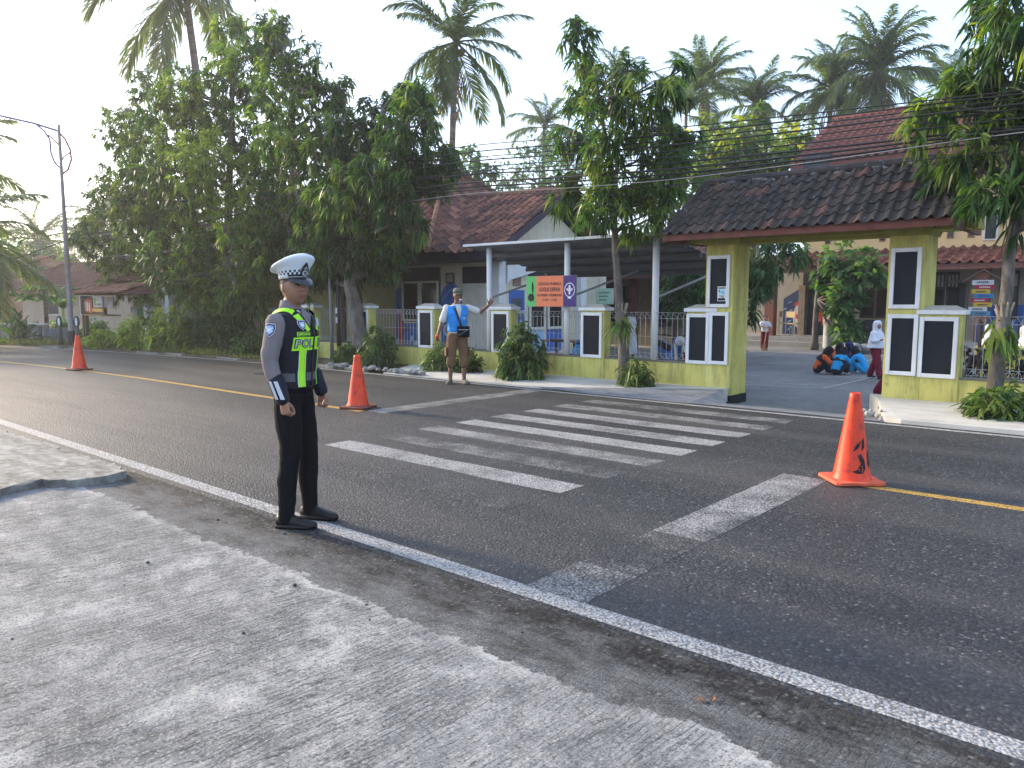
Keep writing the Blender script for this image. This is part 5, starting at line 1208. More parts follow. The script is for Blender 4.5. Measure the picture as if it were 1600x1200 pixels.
def flat_poly(pts):
    b = MB(); b.add([(x, y, 0) for x, y in pts], [tuple(range(len(pts)))]); return b.mesh('emblem', [])

SK1 = skinmat('skin_tan', (.30, .155, .095)); SK2 = skinmat('skin_brown', (.20, .10, .062)); SK3 = skinmat('skin_child', (.32, .175, .11))
LIME_V = M((.38, .85, .02), .5, .06, 20, 0, .2); LIME_V.node_tree.nodes['Principled BSDF'].inputs['Roughness'].default_value = .45
SILV = M((.55, .57, .60), .35, .06, 30, 0, .2, metal=.1); LEATHER = M((.006, .006, .007), .34, .3, 20, 0, .25, spec=.28)
BUZZ = M((.055, .042, .036), .9, .3, 90, 0, .5)

# ---- traffic police officer
of = thing('person', 'police officer in white peaked cap and black vest with lime stripes at the edge line', 'person', (-4.41, 2.87, .004), R(28)); of.scale = (.975,) * 3
J = dict(spine=[(0, 0, .93), (.005, 0, 1.06), (.01, 0, 1.18), (.012, 0, 1.31), (0, 0, 1.425), (-.012, 0, 1.485)], head=Vector((.024, 0, 1.624)), yaw=R(-25), pitch=R(0), hs=1.04, wide=1.07,
         ar=[(-.012, -.176, 1.392), (-.045, -.226, 1.14), (.045, -.224, .885)], al=[(-.005, .176, 1.392), (-.02, .232, 1.14), (.085, .232, .89)],
         hr=dict(d=(.16, .05, -1), n=(.25, 1, 0), curl=1.0, spread=.02, thumb=.12), hl=dict(d=(.16, -.05, -1), n=(.25, -1, 0), curl=1.0, spread=.02, thumb=.12),
         lr=[(0, -.085, .90), (.015, -.105, .49), (-.015, -.125, .095)], ll=[(0, .085, .90), (.035, .11, .49), (.03, .125, .095)], fr=R(8), fl=R(2))
Xh = Matrix.Translation(J['head']) @ Matrix.Rotation(J['yaw'], 4, 'Z') @ Matrix.Rotation(J['pitch'], 4, 'Y'); Xi = Xh.inverted()
LIP = M((.24, .09, .065), .45, .1, 20, 0, .1)
def of_mat(c):
    A_ = np.array(Xi); q = (c @ A_[:3, :3].T + A_[:3, 3]) / 1.02; x, y, z = q.T
    hair = (z > .018 + .035 * np.clip(x / .07, -1, 1)) & (x < .052) & (z < .14) & (z > -.02) | ((x < -.035) & (z > -.03) & (z < .14))
    lip = (x > .06) & (np.abs(y) < .023) & (z < -.046) & (z > -.073)
    return np.where(hair, 1, np.where(lip, 2, 0))
bo, Xh, hs = body(of, J, 1.0, SK1, .0042, [SK1, BUZZ, LIP], of_mat); eyes(Xh, hs, bo)
GREY = cloth((.19, .165, .165), .85, .08, 9, .5); BLK = cloth((.0045, .005, .008), .85, .25, 9, .6); BLK.node_tree.nodes['Principled BSDF'].inputs['Specular IOR Level'].default_value = .08; NAVY = cloth((.012, .014, .024), .7, .2, 12, .5); VEST = cloth((.012, .013, .020), .75, .2, 14, .35)
b = MB(); torso_mb(b, J['spine'], (0, 1, 0), .008, .6, 4.75, 1.0); sleeves(b, J, 1.0, .80, .013, .012)
for k_ in ('ar', 'al'): b.ball(J[k_][0], (.058, .050, .055), 14, 10)
shirt = remesh(b, 'shirt', GREY, .006, of, 3, wr=.0075)
b = MB()   # collar
ctr = Vector((-.004, 0, 0))
def collar_ring(z, rx, ry, dip): return [Vector((rx * math.cos(a) - .004, ry * math.sin(a), z - dip * max(0, math.cos(a)))) for a in np.linspace(0, 2 * math.pi, 25)[:-1]]
b.loft([collar_ring(1.455, .086, .098, .035), collar_ring(1.50, .072, .078, .03), collar_ring(1.535, .067, .070, .05), collar_ring(1.532, .061, .064, .05), collar_ring(1.47, .062, .07, .03)], 0, False); b.build('collar', GREY, shirt, True)
tr = trousers(of, dict(J, lr=[J['lr'][0], J['lr'][1], (-.015, -.125, .065)], ll=[J['ll'][0], J['ll'][1], (.03, .125, .065)]), 1.0, BLK, .006, 1.0, .006, .016)
b = MB(); an = J['lr'][2]; shoe_mb(b, an, R(10), 1.03, 0); b.build('shoe', LEATHER, of, True)
b = MB(); an = J['ll'][2]; shoe_mb(b, an, R(0), 1.03, 0); b.build('shoe', LEATHER, of, True)
# vest
b = MB(); torso_mb(b, [(0, 0, .955), (.005, 0, 1.06), (.012, 0, 1.18), (.016, 0, 1.31), (.002, 0, 1.43), (-.010, 0, 1.49)], (0, 1, 0), .022, 0, 4.80, 1.0); vest = remesh(b, 'vest', VEST, .006, of, 3, wr=.005)
bm = bmesh.new(); bm.from_mesh(vest.data)
def _open(p): return (p.x > -.02 and p.z > 1.345 and abs(p.y) < .014 + .085 * (p.z - 1.345) / .12) or (p.z > 1.440 and abs(p.y) < .092)
bmesh.ops.delete(bm, geom=[v_ for v_ in bm.verts if _open(v_.co)], context='VERTS'); bm.to_mesh(vest.data); bm.free(); vest.data.update()
bv = bvh_of(vest)
def fr_(y, z): return (.6, y, z)
def patch(name, y0, y1, z0, z1, mat, off_=.004, par=vest): return drape(name, mat, par, bv, [fr_(y0, z0), fr_(y1, z0), fr_(y1, z1), fr_(y0, z1)], (-1, 0, 0), off_, 10, 8)
for sg in (-1, 1):
    drape('shoulder_stripe', LIME_V, vest, bv, [fr_(sg * .150, 1.432), fr_(sg * .112, 1.446), fr_(sg * .036, 1.340), fr_(sg * .070, 1.328)], (-1, 0, 0), .004)
    drape('shoulder_stripe', LIME_V, vest, bv, [(.085, sg * .150, 1.8), (.085, sg * .112, 1.8), (-.07, sg * .112, 1.8), (-.07, sg * .150, 1.8)], (0, 0, -1), .004)
    patch('front_stripe', sg * .128, sg * .074, .962, 1.205, LIME_V, .0035)
    for e in (.126, .076): patch('stripe_edge', sg * e - .002, sg * e + .002, .962, 1.205, SILV, .0045)
    patch('name_block', sg * .165, sg * .012, 1.205, 1.292, LIME_V, .005)
    patch('pocket_band', sg * .172, sg * .140, 1.0, 1.055, M((.08, .085, .09), .6, .3, 60), .005); patch('pocket_band', sg * .068, sg * .012, 1.0, 1.055, M((.08, .085, .09), .6, .3, 60), .005)
patch('zip', -.006, .006, .962, 1.335, M((.02, .02, .02), .4), .006)
XT = lambda y, z: Matrix.Translation((.6, y, z)) @ Matrix(((0, 0, 1), (1, 0, 0), (0, 1, 0))).to_4x4()
BLKP = M((.012, .012, .014), .6, .1, 9, 0, 0); WHP = M((.70, .72, .74), .5, .05, 9, 0, 0)
def letters(body_, size, y, z, mat, par, off_=.007, bold=.0):
    return drape_mesh(text(body_, size, mat, None, None, None, ext=0, bold=bold), mat, 'lettering', par, bv, XT(y, z), (-1, 0, 0), off_)
letters('POL', .078, -.089, 1.2485, BLKP, vest, .0065, .004); letters('POL', .078, -.089, 1.2485, SILV, vest, .0078, -.0012)
letters('ISI', .078, .086, 1.2485, BLKP, vest, .0065, .004); letters('ISI', .078, .086, 1.2485, SILV, vest, .0078, -.0012)
patch('name_tag', -.150, -.055, 1.297, 1.326, LIME_V, .005); patch('name_tag_field', -.148, -.057, 1.299, 1.324, BLKP, .0056); letters('GIRSANG', .024, -.1025, 1.3115, LIME_V, vest, .0068, .0005)
patch('name_tag', .055, .150, 1.297, 1.326, LIME_V, .005); patch('name_tag_field', .057, .148, 1.299, 1.324, BLKP, .0056); letters('POLISI', .022, .1025, 1.3115, LIME_V, vest, .0068, .0005)
def shield(s): return [(-.5 * s, .5 * s), (0, .58 * s), (.5 * s, .5 * s), (.52 * s, .1 * s), (.36 * s, -.35 * s), (0, -.65 * s), (-.36 * s, -.35 * s), (-.52 * s, .1 * s)]
def badge(par, bvh, X, dirn, s, off0):
    for sc_, mt, o_, nm in ((1.0, M((.22, .02, .05), .6), 0, 'shield_rim'), (.93, WHP, .0009, 'shield_edge'), (.84, M((.02, .03, .10), .6), .0018, 'shield_field'), (.62, M((.35, .52, .75), .5), .0027, 'shield_centre')):
        drape_mesh(flat_poly(shield(s * sc_)), mt, nm, par, bvh, X, dirn, off0 + o_).data.materials.append(mt)
    star = [(math.cos(a) * s * (.34 if i % 2 == 0 else .13), math.sin(a) * s * (.34 if i % 2 == 0 else .13) - .02 * s) for i, a in enumerate(np.linspace(math.pi / 2, math.pi * 2.5, 13)[:-1])]
    drape_mesh(flat_poly(star), WHP, 'emblem', par, bvh, X, dirn, off0 + .0036).data.materials.append(WHP)
badge(vest, bv, XT(-.105, 1.372), (-1, 0, 0), .058, .0062); badge(vest, bv, XT(.105, 1.372), (-1, 0, 0), .058, .0062)
bs = bvh_of(shirt)
badge(shirt, bs, Matrix.Translation((-.02, -.6, 1.345)) @ Matrix(((1, 0, 0), (0, 0, -1), (0, 1, 0))).to_4x4(), (0, 1, 0), .078, .003)
for sg in (-1, 1):   # rank tabs on the collar and a dark mic cord
    b = MB(); X = Matrix.Translation((.082, sg * .066, 1.452)) @ Matrix.Rotation(sg * R(38), 4, 'Z') @ Matrix.Rotation(R(-28), 4, 'Y'); b.box(-.002, .004, -.026, .026, -.028, .028, 0, X); tb = b.build('collar_tab', BLKP, shirt, bevel=.003)
    b = MB(); b.add([X @ Vector(q) for q in ((.006, -.014, -.006), (.006, 0, .010), (.006, .014, -.006), (.006, .014, .002), (.006, 0, .019), (.006, -.014, .002))], [(0, 1, 4, 5), (1, 2, 3, 4)]); b.build('rank_chevron', WHP, tb)
b = MB(); b.tube([(.118, .07, 1.425), (.138, .04, 1.39), (.148, .012, 1.36), (.150, .0, 1.34)], [.012, .015, .016, .012], 8); b.build('microphone_clip', BLKP, vest, True)
b = MB(); b.box(.128, .150, .062, .088, 1.36, 1.41); b.build('id_pin', SILV, vest, bevel=.003)
# reflective cuffs
for k_ in ('ar', 'al'):
    A_ = arm_pts(*J[k_]); p, r = cut(A_, ARM_R, .735, .985); b = MB(); dens_tube(b, p, [x + .020 for x in r], 18, 3); cf = remesh(b, 'cuff', NAVY, .006, of, 2); bc_ = bvh_of(cf)
    ax = (p[-1] - p[0]).normalized(); sg = -1 if k_ == 'ar' else 1
    for e in (-.014, .022):
        o_ = Vector((.0, sg * .5, 0)); sd_ = Vector((1, 0, 0)); q0, q1 = p[0].lerp(p[-1], .03), p[0].lerp(p[-1], .97)
        drape('reflective_strip', SILV, cf, bc_, [q0 + sd_ * (e - .011) + o_, q0 + sd_ * (e + .011) + o_, q1 + sd_ * (e + .011) + o_, q1 + sd_ * (e - .011) + o_], (0, -sg, 0), .003, 3, 6)
# peaked cap, in the head frame
capt = bpy.data.objects.new('peaked_cap', None); COL.objects.link(capt); capt.parent = of; capt.matrix_local = Xh @ Matrix.Scale(hs, 4)
def el(rx, ry, z, tilt=0.0, x0=0.0, n=32): return [Vector((rx * math.cos(a) + x0, ry * math.sin(a), z + tilt * math.cos(a))) for a in np.linspace(0, 2 * math.pi, n + 1)[:-1]]
CAPW = cloth((.68, .72, .74), .6, .04, 12, .15)
b = MB(); b.loft([el(.104, .084, .050, .004, -.004), el(.106, .086, .072, .006, -.004), el(.110, .090, .098, .010, -.003), el(.120, .104, .114, .020, -.003), el(.141, .126, .130, .042, -.007), el(.149, .134, .137, .052, -.010), el(.145, .130, .147, .054, -.010), el(.115, .103, .160, .048, -.006), el(.06, .055, .163, .026, 0), el(.006, .006, .162, 0, 0)], 0, True); b.build('crown', CAPW, capt, True)
b = MB(); NB = 44
for row in range(2):
    for i in range(NB):
        a0, a1 = 2 * math.pi * i / NB, 2 * math.pi * (i + 1) / NB; q = []
        for a, zz in ((a0, row), (a1, row), (a1, row + 1), (a0, row + 1)):
            t = zz / 2; rx = (.1075 * (1 - t) + .1125 * t); ry = (.0875 * (1 - t) + .0925 * t); q.append((rx * math.cos(a) - .0035, ry * math.sin(a), .071 + .026 * t + (.006 + .004 * t) * math.cos(a)))
        b.add(q, [(0, 1, 2, 3)], (i + row) % 2)
b.build('checked_band', [M((.01, .014, .04), .5, .1, 9, 0, 0), M((.66, .68, .70), .5, .05, 9, 0, 0)], capt)
b = MB(); ang = np.linspace(-1.12, 1.12, 19)
vin = [Vector((.104 * math.cos(a) - .004, .085 * math.sin(a), .054 + .005 * math.cos(a))) for a in ang]
vout = [Vector((.104 * math.cos(a) - .004 + .060 * math.cos(a) ** 1.2, .085 * math.sin(a) + .012 * math.sin(a), .050 - .040 * max(0, math.cos(a * 1.25)) - .004)) for a in ang]
vm = [p.lerp(q, .5) + Vector((.004, 0, .008)) for p, q in zip(vin, vout)]
m = len(ang); vs = vin + vm + vout; vs = vs + [p - Vector((0, 0, .004)) for p in vs]
b.add(vs, [(r_ * m + i, r_ * m + i + 1, (r_ + 1) * m + i + 1, (r_ + 1) * m + i) for r_ in (0, 1) for i in range(m - 1)] + [(3 * m + r_ * m + i, 3 * m + (r_ + 1) * m + i, 3 * m + (r_ + 1) * m + i + 1, 3 * m + r_ * m + i + 1) for r_ in (0, 1) for i in range(m - 1)] + [(2 * m + i, 2 * m + i + 1, 5 * m + i + 1, 5 * m + i) for i in range(m - 1)])
b.build('visor', M((.012, .013, .016), .22, .1, 9, 0, 0, spec=.6), capt, True)
b = MB(); b.tube([p + Vector((.004, 0, .012)) for p in vin], .0065, 6); b.build('cap_strap', LEATHER, capt, True)
Xb = Matrix.Translation((.112, 0, .090)) @ Matrix.Rotation(R(24), 4, 'Y'); 
bb = MB(); bb.prism([(0, .066), (.020, .034), (.029, .004), (.022, -.022), (0, -.030), (-.022, -.022), (-.029, .004), (-.020, .034)], -.004, .004, Xb @ Matrix.Rotation(R(90), 4, 'Z')); cbd = bb.build('cap_badge', BLKP, capt)
bb = MB(); bb.prism([(.019 * math.cos(a), .019 * math.sin(a) - .004) for a in np.linspace(0, 2 * math.pi, 15)[:-1]], -.008, -.0045, Xb @ Matrix.Rotation(R(90), 4, 'Z')); bb.build('badge_disc', SILV, cbd)
bb = MB()
for (x, z) in ((0, .035), (-.008, .026), (.008, .026)): bb.prism([(x + .0045 * math.cos(a), z + .0045 * math.sin(a)) for a in np.linspace(0, 2 * math.pi, 9)[:-1]], -.0075, -.0045, Xb @ Matrix.Rotation(R(90), 4, 'Z'))
bb.build('badge_stars', SILV, cbd, kind='stuff')
bb = MB(); bb.prism([(-.009, .008), (.009, .008), (.010, -.004), (0, -.016), (-.010, -.004)], -.0095, -.0082, Xb @ Matrix.Rotation(R(90), 4, 'Z')); bb.build('badge_crest', M((.10, .11, .13), .4), cbd)

# ---- man in the blue vest directing traffic
S = .965
gd = thing('person', 'man in bright blue vest with one arm raised at the far road edge', 'person', (-9.82, 9.80, .0), R(-34))
def sc(d, S): 
    o = {}
    for k_, v_ in d.items():
        if k_ in ('spine', 'ar', 'al', 'lr', 'll'): o[k_] = [Vector(p) * S for p in v_]
        elif k_ == 'head': o[k_] = Vector(v_) * S
        else: o[k_] = v_
    return o
J = sc(dict(spine=[(0, 0, .92), (0, 0, 1.05), (.015, 0, 1.17), (.015, 0, 1.31), (0, 0, 1.425), (-.01, 0, 1.485)], head=(.035, .005, 1.635), yaw=R(10), pitch=R(4), hs=1.04,
         ar=[(-.01, -.190, 1.41), (.0, -.295, 1.14), (.06, -.385, .91)], al=[(0, .190, 1.41), (.05, .425, 1.335), (.13, .575, 1.46)],
         hr=dict(d=(.25, -.25, -1), n=(.5, .8, 0), curl=1.0), hl=dict(d=(.05, .45, .8), n=(1, -.1, -.1), curl=.06, spread=.22, thumb=.9),
         lr=[(0, -.09, .90), (.0, -.125, .49), (-.03, -.135, .085)], ll=[(0, .09, .90), (.03, .115, .49), (.05, .11, .085)], fr=R(-25), fl=R(15)), S)
bo, Xh, hs = body(gd, J, S, SK2, .0058); eyes(Xh, hs, bo)
WSH = cloth((.62, .60, .55), .85, .06, 9, .5); BLUEV = cloth((.02, .26, .72), .7, .12, 9, .6); BROWN = cloth((.17, .095, .05), .85, .15, 7, .6)
b = MB(); torso_mb(b, J['spine'], (0, 1, 0), .012, .15, 4.75, S); sleeves(b, J, S, .44, .014, .022)
for k_ in ('ar', 'al'): b.ball(J[k_][0], (.066, .06, .062), 14, 10)
sh = remesh(b, 'shirt', WSH, .008, gd, 3, wr=.009)
b = MB(); torso_mb(b, [Vector(p) * S for p in ((0, 0, .97), (0, 0, 1.06), (.018, 0, 1.17), (.02, 0, 1.31), (.0, 0, 1.43), (-.01, 0, 1.475))], (0, 1, 0), .026, 0, 4.3, S, bulk=1.0); vs_o = remesh(b, 'vest', BLUEV, .008, gd, 3, wr=.010); bg_ = bvh_of(vs_o)
def gp_(name, y0, y1, z0, z1, mat, off_=.004, par=vs_o, y2=None, y3=None): return drape(name, mat, par, bg_, [(.6, y0, z0), (.6, y1, z0), (.6, y1 if y2 is None else y2, z1), (.6, y0 if y3 is None else y3, z1)], (-1, 0, 0), off_, 8, 8)
gp_('shirt_front', -.010, .016, 1.18, 1.44, WSH, .003, y2=.062, y3=-.062)
for sg in (-1, 1): gp_('vest_pocket', sg * .14, sg * .045, 1.14, 1.22, cloth((.03, .30, .74), .7, .1, 9, .3), .007); gp_('vest_pocket', sg * .15, sg * .04, .97, 1.09, cloth((.03, .30, .74), .7, .1, 9, .3), .007)
gp_('pocket_emblem', .07, .115, 1.17, 1.20, M((.55, .50, .30), .6), .0095)
gp_('bag_strap', .045, .085, .98, 1.42, BLKP, .011, y2=-.075, y3=-.115)
b = MB(); X = Matrix.Translation((.165, .085, .955)); b.box(-.035, .04, -.12, .10, -.11, .085, 0, X); bg2 = b.build('shoulder_bag', BLK, gd, bevel=.018)
b = MB(); b.tube([(.208, -.03, .88), (.208, .03, .91), (.208, .16, .985)], .004, 5); b.build('bag_piping', M((.12, .22, .22), .5), bg2); b = MB(); b.box(.204, .210, -.02, .17, .975, .983); b.build('bag_zip', SILV, bg2)
trousers(gd, J, S, BROWN, .008, .66, .016, .032, 'shorts', 1.15)
for sg, k_ in ((1, 'll'), (-1, 'lr')):
    b = MB(); c = (J[k_][0].lerp(J[k_][1], .72)) + Vector((.0, sg * .105, 0)); b.box(c.x - .075, c.x + .075, c.y - .012, c.y + .012, c.z - .085, c.z + .075); b.build('cargo_pocket', BROWN, gd, bevel=.01)
for k_, fd in (('lr', -25), ('ll', 15)):
    b = MB(); shoe_mb(b, J[k_][2], R(fd), S, 0, low=True); b.build('shoe', M((.11, .095, .075), .7, .2, 20, .2), gd, True)
gc = bpy.data.objects.new('baseball_cap', None); COL.objects.link(gc); gc.parent = gd; gc.matrix_local = Xh @ Matrix.Scale(hs, 4)
CAMO = M((.09, .10, .075), .8, .6, 34, .5, .2); b = MB(); b.loft([el(.103, .084, .045, .004, -.002), el(.105, .086, .075, .003, -.002), el(.098, .080, .105, 0, -.002), el(.075, .062, .130, 0, -.002), el(.035, .03, .143, 0, 0), el(.004, .004, .146, 0, 0)]); b.build('crown', CAMO, gc, True)
vin = [Vector((.101 * math.cos(a), .083 * math.sin(a), .052)) for a in ang]; vout = [Vector((.101 * math.cos(a) + .072 * math.cos(a) ** .8, .088 * math.sin(a), .046 - .012 * math.cos(a))) for a in ang]; b = MB(); vs = vin + vout; vs = vs + [p - Vector((0, 0, .005)) for p in vs]
b.add(vs, [(i, i + 1, m + i + 1, m + i) for i in range(m - 1)] + [(2 * m + i, 3 * m + i, 3 * m + i + 1, 2 * m + i + 1) for i in range(m - 1)] + [(m + i, m + i + 1, 3 * m + i + 1, 3 * m + i) for i in range(m - 1)]); b.build('visor', CAMO, gc, True)
b = MB(); b.tube([Xh @ (Vector(q) * hs) for q in ((.096, -.022, -.052), (.107, 0, -.044), (.096, .022, -.052))], .005, 6); b.tube([Xh @ (Vector(q) * hs) for q in ((.088, 0, -.082), (.086, 0, -.102), (.08, 0, -.118))], [.012, .018, .008], 8); b.build('moustache_and_beard', M((.30, .28, .26), .9, .3, 60), gd, True, kind='stuff')
wz = thing('whistle', 'white whistle in the mouth of the man in the blue vest', 'whistle', (0, 0, 0)); wp = gd.matrix_basis @ (Xh @ (Vector((.125, 0, -.060)) * hs)); wz.location = wp; wz.rotation_euler = (0, 0, R(-4))
b = MB(); b.box(-.02, .02, -.008, .008, -.006, .008); b.ball((.024, 0, -.004), (.014, .009, .016), 10, 8); b.build('whistle_body', WHP, wz, bevel=.002); b = MB(); b.tube([(0.03, 0, -.02), (.02, .01, -.10), (-.02, .03, -.16)], .003, 5); b.build('lanyard', BLKP, wz)
hp = J['ar'][2] + Vector((.25, -.25, -1)).normalized() * .075 * S; wp = gd.matrix_basis @ hp
ls = thing('signal_baton', 'short red signal baton held low by the man in the blue vest', 'baton', wp, R(-22)); b = MB(); X = Matrix.Rotation(R(62), 4, 'Y') @ Matrix.Rotation(R(15), 4, 'X'); b.lathe([(.010, -.07), (.016, -.065), (.016, .03), (.012, .034)], 12); me_ = b; o = b.build('handle', BLKP, ls, True); o.matrix_local = X
b = MB(); b.lathe([(.016, .035), (.030, .045), (.032, .13), (.026, .15), (.006, .155)], 14); o = b.build('red_tube', M((.75, .03, .02), .35, .1, 9, 0, 0), ls, True); o.matrix_local = X

# ---- pupils
WHC = cloth((.66, .67, .72), .85, .05, 9, .4); MAR = cloth((.16, .012, .03), .85, .15, 9, .5); DRK = cloth((.014, .013, .018), .8, .2, 9, .4); ORG = cloth((.62, .10, .03), .8, .12, 9, .4); CYA = cloth((.02, .30, .60), .8, .12, 9, .4); NVB = cloth((.012, .022, .09), .8, .15, 9, .4); CREAMC = cloth((.5, .36, .2), .8)
def hijab(t, X, hs, mat, drop=.30, vx=.010, wid=1.0):
    b = MB(); Xn = X
    rings = []
    for (z, rx, ry, x0) in ((.135, .03, .03, -.015), (.125, .075, .062, -.012), (.08, .112, .092, -.012), (.0, .118, .098, -.020), (-.07, .112, .095, -.022), (-.12, .10, .10, -.01), (-.19, .125, .155, 0), (-.12 - drop * .55, .155, .20 * wid, .005), (-.12 - drop, .175, .235 * wid, .01), (-.125 - drop, .10, .15, .0)):
        rings.append([X @ (Vector((rx * math.cos(a) + x0, ry * math.sin(a) * (1 + .06 * math.sin(5 * a) * (z < -.15)), z)) * hs) for a in np.linspace(0, 2 * math.pi, 29)[:-1]])
    b.loft(rings); h = remesh(b, 'hijab', mat, vx, t, 3)
    return h
def face_open(t, X, hs, skin, vx=.008):
    """face showing in the opening of the scarf"""
    b = MB(); b.ball(X @ (Vector((.062, 0, -.005)) * hs), (.050 * hs, .055 * hs, .078 * hs), 16, 12, 0, X.to_3x3()); b.ball(X @ (Vector((.112, 0, -.012)) * hs), (.014 * hs, .013 * hs, .018 * hs), 8, 6); f = b.build('face', skin, t, True)
    for sg in (-1, 1):
        b = MB(); b.ball(X @ (Vector((.104, sg * .024, .014)) * hs), (.006 * hs, .010 * hs, .005 * hs), 8, 6); b.build('eye', BLKP, f, True)
    b = MB(); b.ball(X @ (Vector((.108, 0, -.048)) * hs), (.006 * hs, .018 * hs, .006 * hs), 8, 6); b.build('mouth', M((.35, .10, .08), .5), f, True)
STAND = dict(spine=[(0, 0, .90), (0, 0, 1.04), (.01, 0, 1.16), (.01, 0, 1.29), (0, 0, 1.40), (-.01, 0, 1.46)], head=(.02, 0, 1.60), hs=1.22,
             ar=[(0, -.175, 1.39), (-.02, -.23, 1.13), (.05, -.22, .90)], al=[(0, .175, 1.39), (-.02, .23, 1.13), (.05, .22, .90)], lr=[(0, -.085, .88), (.01, -.09, .48), (-.01, -.09, .085)], ll=[(0, .085, .88), (.01, .09, .48), (-.01, .09, .085)])
def pupil(label, loc, rz, h, J, top, bottom, scarf=None, sleeve=.95, group=None, vx=.011, shoes=BLKP, wid=1.0, drop=.30, grow=.022):
    S = h / 1.78; t = thing('person', label, 'person', loc, rz, group); J = sc(J, S); bo, X, hs = body(t, J, S, SK3, vx)
    b = MB(); torso_mb(b, J['spine'], J.get('left', (0, 1, 0)), .016, .1, 4.7, S); sleeves(b, J, S, sleeve, .014, .022); remesh(b, 'shirt', top, vx, t, 3)
    trousers(t, J, S, bottom, vx, .97, grow, grow + .016)
    for k_ in ('lr', 'll'):
        b = MB(); an = J[k_][2]; shoe_mb(b, an, J.get('f' + k_[1], 0), S, an.z - .085 * S); b.build('shoe', shoes, t, True)
    if scarf is not None: hijab(t, X, hs, scarf, drop, vx, wid); face_open(t, X, hs, SK3)
    return t, J, X, hs, S
g1 = dict(STAND, ar=[(0, -.175, 1.39), (.05, -.24, 1.15), (.20, -.17, 1.17)], al=[(0, .175, 1.39), (-.04, .23, 1.14), (-.02, .24, .90)], lr=[(0, -.085, .88), (.16, -.09, .52), (.24, -.09, .10)], ll=[(0, .085, .88), (-.05, .09, .48), (-.22, .09, .12)], yaw=R(-25), hr=dict(d=(.8, .5, .1), n=(0, 0, 1), curl=.7))
p = gnd(1366, 592, -.15); pupil('girl in a white headscarf and maroon trousers walking beside the right gate pillar', (p.x, p.y, -.15), R(-18), 1.24, g1, WHC, MAR, WHC, wid=1.0, drop=.42)
p = gnd(1384, 626, -.15); g2_ = dict(STAND, lr=[(0, -.085, .88), (.10, -.09, .48), (.12, -.09, .085)], ll=[(0, .085, .88), (-.12, .09, .50), (-.34, .09, .16)]); pupil('girl in a dark jacket half hidden behind the right gate pillar', (p.x + .06, p.y + .12, -.15), R(15), 1.24, g2_, DRK, MAR, WHC, drop=.2)
g3 = dict(STAND, ar=[(0, -.175, 1.39), (.10, -.25, 1.18), (.27, -.12, 1.22)], al=[(0, .175, 1.39), (.10, .25, 1.18), (.28, .08, 1.14)], hr=dict(curl=1.1), hl=dict(curl=1.1))
p = gnd(1194, 546, -.15); b1, Jb, Xb_, hb, Sb = pupil('boy in a white shirt and maroon trousers sweeping the yard with a broom', (p.x, p.y, -.15), R(-60), 1.16, g3, WHC, MAR, None, .45, vx=.012)
b = MB(); b.ball(Xb_ @ (Vector((-.012, 0, .03)) * hb), (.095 * hb, .082 * hb, .098 * hb), 14, 10); b.build('hair', BLKP, b1, True)
br_ = thing('broom', 'long broom with brown bristles held by the sweeping boy', 'broom', (p.x + .16, p.y - .22, -.15), R(-60)); b = MB(); b.tube([(.35, -.10, .25), (-.05, .05, 1.05)], .012, 6); b.build('handle', M((.35, .25, .15), .8), br_)
b = MB()
for i in range(24): b.tube([(.35 + random.gauss(0, .01), -.10 + random.gauss(0, .01), .27), (.40 + random.gauss(0, .05), -.12 + random.gauss(0, .06), .0)], .006, 4)
b.build('bristles', M((.20, .12, .06), .9, .3, 9), br_, kind='stuff')
SIT = dict(spine=[(0, 0, .14), (.03, 0, .27), (.09, 0, .39), (.17, 0, .50), (.24, 0, .58), (.28, 0, .62)], head=(.35, 0, .74), hs=1.22, pitch=R(30), ar=[(.22, -.17, .57), (.36, -.24, .40), (.50, -.10, .36)], al=[(.22, .17, .57), (.36, .24, .40), (.50, .10, .36)],
           lr=[(.02, -.09, .14), (.37, -.15, .46), (.36, -.13, .10)], ll=[(.02, .09, .14), (.37, .15, .46), (.36, .13, .10)])
ps = lambda px, py: gnd(px, py, -.15)
GRP = 'pupils squatting in a ring in the yard'
for lab, px, py, rz, top, bot, scf, pt in (('pupil in orange and black sportswear squatting at the left of the ring', 1276, 584, R(25), ORG, DRK, DRK, 35), ('pupil in light blue and black sportswear squatting in the middle with the back turned', 1306, 586, R(75), CYA, DRK, DRK, 30),
                                           ('pupil with black headscarf and light blue trouser legs squatting at the right of the ring', 1350, 584, R(175), CYA, CYA, DRK, 25), ('pupil in a navy headscarf squatting behind the ring', 1341, 573, R(215), NVB, NVB, NVB, 25), ('pupil with black headscarf and orange jacket squatting behind the middle one', 1300, 573, R(-30), ORG, DRK, DRK, 25)):
    q = ps(px, py); tt, *_ = pupil(lab, (q.x, q.y, -.15), rz, 1.22, dict(SIT, pitch=R(pt)), top, bot, scf, .95, GRP, .012, M((.4, .4, .42), .7), drop=.22, wid=.8)
    S_ = 1.22 / 1.78
    if bot is DRK:
        for k_ in ('lr', 'll'):
            A0, A1, A2 = [Vector(v_) * S_ for v_ in SIT[k_]]; sg = -1 if k_ == 'lr' else 1; b = MB(); b.tube([A0 + Vector((.05, sg * .075, .05)), A1 + Vector((.0, sg * .058, .03)), A2 + Vector((.05, sg * .05, .0))], .014, 6); b.build('side_stripe', top, tt, True)
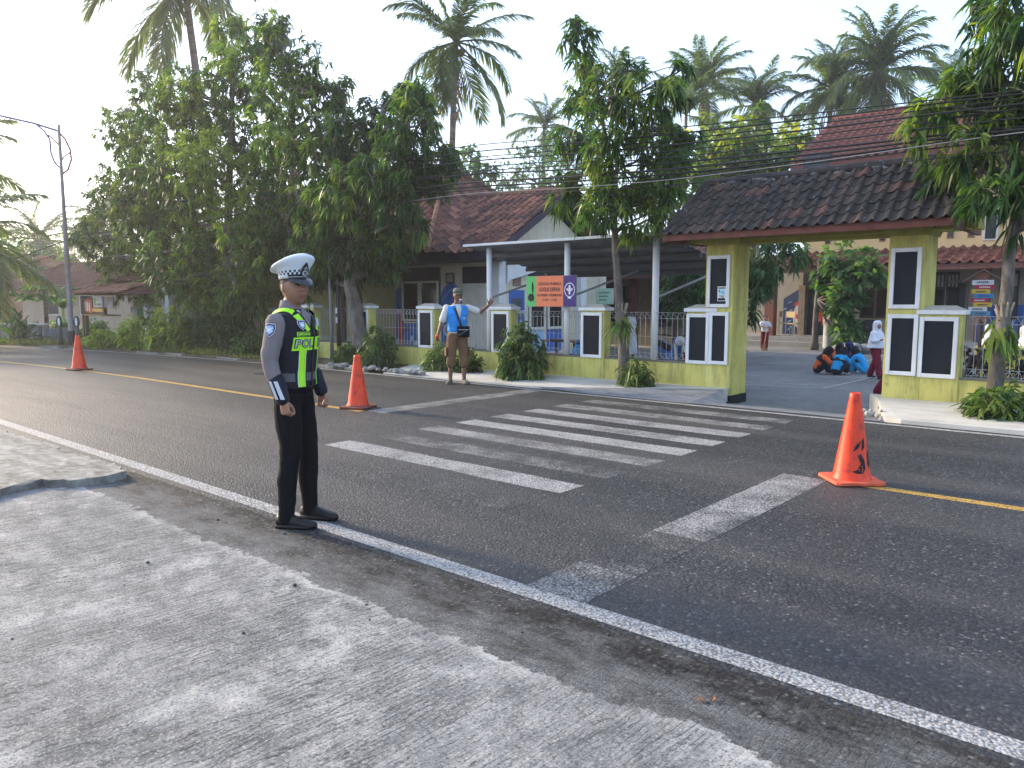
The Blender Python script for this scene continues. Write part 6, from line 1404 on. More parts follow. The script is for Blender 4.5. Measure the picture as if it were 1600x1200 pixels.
# pupils seen through the fence
q = at(985, 540, 12.7); pupil('pupil in a long white headscarf behind the fence beside the slim street tree', (q.x, 12.7, -.15), R(-150), 1.35, STAND, WHC, MAR, WHC, drop=.52, wid=1.1)
q = at(1079, 530, 12.6); tt, J_, X_, h_, S_ = pupil('pupil in a white shirt bending by the motorcycle behind the fence', (q.x - .1, 12.75, -.15), R(-20), 1.34, dict(STAND, spine=[(0, 0, .90), (.04, 0, 1.03), (.10, 0, 1.14), (.18, 0, 1.24), (.26, 0, 1.32), (.30, 0, 1.36)], head=(.36, 0, 1.48), ar=[(.24, -.175, 1.30), (.36, -.2, 1.1), (.5, -.16, .98)], al=[(.24, .175, 1.30), (.36, .2, 1.1), (.5, .16, .98)]), WHC, MAR, WHC)
for lab, px, Y, rz in (('pupil in white seen through the dark barred fence, nearest the gate pillar', 1488, 16.5, R(200)), ('pupil in a white headscarf behind the fence under the stacked sign boards', 1547, 15.5, R(160)), ('pupil in a white headscarf at the right edge behind the street tree', 1603, 15.2, R(180))):
    q = at(px, 540, Y); pupil(lab, (q.x, Y, -.15), rz, 1.25, STAND, WHC, MAR, WHC, drop=.4)

# ------------------------------------------------------------------ cones, signs, poles, cables and small things
n = NT('cone_plastic'); v = n.coord()
rub_ = n.ramp(n.noise(n.coord((1, 1, .5)), 14, 8, .75), [(.52, 0.0), (.64, .8)])
c = n.mix(rub_, n.ramp(n.noise(v, 4, 4), [(.3, (.80, .048, .010)), (.7, (.90, .080, .016))]), (.26, .025, .02))
CONE = n.done(c, .42, n.bump(n.noise(v, 30, 4), .1, .004), .4); n.b.inputs['Transmission Weight'].default_value = 0
tr = n.n('BsdfTranslucent'); tr.inputs[0].default_value = (1, .16, .03, 1); ms = n.n('MixShader'); ms.inputs[0].default_value = .16; n.l(n.b.outputs[0], ms.inputs[1]); n.l(tr.outputs[0], ms.inputs[2]); n.l(ms.outputs[0], n.o.inputs[0])
CBASE = M((.16, .045, .03), .8, .4, 9, .6, .4); CBASE2 = M((.62, .11, .05), .7, .25, 9, .5, .3); SCUFF = M((.018, .015, .015), .8, .4, 30)
def cone(name_label, loc, rz, base, scuff=False):
    t = thing('traffic_cone', name_label, 'traffic cone', loc, rz, 'orange traffic cones on the centre line')
    b = MB(); b.lathe([(.158, .030), (.150, .055), (.142, .075), (.045, .70), (.042, .735), (.036, .74), (.036, .70), (.135, .06)], 32, cap=False); cn = b.build('cone_body', CONE, t, True)
    b = MB(); k = .205; q = .03; b.slab([(-k + q, -k), (k - q, -k), (k, -k + q), (k, k - q), (k - q, k), (-k + q, k), (-k, k - q), (-k, -k + q)], 0.002, .030); b.build('base', base, t, bevel=.006)
    if not scuff:
        b = MB(); b.lathe([(.166, .030), (.160, .046), (.150, .048)], 32, cap=False); b.build('base_rim', base, t, True)
    else:
        b = MB(); bvh = bvh_of(cn)
        for pts in ([(-.06, .105), (-.02, .09), (.03, .09), (.055, .13), (.045, .20), (.012, .25), (-.012, .235), (.012, .17), (-.02, .12)], [(.075, .16), (.10, .12), (.108, .16), (.098, .24), (.085, .29), (.072, .24)], [(-.05, .26), (.0, .30), (.02, .36), (-.025, .315)], [(.02, .27), (.05, .30), (.045, .38), (.025, .36)]):
            me_ = flat_poly(pts); o = drape_mesh(me_, SCUFF, 'black_scuff', cn, bvh, Matrix.Translation((0, -.6, 0)) @ Matrix(((1, 0, 0), (0, 0, -1), (0, 1, 0))).to_4x4(), (0, 1, 0), .0012); o.data.materials.append(SCUFF)
    return t
q = gnd(124, 578); cone('orange traffic cone farthest away at the left', (q.x, q.y, .004), R(10), CBASE)
q = gnd(555, 638); cone('orange traffic cone with dark base just right of the officer', (q.x, q.y + .05, .004), R(25), CBASE)
q = gnd(1330, 752); cone('nearest orange traffic cone with black scuff marks and orange base', (q.x, q.y, .004), R(42), CBASE2, True)

# scout group sign on the canopy pole
q = at(865, 455, 11.33); sg = thing('scout_sign', 'orange, green and purple scout sign board fixed to the white canopy pole', 'sign', (q.x, 11.34, q.z), R(0)); px_m = 1 / 85.5
ORS = M((.80, .21, .085), .5, .04, 4, 0, 0); GRS = M((.10, .50, .13), .5, .04, 4, 0, 0); PUR = M((.045, .018, .16), .5, .06, 4, 0, 0)
W0, W1, W2, W3, ZH = -.66, -.42, .22, .51, .285
b = MB(); b.box(W0, W3, -.002, .02, -ZH, ZH); b.build('board', M((.35, .35, .36), .5, .1, 5, 0, 0), sg)
for nm, a, c_, mt in (('green_field', W0 + .003, W1, GRS), ('orange_field', W1, W2, ORS), ('purple_field', W2, W3 - .003, PUR)):
    b = MB(); b.box(a, c_, -.006, -.0025, -ZH + .003, ZH - .003); b.build(nm, mt, sg)
xc = (W1 + W2) / 2; TXT = M((.09, .03, .03), .6, .1, 9, 0, 0)
for s_, z, hgt, bd in (('GERAKAN PRAMUKA', .135, .082, .0005), ('GUGUS DEPAN', .03, .098, .003), ('SD NEGERI 1 CIKEMBULAN', -.075, .060, .0022), ('15.055 - 15.056', -.16, .062, .0005)):
    o = text(s_, hgt, TXT, sg, (xc, -.0075, z), (R(90), 0, 0), ext=.0006, bold=bd); w_ = o.dimensions.x
    mw = max(v_.co.x for v_ in o.data.vertices) - min(v_.co.x for v_ in o.data.vertices); tgt = {'G': .54, 'S': .56, '1': .34}[s_[0]] if s_ != 'GUGUS DEPAN' else .50; o.scale = (tgt / mw, 1, 1)
xg = (W0 + W1) / 2; b = MB(); y0, y1 = -.0085, -.0062
b.prism([(xg - .005 + .078 * math.cos(a), -.115 + .075 * math.sin(a)) for a in np.linspace(0, 2 * math.pi, 25)[:-1]], y0, y1); b.build('sprout_nut', BLKP, sg)
b = MB(); b.prism([(xg + .03, .20), (xg + .062, .10), (xg + .058, .02), (xg + .045, -.06), (xg + .06, -.12), (xg + .072, -.20), (xg + .055, -.16), (xg + .035, -.10), (xg + .028, -.03), (xg + .012, .04), (xg + .010, .11)], y0, y1); b.build('sprout_leaf', BLKP, sg)
xp = (W2 + W3) / 2; WHS = M((.78, .76, .80), .5, .03, 9, 0, 0)
b = MB(); k = 32; b.add([(xp + r_ * math.cos(a), -.0065, .02 + r_ * 1.12 * math.sin(a)) for r_ in (.105, .119) for a in np.linspace(0, 2 * math.pi, k + 1)[:-1]], [(i, (i + 1) % k, k + (i + 1) % k, k + i) for i in range(k)]); b.build('emblem_ring', WHS, sg)
half = [(0, .10), (.016, .075), (.024, .045), (.020, .01), (.018, -.012)]; fl = MB()
fl.prism([(xp + x, z + .02) for x, z in half] + [(xp - x, z + .02) for x, z in half[::-1]][:-1], y0, y1)
for s_ in (-1, 1): 
    pts = [(.020, -.012), (.030, .012), (.045, .035), (.062, .032), (.070, .012), (.060, -.006), (.052, .002), (.044, -.010), (.030, -.022), (.020, -.024)]
    fl.prism([(xp + s_ * x, z + .02) for x, z in (pts if s_ > 0 else pts[::-1])], y0, y1)
fl.prism([(xp - .038, -.006), (xp + .038, -.006), (xp + .038, .006), (xp - .038, .006)], y0 - .0004, y1); fl.prism([(xp - .016, -.008), (xp + .016, -.008), (xp + .022, -.045), (xp, -.07), (xp - .022, -.045)], y0, y1); fl.build('fleur_de_lis', WHS, sg, kind='stuff')
b = MB(); b.prism([(xp - .045, -.135), (xp + .045, -.135), (xp + .03, -.115), (xp + .05, -.10), (xp - .05, -.10), (xp - .03, -.115)], y0, y1); b.build('emblem_knot', WHS, sg)
# stacked name boards
q = at(1534, 470, 13.4); st = thing('stacked_name_boards', 'post with small white, red, yellow and blue name boards behind the dark barred fence', 'sign', (q.x, 13.4, -.15)); dpx = (Vector((q.x, 13.4, 1.5)) - EYE).dot(_F) / FOC
b = MB(); b.tube([(0, .03, 0), (0, .03, 2.0)], .022, 8); b.tube([(-.28, .03, 1.92), (0, .03, 2.10), (.28, .03, 1.92)], .012, 6); b.build('post', M((.16, .08, .07), .7), st)
for i, (dx, wpx, c_) in enumerate(((0, 29, (.62, .68, .75)), (3, 26, (.42, .03, .09)), (-2, 25, (.68, .48, .06)), (2, 25, (.04, .27, .62)), (-3, 25, (.42, .03, .09)), (1.5, 25, (.68, .48, .06)), (-5, 25, (.62, .68, .75)), (0, 25, (.10, .30, .50)))):
    z = (1.5 + .15) - (442 + i * 6.8 + (0 if i else -1) - 469) * dpx; w_ = wpx * dpx / 2; b = MB(); b.box(dx * dpx - w_, dx * dpx + w_, -.01, .012, z - .032 - (.01 if i == 0 else 0), z + .032); bd = b.build('name_board', M(c_, .5, .08, 6, 0, .1), st)
    b = MB(); ink = M((.75, .70, .72), .6) if i in (1, 4) else M((.12, .10, .12), .6)
    for k_ in range(6): xx = dx * dpx - w_ * .55 + k_ * w_ * .19; b.box(xx, xx + w_ * .14, -.0125, -.0102, z - .012, z + .010)
    b.build('print_line', ink, bd, kind='stuff')
# lamp post with curved arms
P0 = gnd(113, 541); P0 = Vector((P0.x, P0.y, 0)); dl = (P0 - EYE).dot(_F); PT = atD(88, 203, dl); PST = M((.24, .21, .20), .6, .15, 5, .3, .1, .2); REDST = M((.30, .09, .09), .5, .2, 5, .2); BLUST = M((.12, .13, .30), .5, .2, 5, .2)
lp = thing('lamp_post', 'tall tapered street lamp post with curved decorative arms, painted black and grey', 'street lamp', P0); H_ = PT.z
b = MB(); b.lathe([(.115, 0), (.115, .12), (.085, .13), (.078, 2.3), (.06, 4.2), (.045, H_)], 12); b.build('post', PST, lp, True)
b = MB(); b.lathe([(.122, .0), (.122, .5), (.092, .5), (.092, .06)], 12, cap=False); b.build('black_foot', DARKB, lp)
def ap(x, y): p = atD(x, y, dl) - P0; return p
rel = lambda pts: [Vector(((_RT * ((x - 88 - (y - 203) * .073) * dl / FOC)).x, (_RT * ((x - 88 - (y - 203) * .073) * dl / FOC)).y, ap(x, y).z)) for x, y in pts]
b = MB(); b.tube(rel([(-220, 168), (0, 190), (50, 201), (86, 212)]), .035, 7); b.build('lamp_arm', BLUST, lp, True)
b = MB(); b.tube(rel([(86, 212), (98, 224), (106, 240), (108, 255), (103, 270), (93, 278)]), .032, 7); b.build('curved_brace', REDST, lp, True)
b = MB(); b.tube(rel([(52, 201), (66, 212), (75, 225), (77, 245), (82, 258), (90, 267)]), .03, 7); b.build('curved_brace', BLUST, lp, True)
b = MB(); b.tube(rel([(72, 218), (80, 224), (88, 233)]), .024, 6); b.tube(rel([(92, 258), (97, 250), (107, 244)]), .024, 6); b.build('curved_stay', REDST, lp, True, kind='stuff')
q = rel([(-220, 168)])[0]; b = MB(); b.ball(q, (.3, .14, .07), 12, 8); b.build('lamp_head', PST, lp, True)
# utility poles by the leaning tree
for lab, px, Y, r, h, mt in (('slim grey steel pole, left one of the trio in front of the shaded wall', 519, 11.2, .045, 5.2, M((.16, .17, .18), .5, .1, 5)), ('black pole with white labels in the middle of the trio', 530, 11.35, .05, 5.6, DARKB), ('brown black thick pole, right one of the trio', 538, 11.5, .07, 5.8, M((.07, .05, .045), .8, .3, 5))):
    q = at(px, 560, Y); t = thing('utility_pole', lab, 'pole', (q.x, Y, 0), 0, 'poles by the leaning tree'); b = MB(); b.lathe([(r * 1.1, 0), (r, 1), (r * .9, h)], 10); b.build('pole', mt, t, True)
    if 'labels' in lab:
        b = MB()
        for z in (.95, 1.18): b.box(-.035, .035, -.056, -.05, z, z + .14)
        b.build('label', WHP, t, kind='stuff')
# overhead cables
CAB = M((.012, .012, .014), .6, .1, 9, 0, 0); CABL = M((.22, .22, .22), .5, .1, 9, 0, 0)
def cable(lab, pr, pl, Y, r, mat=CAB, sag=.25, Yl=11.3):
    a = at(1600, pr, Y); c = at(720, pl, Y + .2); d = (a - c); e0 = a + d * .8; e1 = Vector((-16.4, Yl, 0)); tt = (e1.x - c.x) / (a.x - c.x); e1.z = c.z + (a.z - c.z) * tt * .6
    pts = [e0, a, a.lerp(c, .25) - Vector((0, 0, sag * .35)), a.lerp(c, .5) - Vector((0, 0, sag * .5)), a.lerp(c, .75) - Vector((0, 0, sag * .35)), c, e1]
    P_ = [pts[0]]
    for i in range(len(pts) - 1):
        for k in range(1, 6): P_.append(pts[i].lerp(pts[i + 1], k / 5))
    for _ in range(3): P_ = [P_[0]] + [(P_[i - 1] + P_[i] * 2 + P_[i + 1]) / 4 for i in range(1, len(P_) - 1)] + [P_[-1]]
    b = MB(); b.tube([p - Vector((-16.4, Yl, 0)) for p in P_], r * 1.08, 5); o = b.build('overhead_cable', mat, None, True); o.location = (-16.4, Yl, 0); tag(o, lab, 'cable', 'overhead cables along the road')
for i, (pr, pl, Y, r, sag) in enumerate(((140, 228, 10.5, .008, .10), (145, 238, 10.55, .011, .13), (152, 247, 10.6, .008, .15), (160, 252, 10.5, .012, .18), (168, 262, 10.7, .008, .2), (182, 268, 10.5, .009, .2), (196, 272, 10.6, .013, .22), (200, 285, 10.5, .016, .22), (206, 292, 10.6, .014, .25), (214, 297, 10.7, .008, .25), (232, 306, 10.5, .007, .22))):
    cable(('thick black' if r > .012 else 'thin black') + ' overhead cable strung above the gateway roof, %s in the bundle' % ('topmost', 'second from the top', 'third from the top', 'fourth from the top', 'fifth from the top', 'sixth from the top', 'seventh from the top', 'eighth from the top', 'third from the bottom', 'second from the bottom', 'lowest')[i], pr, pl, Y, r, CAB, sag)
cable('single pale grey overhead cable below the black bundle', 204, 302, 10.3, .006, CABL, .3)
for i, (y0, y1, r) in enumerate(((418, 375, .016), (405, 372, .012), (430, 392, .014), (424, 386, .010), (444, 412, .009), (436, 405, .009))):
    a = atD(-40, y0, 30); c = atD(105, y1, 28); e = Vector((-16.4, 11.3, c.z + .3)); P_ = [a + (a - c) * 1.2, a, a.lerp(c, .5) - Vector((0, 0, .12)), c, c.lerp(e, .5) - Vector((0, 0, .2)), e]; b = MB(); b.tube([p - c for p in P_], r, 5); o = b.build('overhead_cable', CAB if i % 2 == 0 else CABL, None, True); o.location = c
    tag(o, 'sagging cable running past the lamp post at the left, %s of six' % ('topmost thick', 'second', 'third', 'fourth', 'fifth', 'lowest')[i], 'cable', 'cables by the lamp post')
# things behind the fence
def motorbike(label, loc, rz, col):
    t = thing('motorcycle', label, 'motorcycle', loc, rz, 'motorcycles parked under the canopy'); pm = M(col, .3, .1, 5, 0, 0, spec=.5)
    for x in (-.62, .62):
        b = MB(); k = 20; rings = [[Vector((x + (.27 + .04 * math.cos(c_)) * math.cos(a), .045 * math.sin(c_), .30 + (.27 + .04 * math.cos(c_)) * math.sin(a))) for c_ in np.linspace(0, 2 * math.pi, 9)[:-1]] for a in np.linspace(0, 2 * math.pi, k + 1)]
        b.loft(rings, cap=False); w_ = b.build('wheel', DARKB, t, True); b = MB()
        for a in np.linspace(0, math.pi, 6)[:-1]: b.tube([(x - .25 * math.cos(a), 0, .30 - .25 * math.sin(a)), (x + .25 * math.cos(a), 0, .30 + .25 * math.sin(a))], .01, 4)
        b.build('spokes', SILV, w_, kind='stuff')
    b = MB(); dens_tube(b, [(-.75, 0, .72), (-.3, 0, .70), (.05, 0, .52), (.30, 0, .55), (.45, 0, .90)], [.10, .13, .10, .10, .09], 12); b.build('body_panel', pm, t, True)
    b = MB(); dens_tube(b, [(-.75, 0, .80), (-.4, 0, .80), (-.05, 0, .74)], [.08, .11, .07], 10, flat=1.2); b.build('seat', LEATHER, t, True)
    b = MB(); b.tube([(.62, .07, .30), (.46, .07, .85)], .025, 8); b.tube([(.62, -.07, .30), (.46, -.07, .85)], .025, 8); b.build('fork', SILV, t, kind='stuff')
    b = MB(); b.tube([(.30, .36, 1.02), (.42, .15, 1.0), (.44, 0, .97), (.42, -.15, 1.0), (.30, -.36, 1.02)], .016, 7); b.build('handlebar', DARKB, t, True)
    b = MB(); b.ball((.53, 0, .90), (.06, .10, .09), 12, 8); b.build('headlight', M((.75, .76, .78), .15, .05, 5, 0, 0, spec=.8), t, True)
    b = MB(); dens_tube(b, [(-.1, 0, .32), (.2, 0, .34)], [.13, .11], 10); b.build('engine', SILV, t, True)
    b = MB(); b.tube([(.05, -.12, .28), (-.4, -.15, .26), (-.8, -.16, .34)], [.025, .03, .045], 8); b.build('exhaust', SILV, t, True)
    for s_ in (-1, 1):
        b = MB(); b.tube([(.36, s_ * .22, 1.0), (.33, s_ * .26, 1.18)], .007, 5); m_ = b.build('mirror_stem', DARKB, t); b = MB(); b.ball((.32, s_ * .28, 1.20), (.02, .07, .045), 10, 6); b.build('mirror', DARKB, m_, True)
    return t
q = at(1070, 545, 13.0); motorbike('blue motorcycle with round bright headlight behind the fence beside the gateway', (q.x - .35, 13.05, -.15), R(-40), (.03, .16, .45))
q = at(948, 555, 12.9); motorbike('yellow motorcycle mostly hidden behind the fence pillar', (q.x - .25, 12.9, -.15), R(-50), (.60, .42, .03))
q = at(905, 550, 12.2); t = thing('plastic_barrel', 'light blue plastic barrel behind the fence left of the pillar', 'barrel', (q.x, 12.2, -.15)); b = MB(); b.lathe([(.13, 0), (.16, .04), (.165, .55), (.17, .57), (.165, .60), (.13, .72), (.07, .76), (.07, .82)], 18); b.build('barrel_body', M((.03, .27, .62), .4, .15, 6), t, True); b = MB(); b.lathe([(.078, .80), (.078, .86)], 14); b.build('cap', M((.02, .10, .35), .4), t, True)
q = at(875, 530, 14.0); t = thing('wooden_table', 'brown wooden table with papers under the canopy', 'table', (q.x, 14.2, -.15)); b = MB(); b.box(-.5, .5, -.3, .3, .70, .74); b.build('tabletop', M((.25, .12, .07), .6), t, bevel=.005)
for sx_ in (-.45, .45):
    for sy_ in (-.25, .25): b = MB(); b.box(sx_ - .025, sx_ + .025, sy_ - .025, sy_ + .025, 0, .70); b.build('leg', DKWOOD, t)
q = at(1567, 535, 14.6); t = thing('plastic_bin', 'yellow plastic bin behind the dark barred fence', 'bin', (q.x, 14.6, -.15)); b = MB(); b.add([(-.28, -.25, 0), (.28, -.25, 0), (.28, .25, 0), (-.28, .25, 0), (-.34, -.3, .85), (.34, -.3, .85), (.34, .3, .85), (-.34, .3, .85)], [(3, 2, 1, 0), (4, 5, 6, 7), (0, 1, 5, 4), (1, 2, 6, 5), (2, 3, 7, 6), (3, 0, 4, 7)]); b.build('bin_body', M((.66, .50, .10), .5, .1, 5), t, bevel=.02); b = MB(); b.box(-.36, .36, -.32, .32, .852, .91); b.build('lid', M((.62, .46, .09), .5, .1, 5), t, bevel=.02)
for lab, px in (('dark purple leaved hedge plant behind the barred fence near the gate pillar', 1512), ('dark purple leaved hedge plant beside the yellow bin', 1540), ('dark purple leaved hedge plant right of the yellow bin', 1588)):
    q = at(px, 550, 12.6); shrub(lab, (q.x, 12.6, -.15), (.24, .22, .55), L=.16, W_=.05, dens=200, per=8, mat=PURL if 'PURL' in globals() else globals().setdefault('PURL', leafmat('purple_leaf', (.012, .010, .012), (.03, .018, .025), (.08, .04, .05), .2)), name='hedge_plant', cat='plant', group='purple hedge plants')
q = at(1297, 522, 27.0); t = thing('potted_plant', 'red leaved plant in a white cylinder pot by the porch column', 'potted plant', (q.x, 27, -.15)); b = MB(); b.lathe([(.20, 0), (.22, .05), (.22, .95), (.24, .97), (.24, 1.0), (.18, 1.0), (.18, .9)], 16); b.build('pot', M((.42, .46, .46), .6, .1, 6, .3), t, True)
data, _ = cloud([((0, 0, 1.35), (.34, .34, .3)), ((.05, 0, 1.75), (.25, .25, .25))], 90, 9, .34, .09, .5, .5); link('foliage', leaf_mesh('foliage', *data, leafmat('red_leaf', (.12, .02, .015), (.30, .05, .02), (.45, .14, .03), .3)), t)['kind'] = 'stuff'
def desk_chair(label, loc, rz):
    t = thing('school_chair', label, 'chair', loc, rz, 'school chairs on the porch'); wm = M((.40, .30, .14), .6); mm = M((.35, .36, .34), .4, .1, 5, 0, 0, metal=.5)
    b = MB(); b.box(-.22, .22, -.2, .2, .44, .47); b.build('seat', wm, t, bevel=.005); b = MB(); b.box(-.22, .22, .19, .21, .68, .90); b.build('backrest', wm, t, bevel=.005)
    for sx_ in (-.2, .2):
        b = MB(); b.tube([(sx_, -.18, 0), (sx_, -.18, .44)], .014, 6); b.build('leg', mm, t); b = MB(); b.tube([(sx_, .2, 0), (sx_, .2, .92)], .014, 6); b.build('leg', mm, t)
    return t
q = at(1240, 520, 28.0); desk_chair('wooden school chair on steel legs in front of the blue mural', (q.x, 28.0, .19), R(160)); q = at(1226, 520, 28.2); desk_chair('second school chair half hidden at the left of the mural', (q.x, 28.3, .19), R(100))
for i, (lab, px) in enumerate((('grey garden stone at the foot of the creeper tree, left', 1318), ('grey garden stone at the foot of the creeper tree, right', 1352), ('dark garden stone beside the squatting pupils', 1340))):
    q = at(px, 545, 25.2); o = link('stone', st[i % 4] if isinstance(st, list) else stone(.16), None) if False else link('stone', stone(.2 + .1 * random.random()), None); o.location = (q.x, 25.3 - .2 * i, -.08); tag(o, lab, 'stone')
# far left: parapet, guide posts, kiosk, house, papaya
PARA = M((.38, .37, .34), .9, .2, 2.5, .6, .4, dirtcol=(.10, .10, .09))
a = gnd(-120, 534); c = gnd(73, 537); t = thing('parapet_wall', 'low pale concrete parapet wall along the far roadside at the left', 'wall', a); d = (c - a).normalized(); X = Matrix((d, Vector((-d.y, d.x, 0)), Vector((0, 0, 1)))).transposed().to_4x4(); L_ = (c - a).length
b = MB(); b.box(0, L_, -.1, .1, 0, .62, 0, X); b.build('wall', PARA, t, bevel=.02); b = MB(); b.box(-.02, L_ + .03, -.14, .14, .622, .70, 0, X); b.build('coping', M((.55, .54, .50), .9, .15, 3, .4), t, bevel=.02)
for i in range(10):
    b = MB(); u_ = L_ * (1 - .02 - i * .11); b.box(u_ - .05, u_ + .05, -.16, -.101, 0, .60, 0, X); b.build('pilaster', M((.13, .13, .12), .9, .3, 4), t)
c2 = gnd(118, 537); t2 = thing('parapet_wall', 'short dark grey end of the parapet beside the lamp post', 'wall', c + d * .08); d2 = (c2 - c).normalized(); X2 = Matrix((d2, Vector((-d2.y, d2.x, 0)), Vector((0, 0, 1)))).transposed().to_4x4(); b = MB(); b.box(0, (c2 - c).length, -.1, .1, 0, .52, 0, X2); b.build('wall', M((.15, .16, .17), .9, .3, 3, .4), t2, bevel=.02)
def guide_post(lab, px, py):
    q = gnd(px, py); t = thing('guide_post', lab, 'bollard', (q.x, q.y, 0), R(-45), 'guide posts at the verge'); b = MB(); b.lathe([(.07, 0), (.07, .62), (.06, .64)], 10); b.build('post', M((.10, .10, .09), .8, .3, 6), t, True)
    b = MB(); b.loft([[Vector((x, .085 * math.cos(a), .80 + .19 * math.sin(a))) for a in np.linspace(0, 2 * math.pi, 17)[:-1]] for x in (-.03, .03)]); pl = b.build('reflector_plate', BLKP, t); b = MB(); b.loft([[Vector((x, .04 * math.cos(a), .80 + .14 * math.sin(a))) for a in np.linspace(0, 2 * math.pi, 13)[:-1]] for x in (.031, .036)]); b.build('reflector', WHP, pl)
guide_post('short dark guide post with white oval reflector, left of the lamp post', 95, 541); guide_post('short dark guide post with white oval reflector above the far cone', 122, 541)
q = at(185, 500, 10.4); K = thing('roadside_kiosk', 'small roadside kiosk with layered tile roof, banners and green door', 'kiosk', (q.x, 10.6, 0), R(-8)); kx = lambda px: (at(px, 480, 10.6).x - q.x); KW = kx(232) - kx(172)
kz = lambda py: at(185, py, 10.5).z
b = MB(); b.box(kx(172), kx(250), .6, 2.4, 0, kz(440)); b.build('wall', M((.45, .46, .44), .85, .1, 3, .4), K)
b = MB(); b.box(kx(181), kx(199), .55, .598, .05, kz(482)); b.build('green_door', M((.02, .16, .07), .6, .2, 5, .3), K); b = MB(); b.box(kx(170), kx(178), .5, .598, .05, kz(480)); b.build('white_post', WHITEP, K); b = MB(); b.box(kx(200), kx(206), .5, .598, .05, kz(480)); b.build('white_post', WHITEP, K)
for (xa, xb, za, zb_, y_) in ((kx(112), kx(236), kz(460), kz(440), -.6), (kx(140), kx(225), kz(440), kz(428), .3)):
    b = MB(); b.add([(xa, y_, za), (xb, y_, za), (xb - .5, 1.5, zb_ + .25), (xa + .9, 1.5, zb_ + .25), (xa, 2.8, za), (xb, 2.8, za)], [(0, 1, 2, 3), (0, 3, 4), (1, 5, 2), (3, 2, 5, 4)]); rf = b.build('roof', T_OLD, K)
    sl = Vector((0, 1.5 - y_, zb_ + .25 - za)); tiles(rf, 'roof_tile', (xa, y_ - .05, za + .02), (1, 0, 0), sl, int((xb - xa) / .26), 6, .26, sl.length / 6, tile_mesh(.26, sl.length / 6, T_OLD, .05), lambda a_, c_: a_ > .9 * c_ / sl.length, .03, True, T_OLD)
b = MB(); b.box(kx(114), kx(170), -.3, -.22, kz(492), kz(464)); bn = b.build('eave_panel', M((.09, .035, .03), .8), K)
b = MB(); b.box(kx(120), kx(141), -.33, -.302, kz(490), kz(468)); rb_ = b.build('red_banner', M((.45, .03, .03), .6, .2, 6), K); text('KOPI', .34, WHP, rb_, ((kx(120) + kx(141)) / 2, -.34, (kz(490) + kz(468)) / 2), (R(90), R(-12), 0), ext=.002) if False else None
bb = MB()
for i in range(3): bb.prism([(kx(123 + i * 5.5), kz(487)), (kx(125 + i * 5.5), kz(488)), (kx(127 + i * 5), kz(471 + i)), (kx(124.5 + i * 5), kz(472 + i))], -.345, -.335)
bb.build('banner_stroke', WHP, rb_, kind='stuff')
b = MB(); b.box(kx(146), kx(168), -.34, -.302, kz(481), kz(462)); pb_ = b.build('poster', M((.55, .60, .62), .6, .1, 6), K)
for (pa, pb2, y0, y1, c_) in ((148, 154, 479, 466, (.10, .35, .30)), (155, 160, 472, 468, (.65, .55, .15)), (155, 166, 478, 474, (.10, .10, .12)), (160, 167, 481, 479, (.5, .1, .1))):
    b = MB(); b.box(kx(pa), kx(pb2), -.346, -.341, kz(y0), kz(y1)); b.build('poster_field', M(c_, .6), pb_)
b = MB(); b.box(kx(168.5), kx(192), -.30, -.26, kz(481), kz(464)); b.build('poster', M((.14, .17, .19), .6, .5, 3), K); b = MB(); b.box(kx(142), kx(168), -.34, -.302, kz(488), kz(482.5)); b.build('yellow_banner', M((.60, .33, .05), .6, .2, 8), K)
b = MB(); b.box(kx(124), kx(170), -.40, .2, kz(495), kz(492.5)); b.build('counter', M((.30, .22, .10), .8), K)
for px in (124, 118): b = MB(); b.box(kx(px) - .06, kx(px) + .06, -.36, -.24, 0, kz(462)); b.build('timber_post', M((.10, .075, .06), .9), K)
hq = atD(110, 470, 40); Hs = thing('far_house', 'pale house with a broad brown tiled roof behind the lamp post', 'house', (hq.x, hq.y, 0), R(25)); hp_ = 40 / 1200.
b = MB(); b.box(-3.2, 3.0, 0, 4, -.3, 2.3); b.build('wall', M((.50, .40, .30), .85, .1, 2, .3), Hs); b = MB(); b.add([(-3.8, -.8, 2.0), (3.6, -.8, 2.0), (2.4, 2, 3.5), (-2.4, 2, 3.5), (-3.8, 4.8, 2.0), (3.6, 4.8, 2.0)], [(0, 1, 2, 3), (3, 2, 5, 4), (0, 3, 4), (1, 5, 2)]); hr = b.build('roof', T_OLD, Hs)
sl = Vector((0, 2.8, 1.5)); tiles(hr, 'roof_tile', (-3.8, -.85, 2.02), (1, 0, 0), sl, 28, 11, 7.4 / 28, sl.length / 11, tile_mesh(7.4 / 28, sl.length / 11, T_OLD, .05), lambda a_, c_: a_ > 1.4 * c_ / sl.length and a_ < 7.4 - 1.2 * c_ / sl.length, .02, True, T_OLD)
for x in (-1.6, .6): b = MB(); b.box(x, x + .9, -.03, -.002, .7, 1.8); w_ = b.build('window', WOODW, Hs); b = MB(); b.box(x + .08, x + .82, -.04, -.031, .78, 1.72); b.build('pane', GLASS, w_)
hq = atD(-10, 450, 44); H2 = thing('far_house', 'orange brown house with a dark roof at the left edge behind the trees', 'house', (hq.x, hq.y, 0), R(35)); b = MB(); b.box(-3, 3, 0, 4, -.3, 2.6); b.build('wall', M((.45, .24, .16), .85, .1, 2, .3), H2); b = MB(); b.add([(-3.6, -.7, 2.5), (3.6, -.7, 2.5), (3.6, 2, 4.2), (-3.6, 2, 4.2), (-3.6, 4.7, 2.5), (3.6, 4.7, 2.5)], [(0, 1, 2, 3), (3, 2, 5, 4), (0, 3, 4), (1, 5, 2)]); b.build('roof', T_OLD, H2)
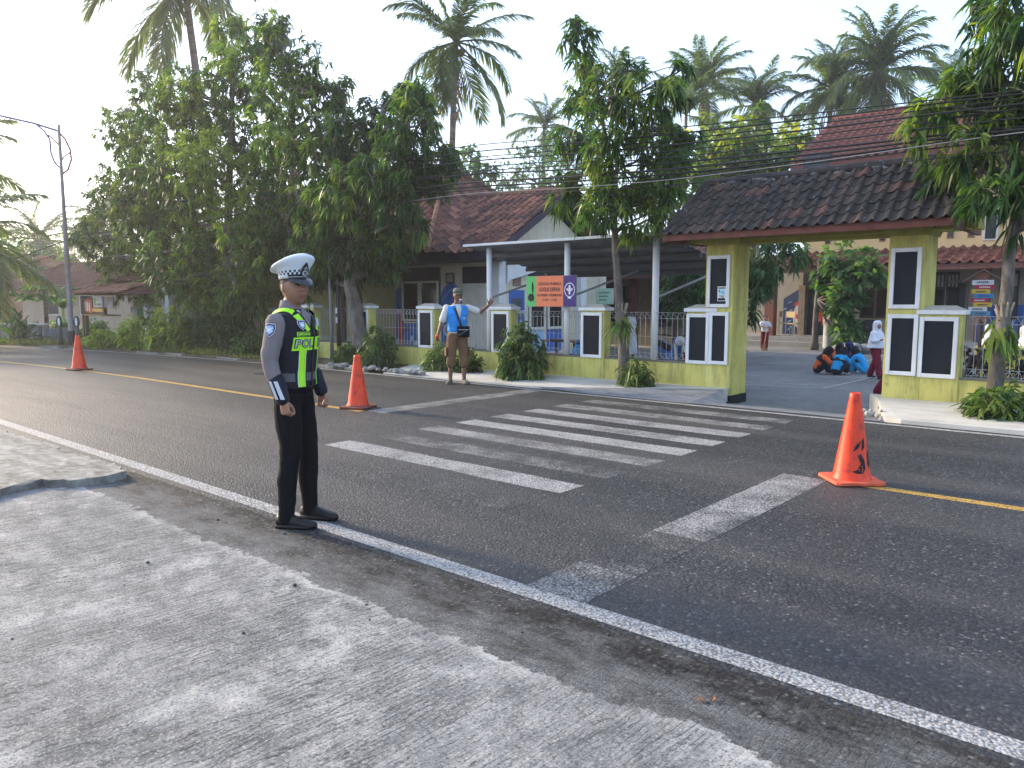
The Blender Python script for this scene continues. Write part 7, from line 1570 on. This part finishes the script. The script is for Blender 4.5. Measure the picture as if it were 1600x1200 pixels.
# papaya, banana and garden plants by the wall
q = atD(72, 500, 31); t = thing('papaya_tree', 'papaya tree with flat spreading leaves behind the parapet wall', 'tree', (q.x, q.y, 0)); b = MB(); b.tube([(0, 0, 0), (.05, 0, 1.2), (0, 0, 2.0)], [.09, .08, .06], 9); b.build('trunk', PBARK, t, True); lm = MB(); PBs, DDs = [], []
for i in range(16):
    a = i * 2.4; L_ = random.uniform(.8, 1.3); e = Vector((math.cos(a) * L_, math.sin(a) * L_, 1.95 + random.uniform(-.35, .15))); lm.tube([(0, 0, 1.9), (e.x * .5, e.y * .5, 2.1), e], .015, 5)
    for k in range(9): u_ = a + (k - 4) * .55; PBs.append(tuple(e)); DDs.append((math.cos(u_), math.sin(u_), -.1))
lm.build('leaf_stalks', M((.2, .28, .1), .7), t, kind='stuff'); N = len(PBs); link('crown', leaf_mesh('crown', np.array(PBs), np.array(DDs), rng.uniform(.3, .5, N), np.full(N, .16), np.full(N, .35), rng.uniform(.3, .7, N), LEAF2), t)
def banana(lab, px, d, s=1.0):
    q = atD(px, 510, d); t = thing('banana_plant', lab, 'plant', (q.x, q.y, 0), 0, 'banana plants'); b = MB(); b.tube([(0, 0, 0), (0, 0, 1.1 * s)], [.09, .06], 8); b.build('stem', M((.25, .28, .1), .7), t, True); N = 9
    D = np.array([(math.cos(i * 2.4) * .5, math.sin(i * 2.4) * .5, 1.0) for i in range(N)]); link('leaves', leaf_mesh('leaves', np.tile([0, 0, 1.0 * s], (N, 1)), D, rng.uniform(1.2, 1.7, N) * s, np.full(N, .36 * s), rng.uniform(.5, .9, N), rng.uniform(.4, .9, N), LEAF2), t)
banana('banana plant with big pale leaves between the house and the lamp post', 100, 35, 1.1)
def agave(lab, px, Y): q = at(px, 530, Y); shrub(lab, (q.x, Y + off(q.x), .03), (.3, .3, .42), L=.6, W_=.07, dens=60, per=6, mat=LEAF2, name='garden_plant', cat='plant', tint=.5, droop=.3, down=-.5)
agave('spiky green garden plant right of the lamp post', 133, 10.9)
for lab, px, d in (('low dark garden shrub left of the papaya tree', 20, 31), ('low garden shrub behind the parapet right of the papaya tree', 98, 33), ('yellowish garden shrub under the kiosk counter', 150, 30)):
    q = atD(px, 520, d); shrub(lab, (q.x, q.y, 0), (.9, .6, .42), L=.2, W_=.08, dens=90, per=8, mat=LEAF2, tint=.45 if 'dark' in lab else .7)

# ------------------------------------------------------------------ morning haze
n = NT('haze'); n.t.nodes.remove(n.b); vp = n.n('VolumePrincipled'); vp.inputs['Color'].default_value = (.95, .97, 1.0, 1); vp.inputs['Density'].default_value = .0010; vp.inputs['Anisotropy'].default_value = .55; n.l(vp.outputs[0], n.o.inputs['Volume'])
b = MB(); b.box(-199, 159, -159, 199, -1.45, 24); hz = b.build('haze', n.m, kind='stuff')
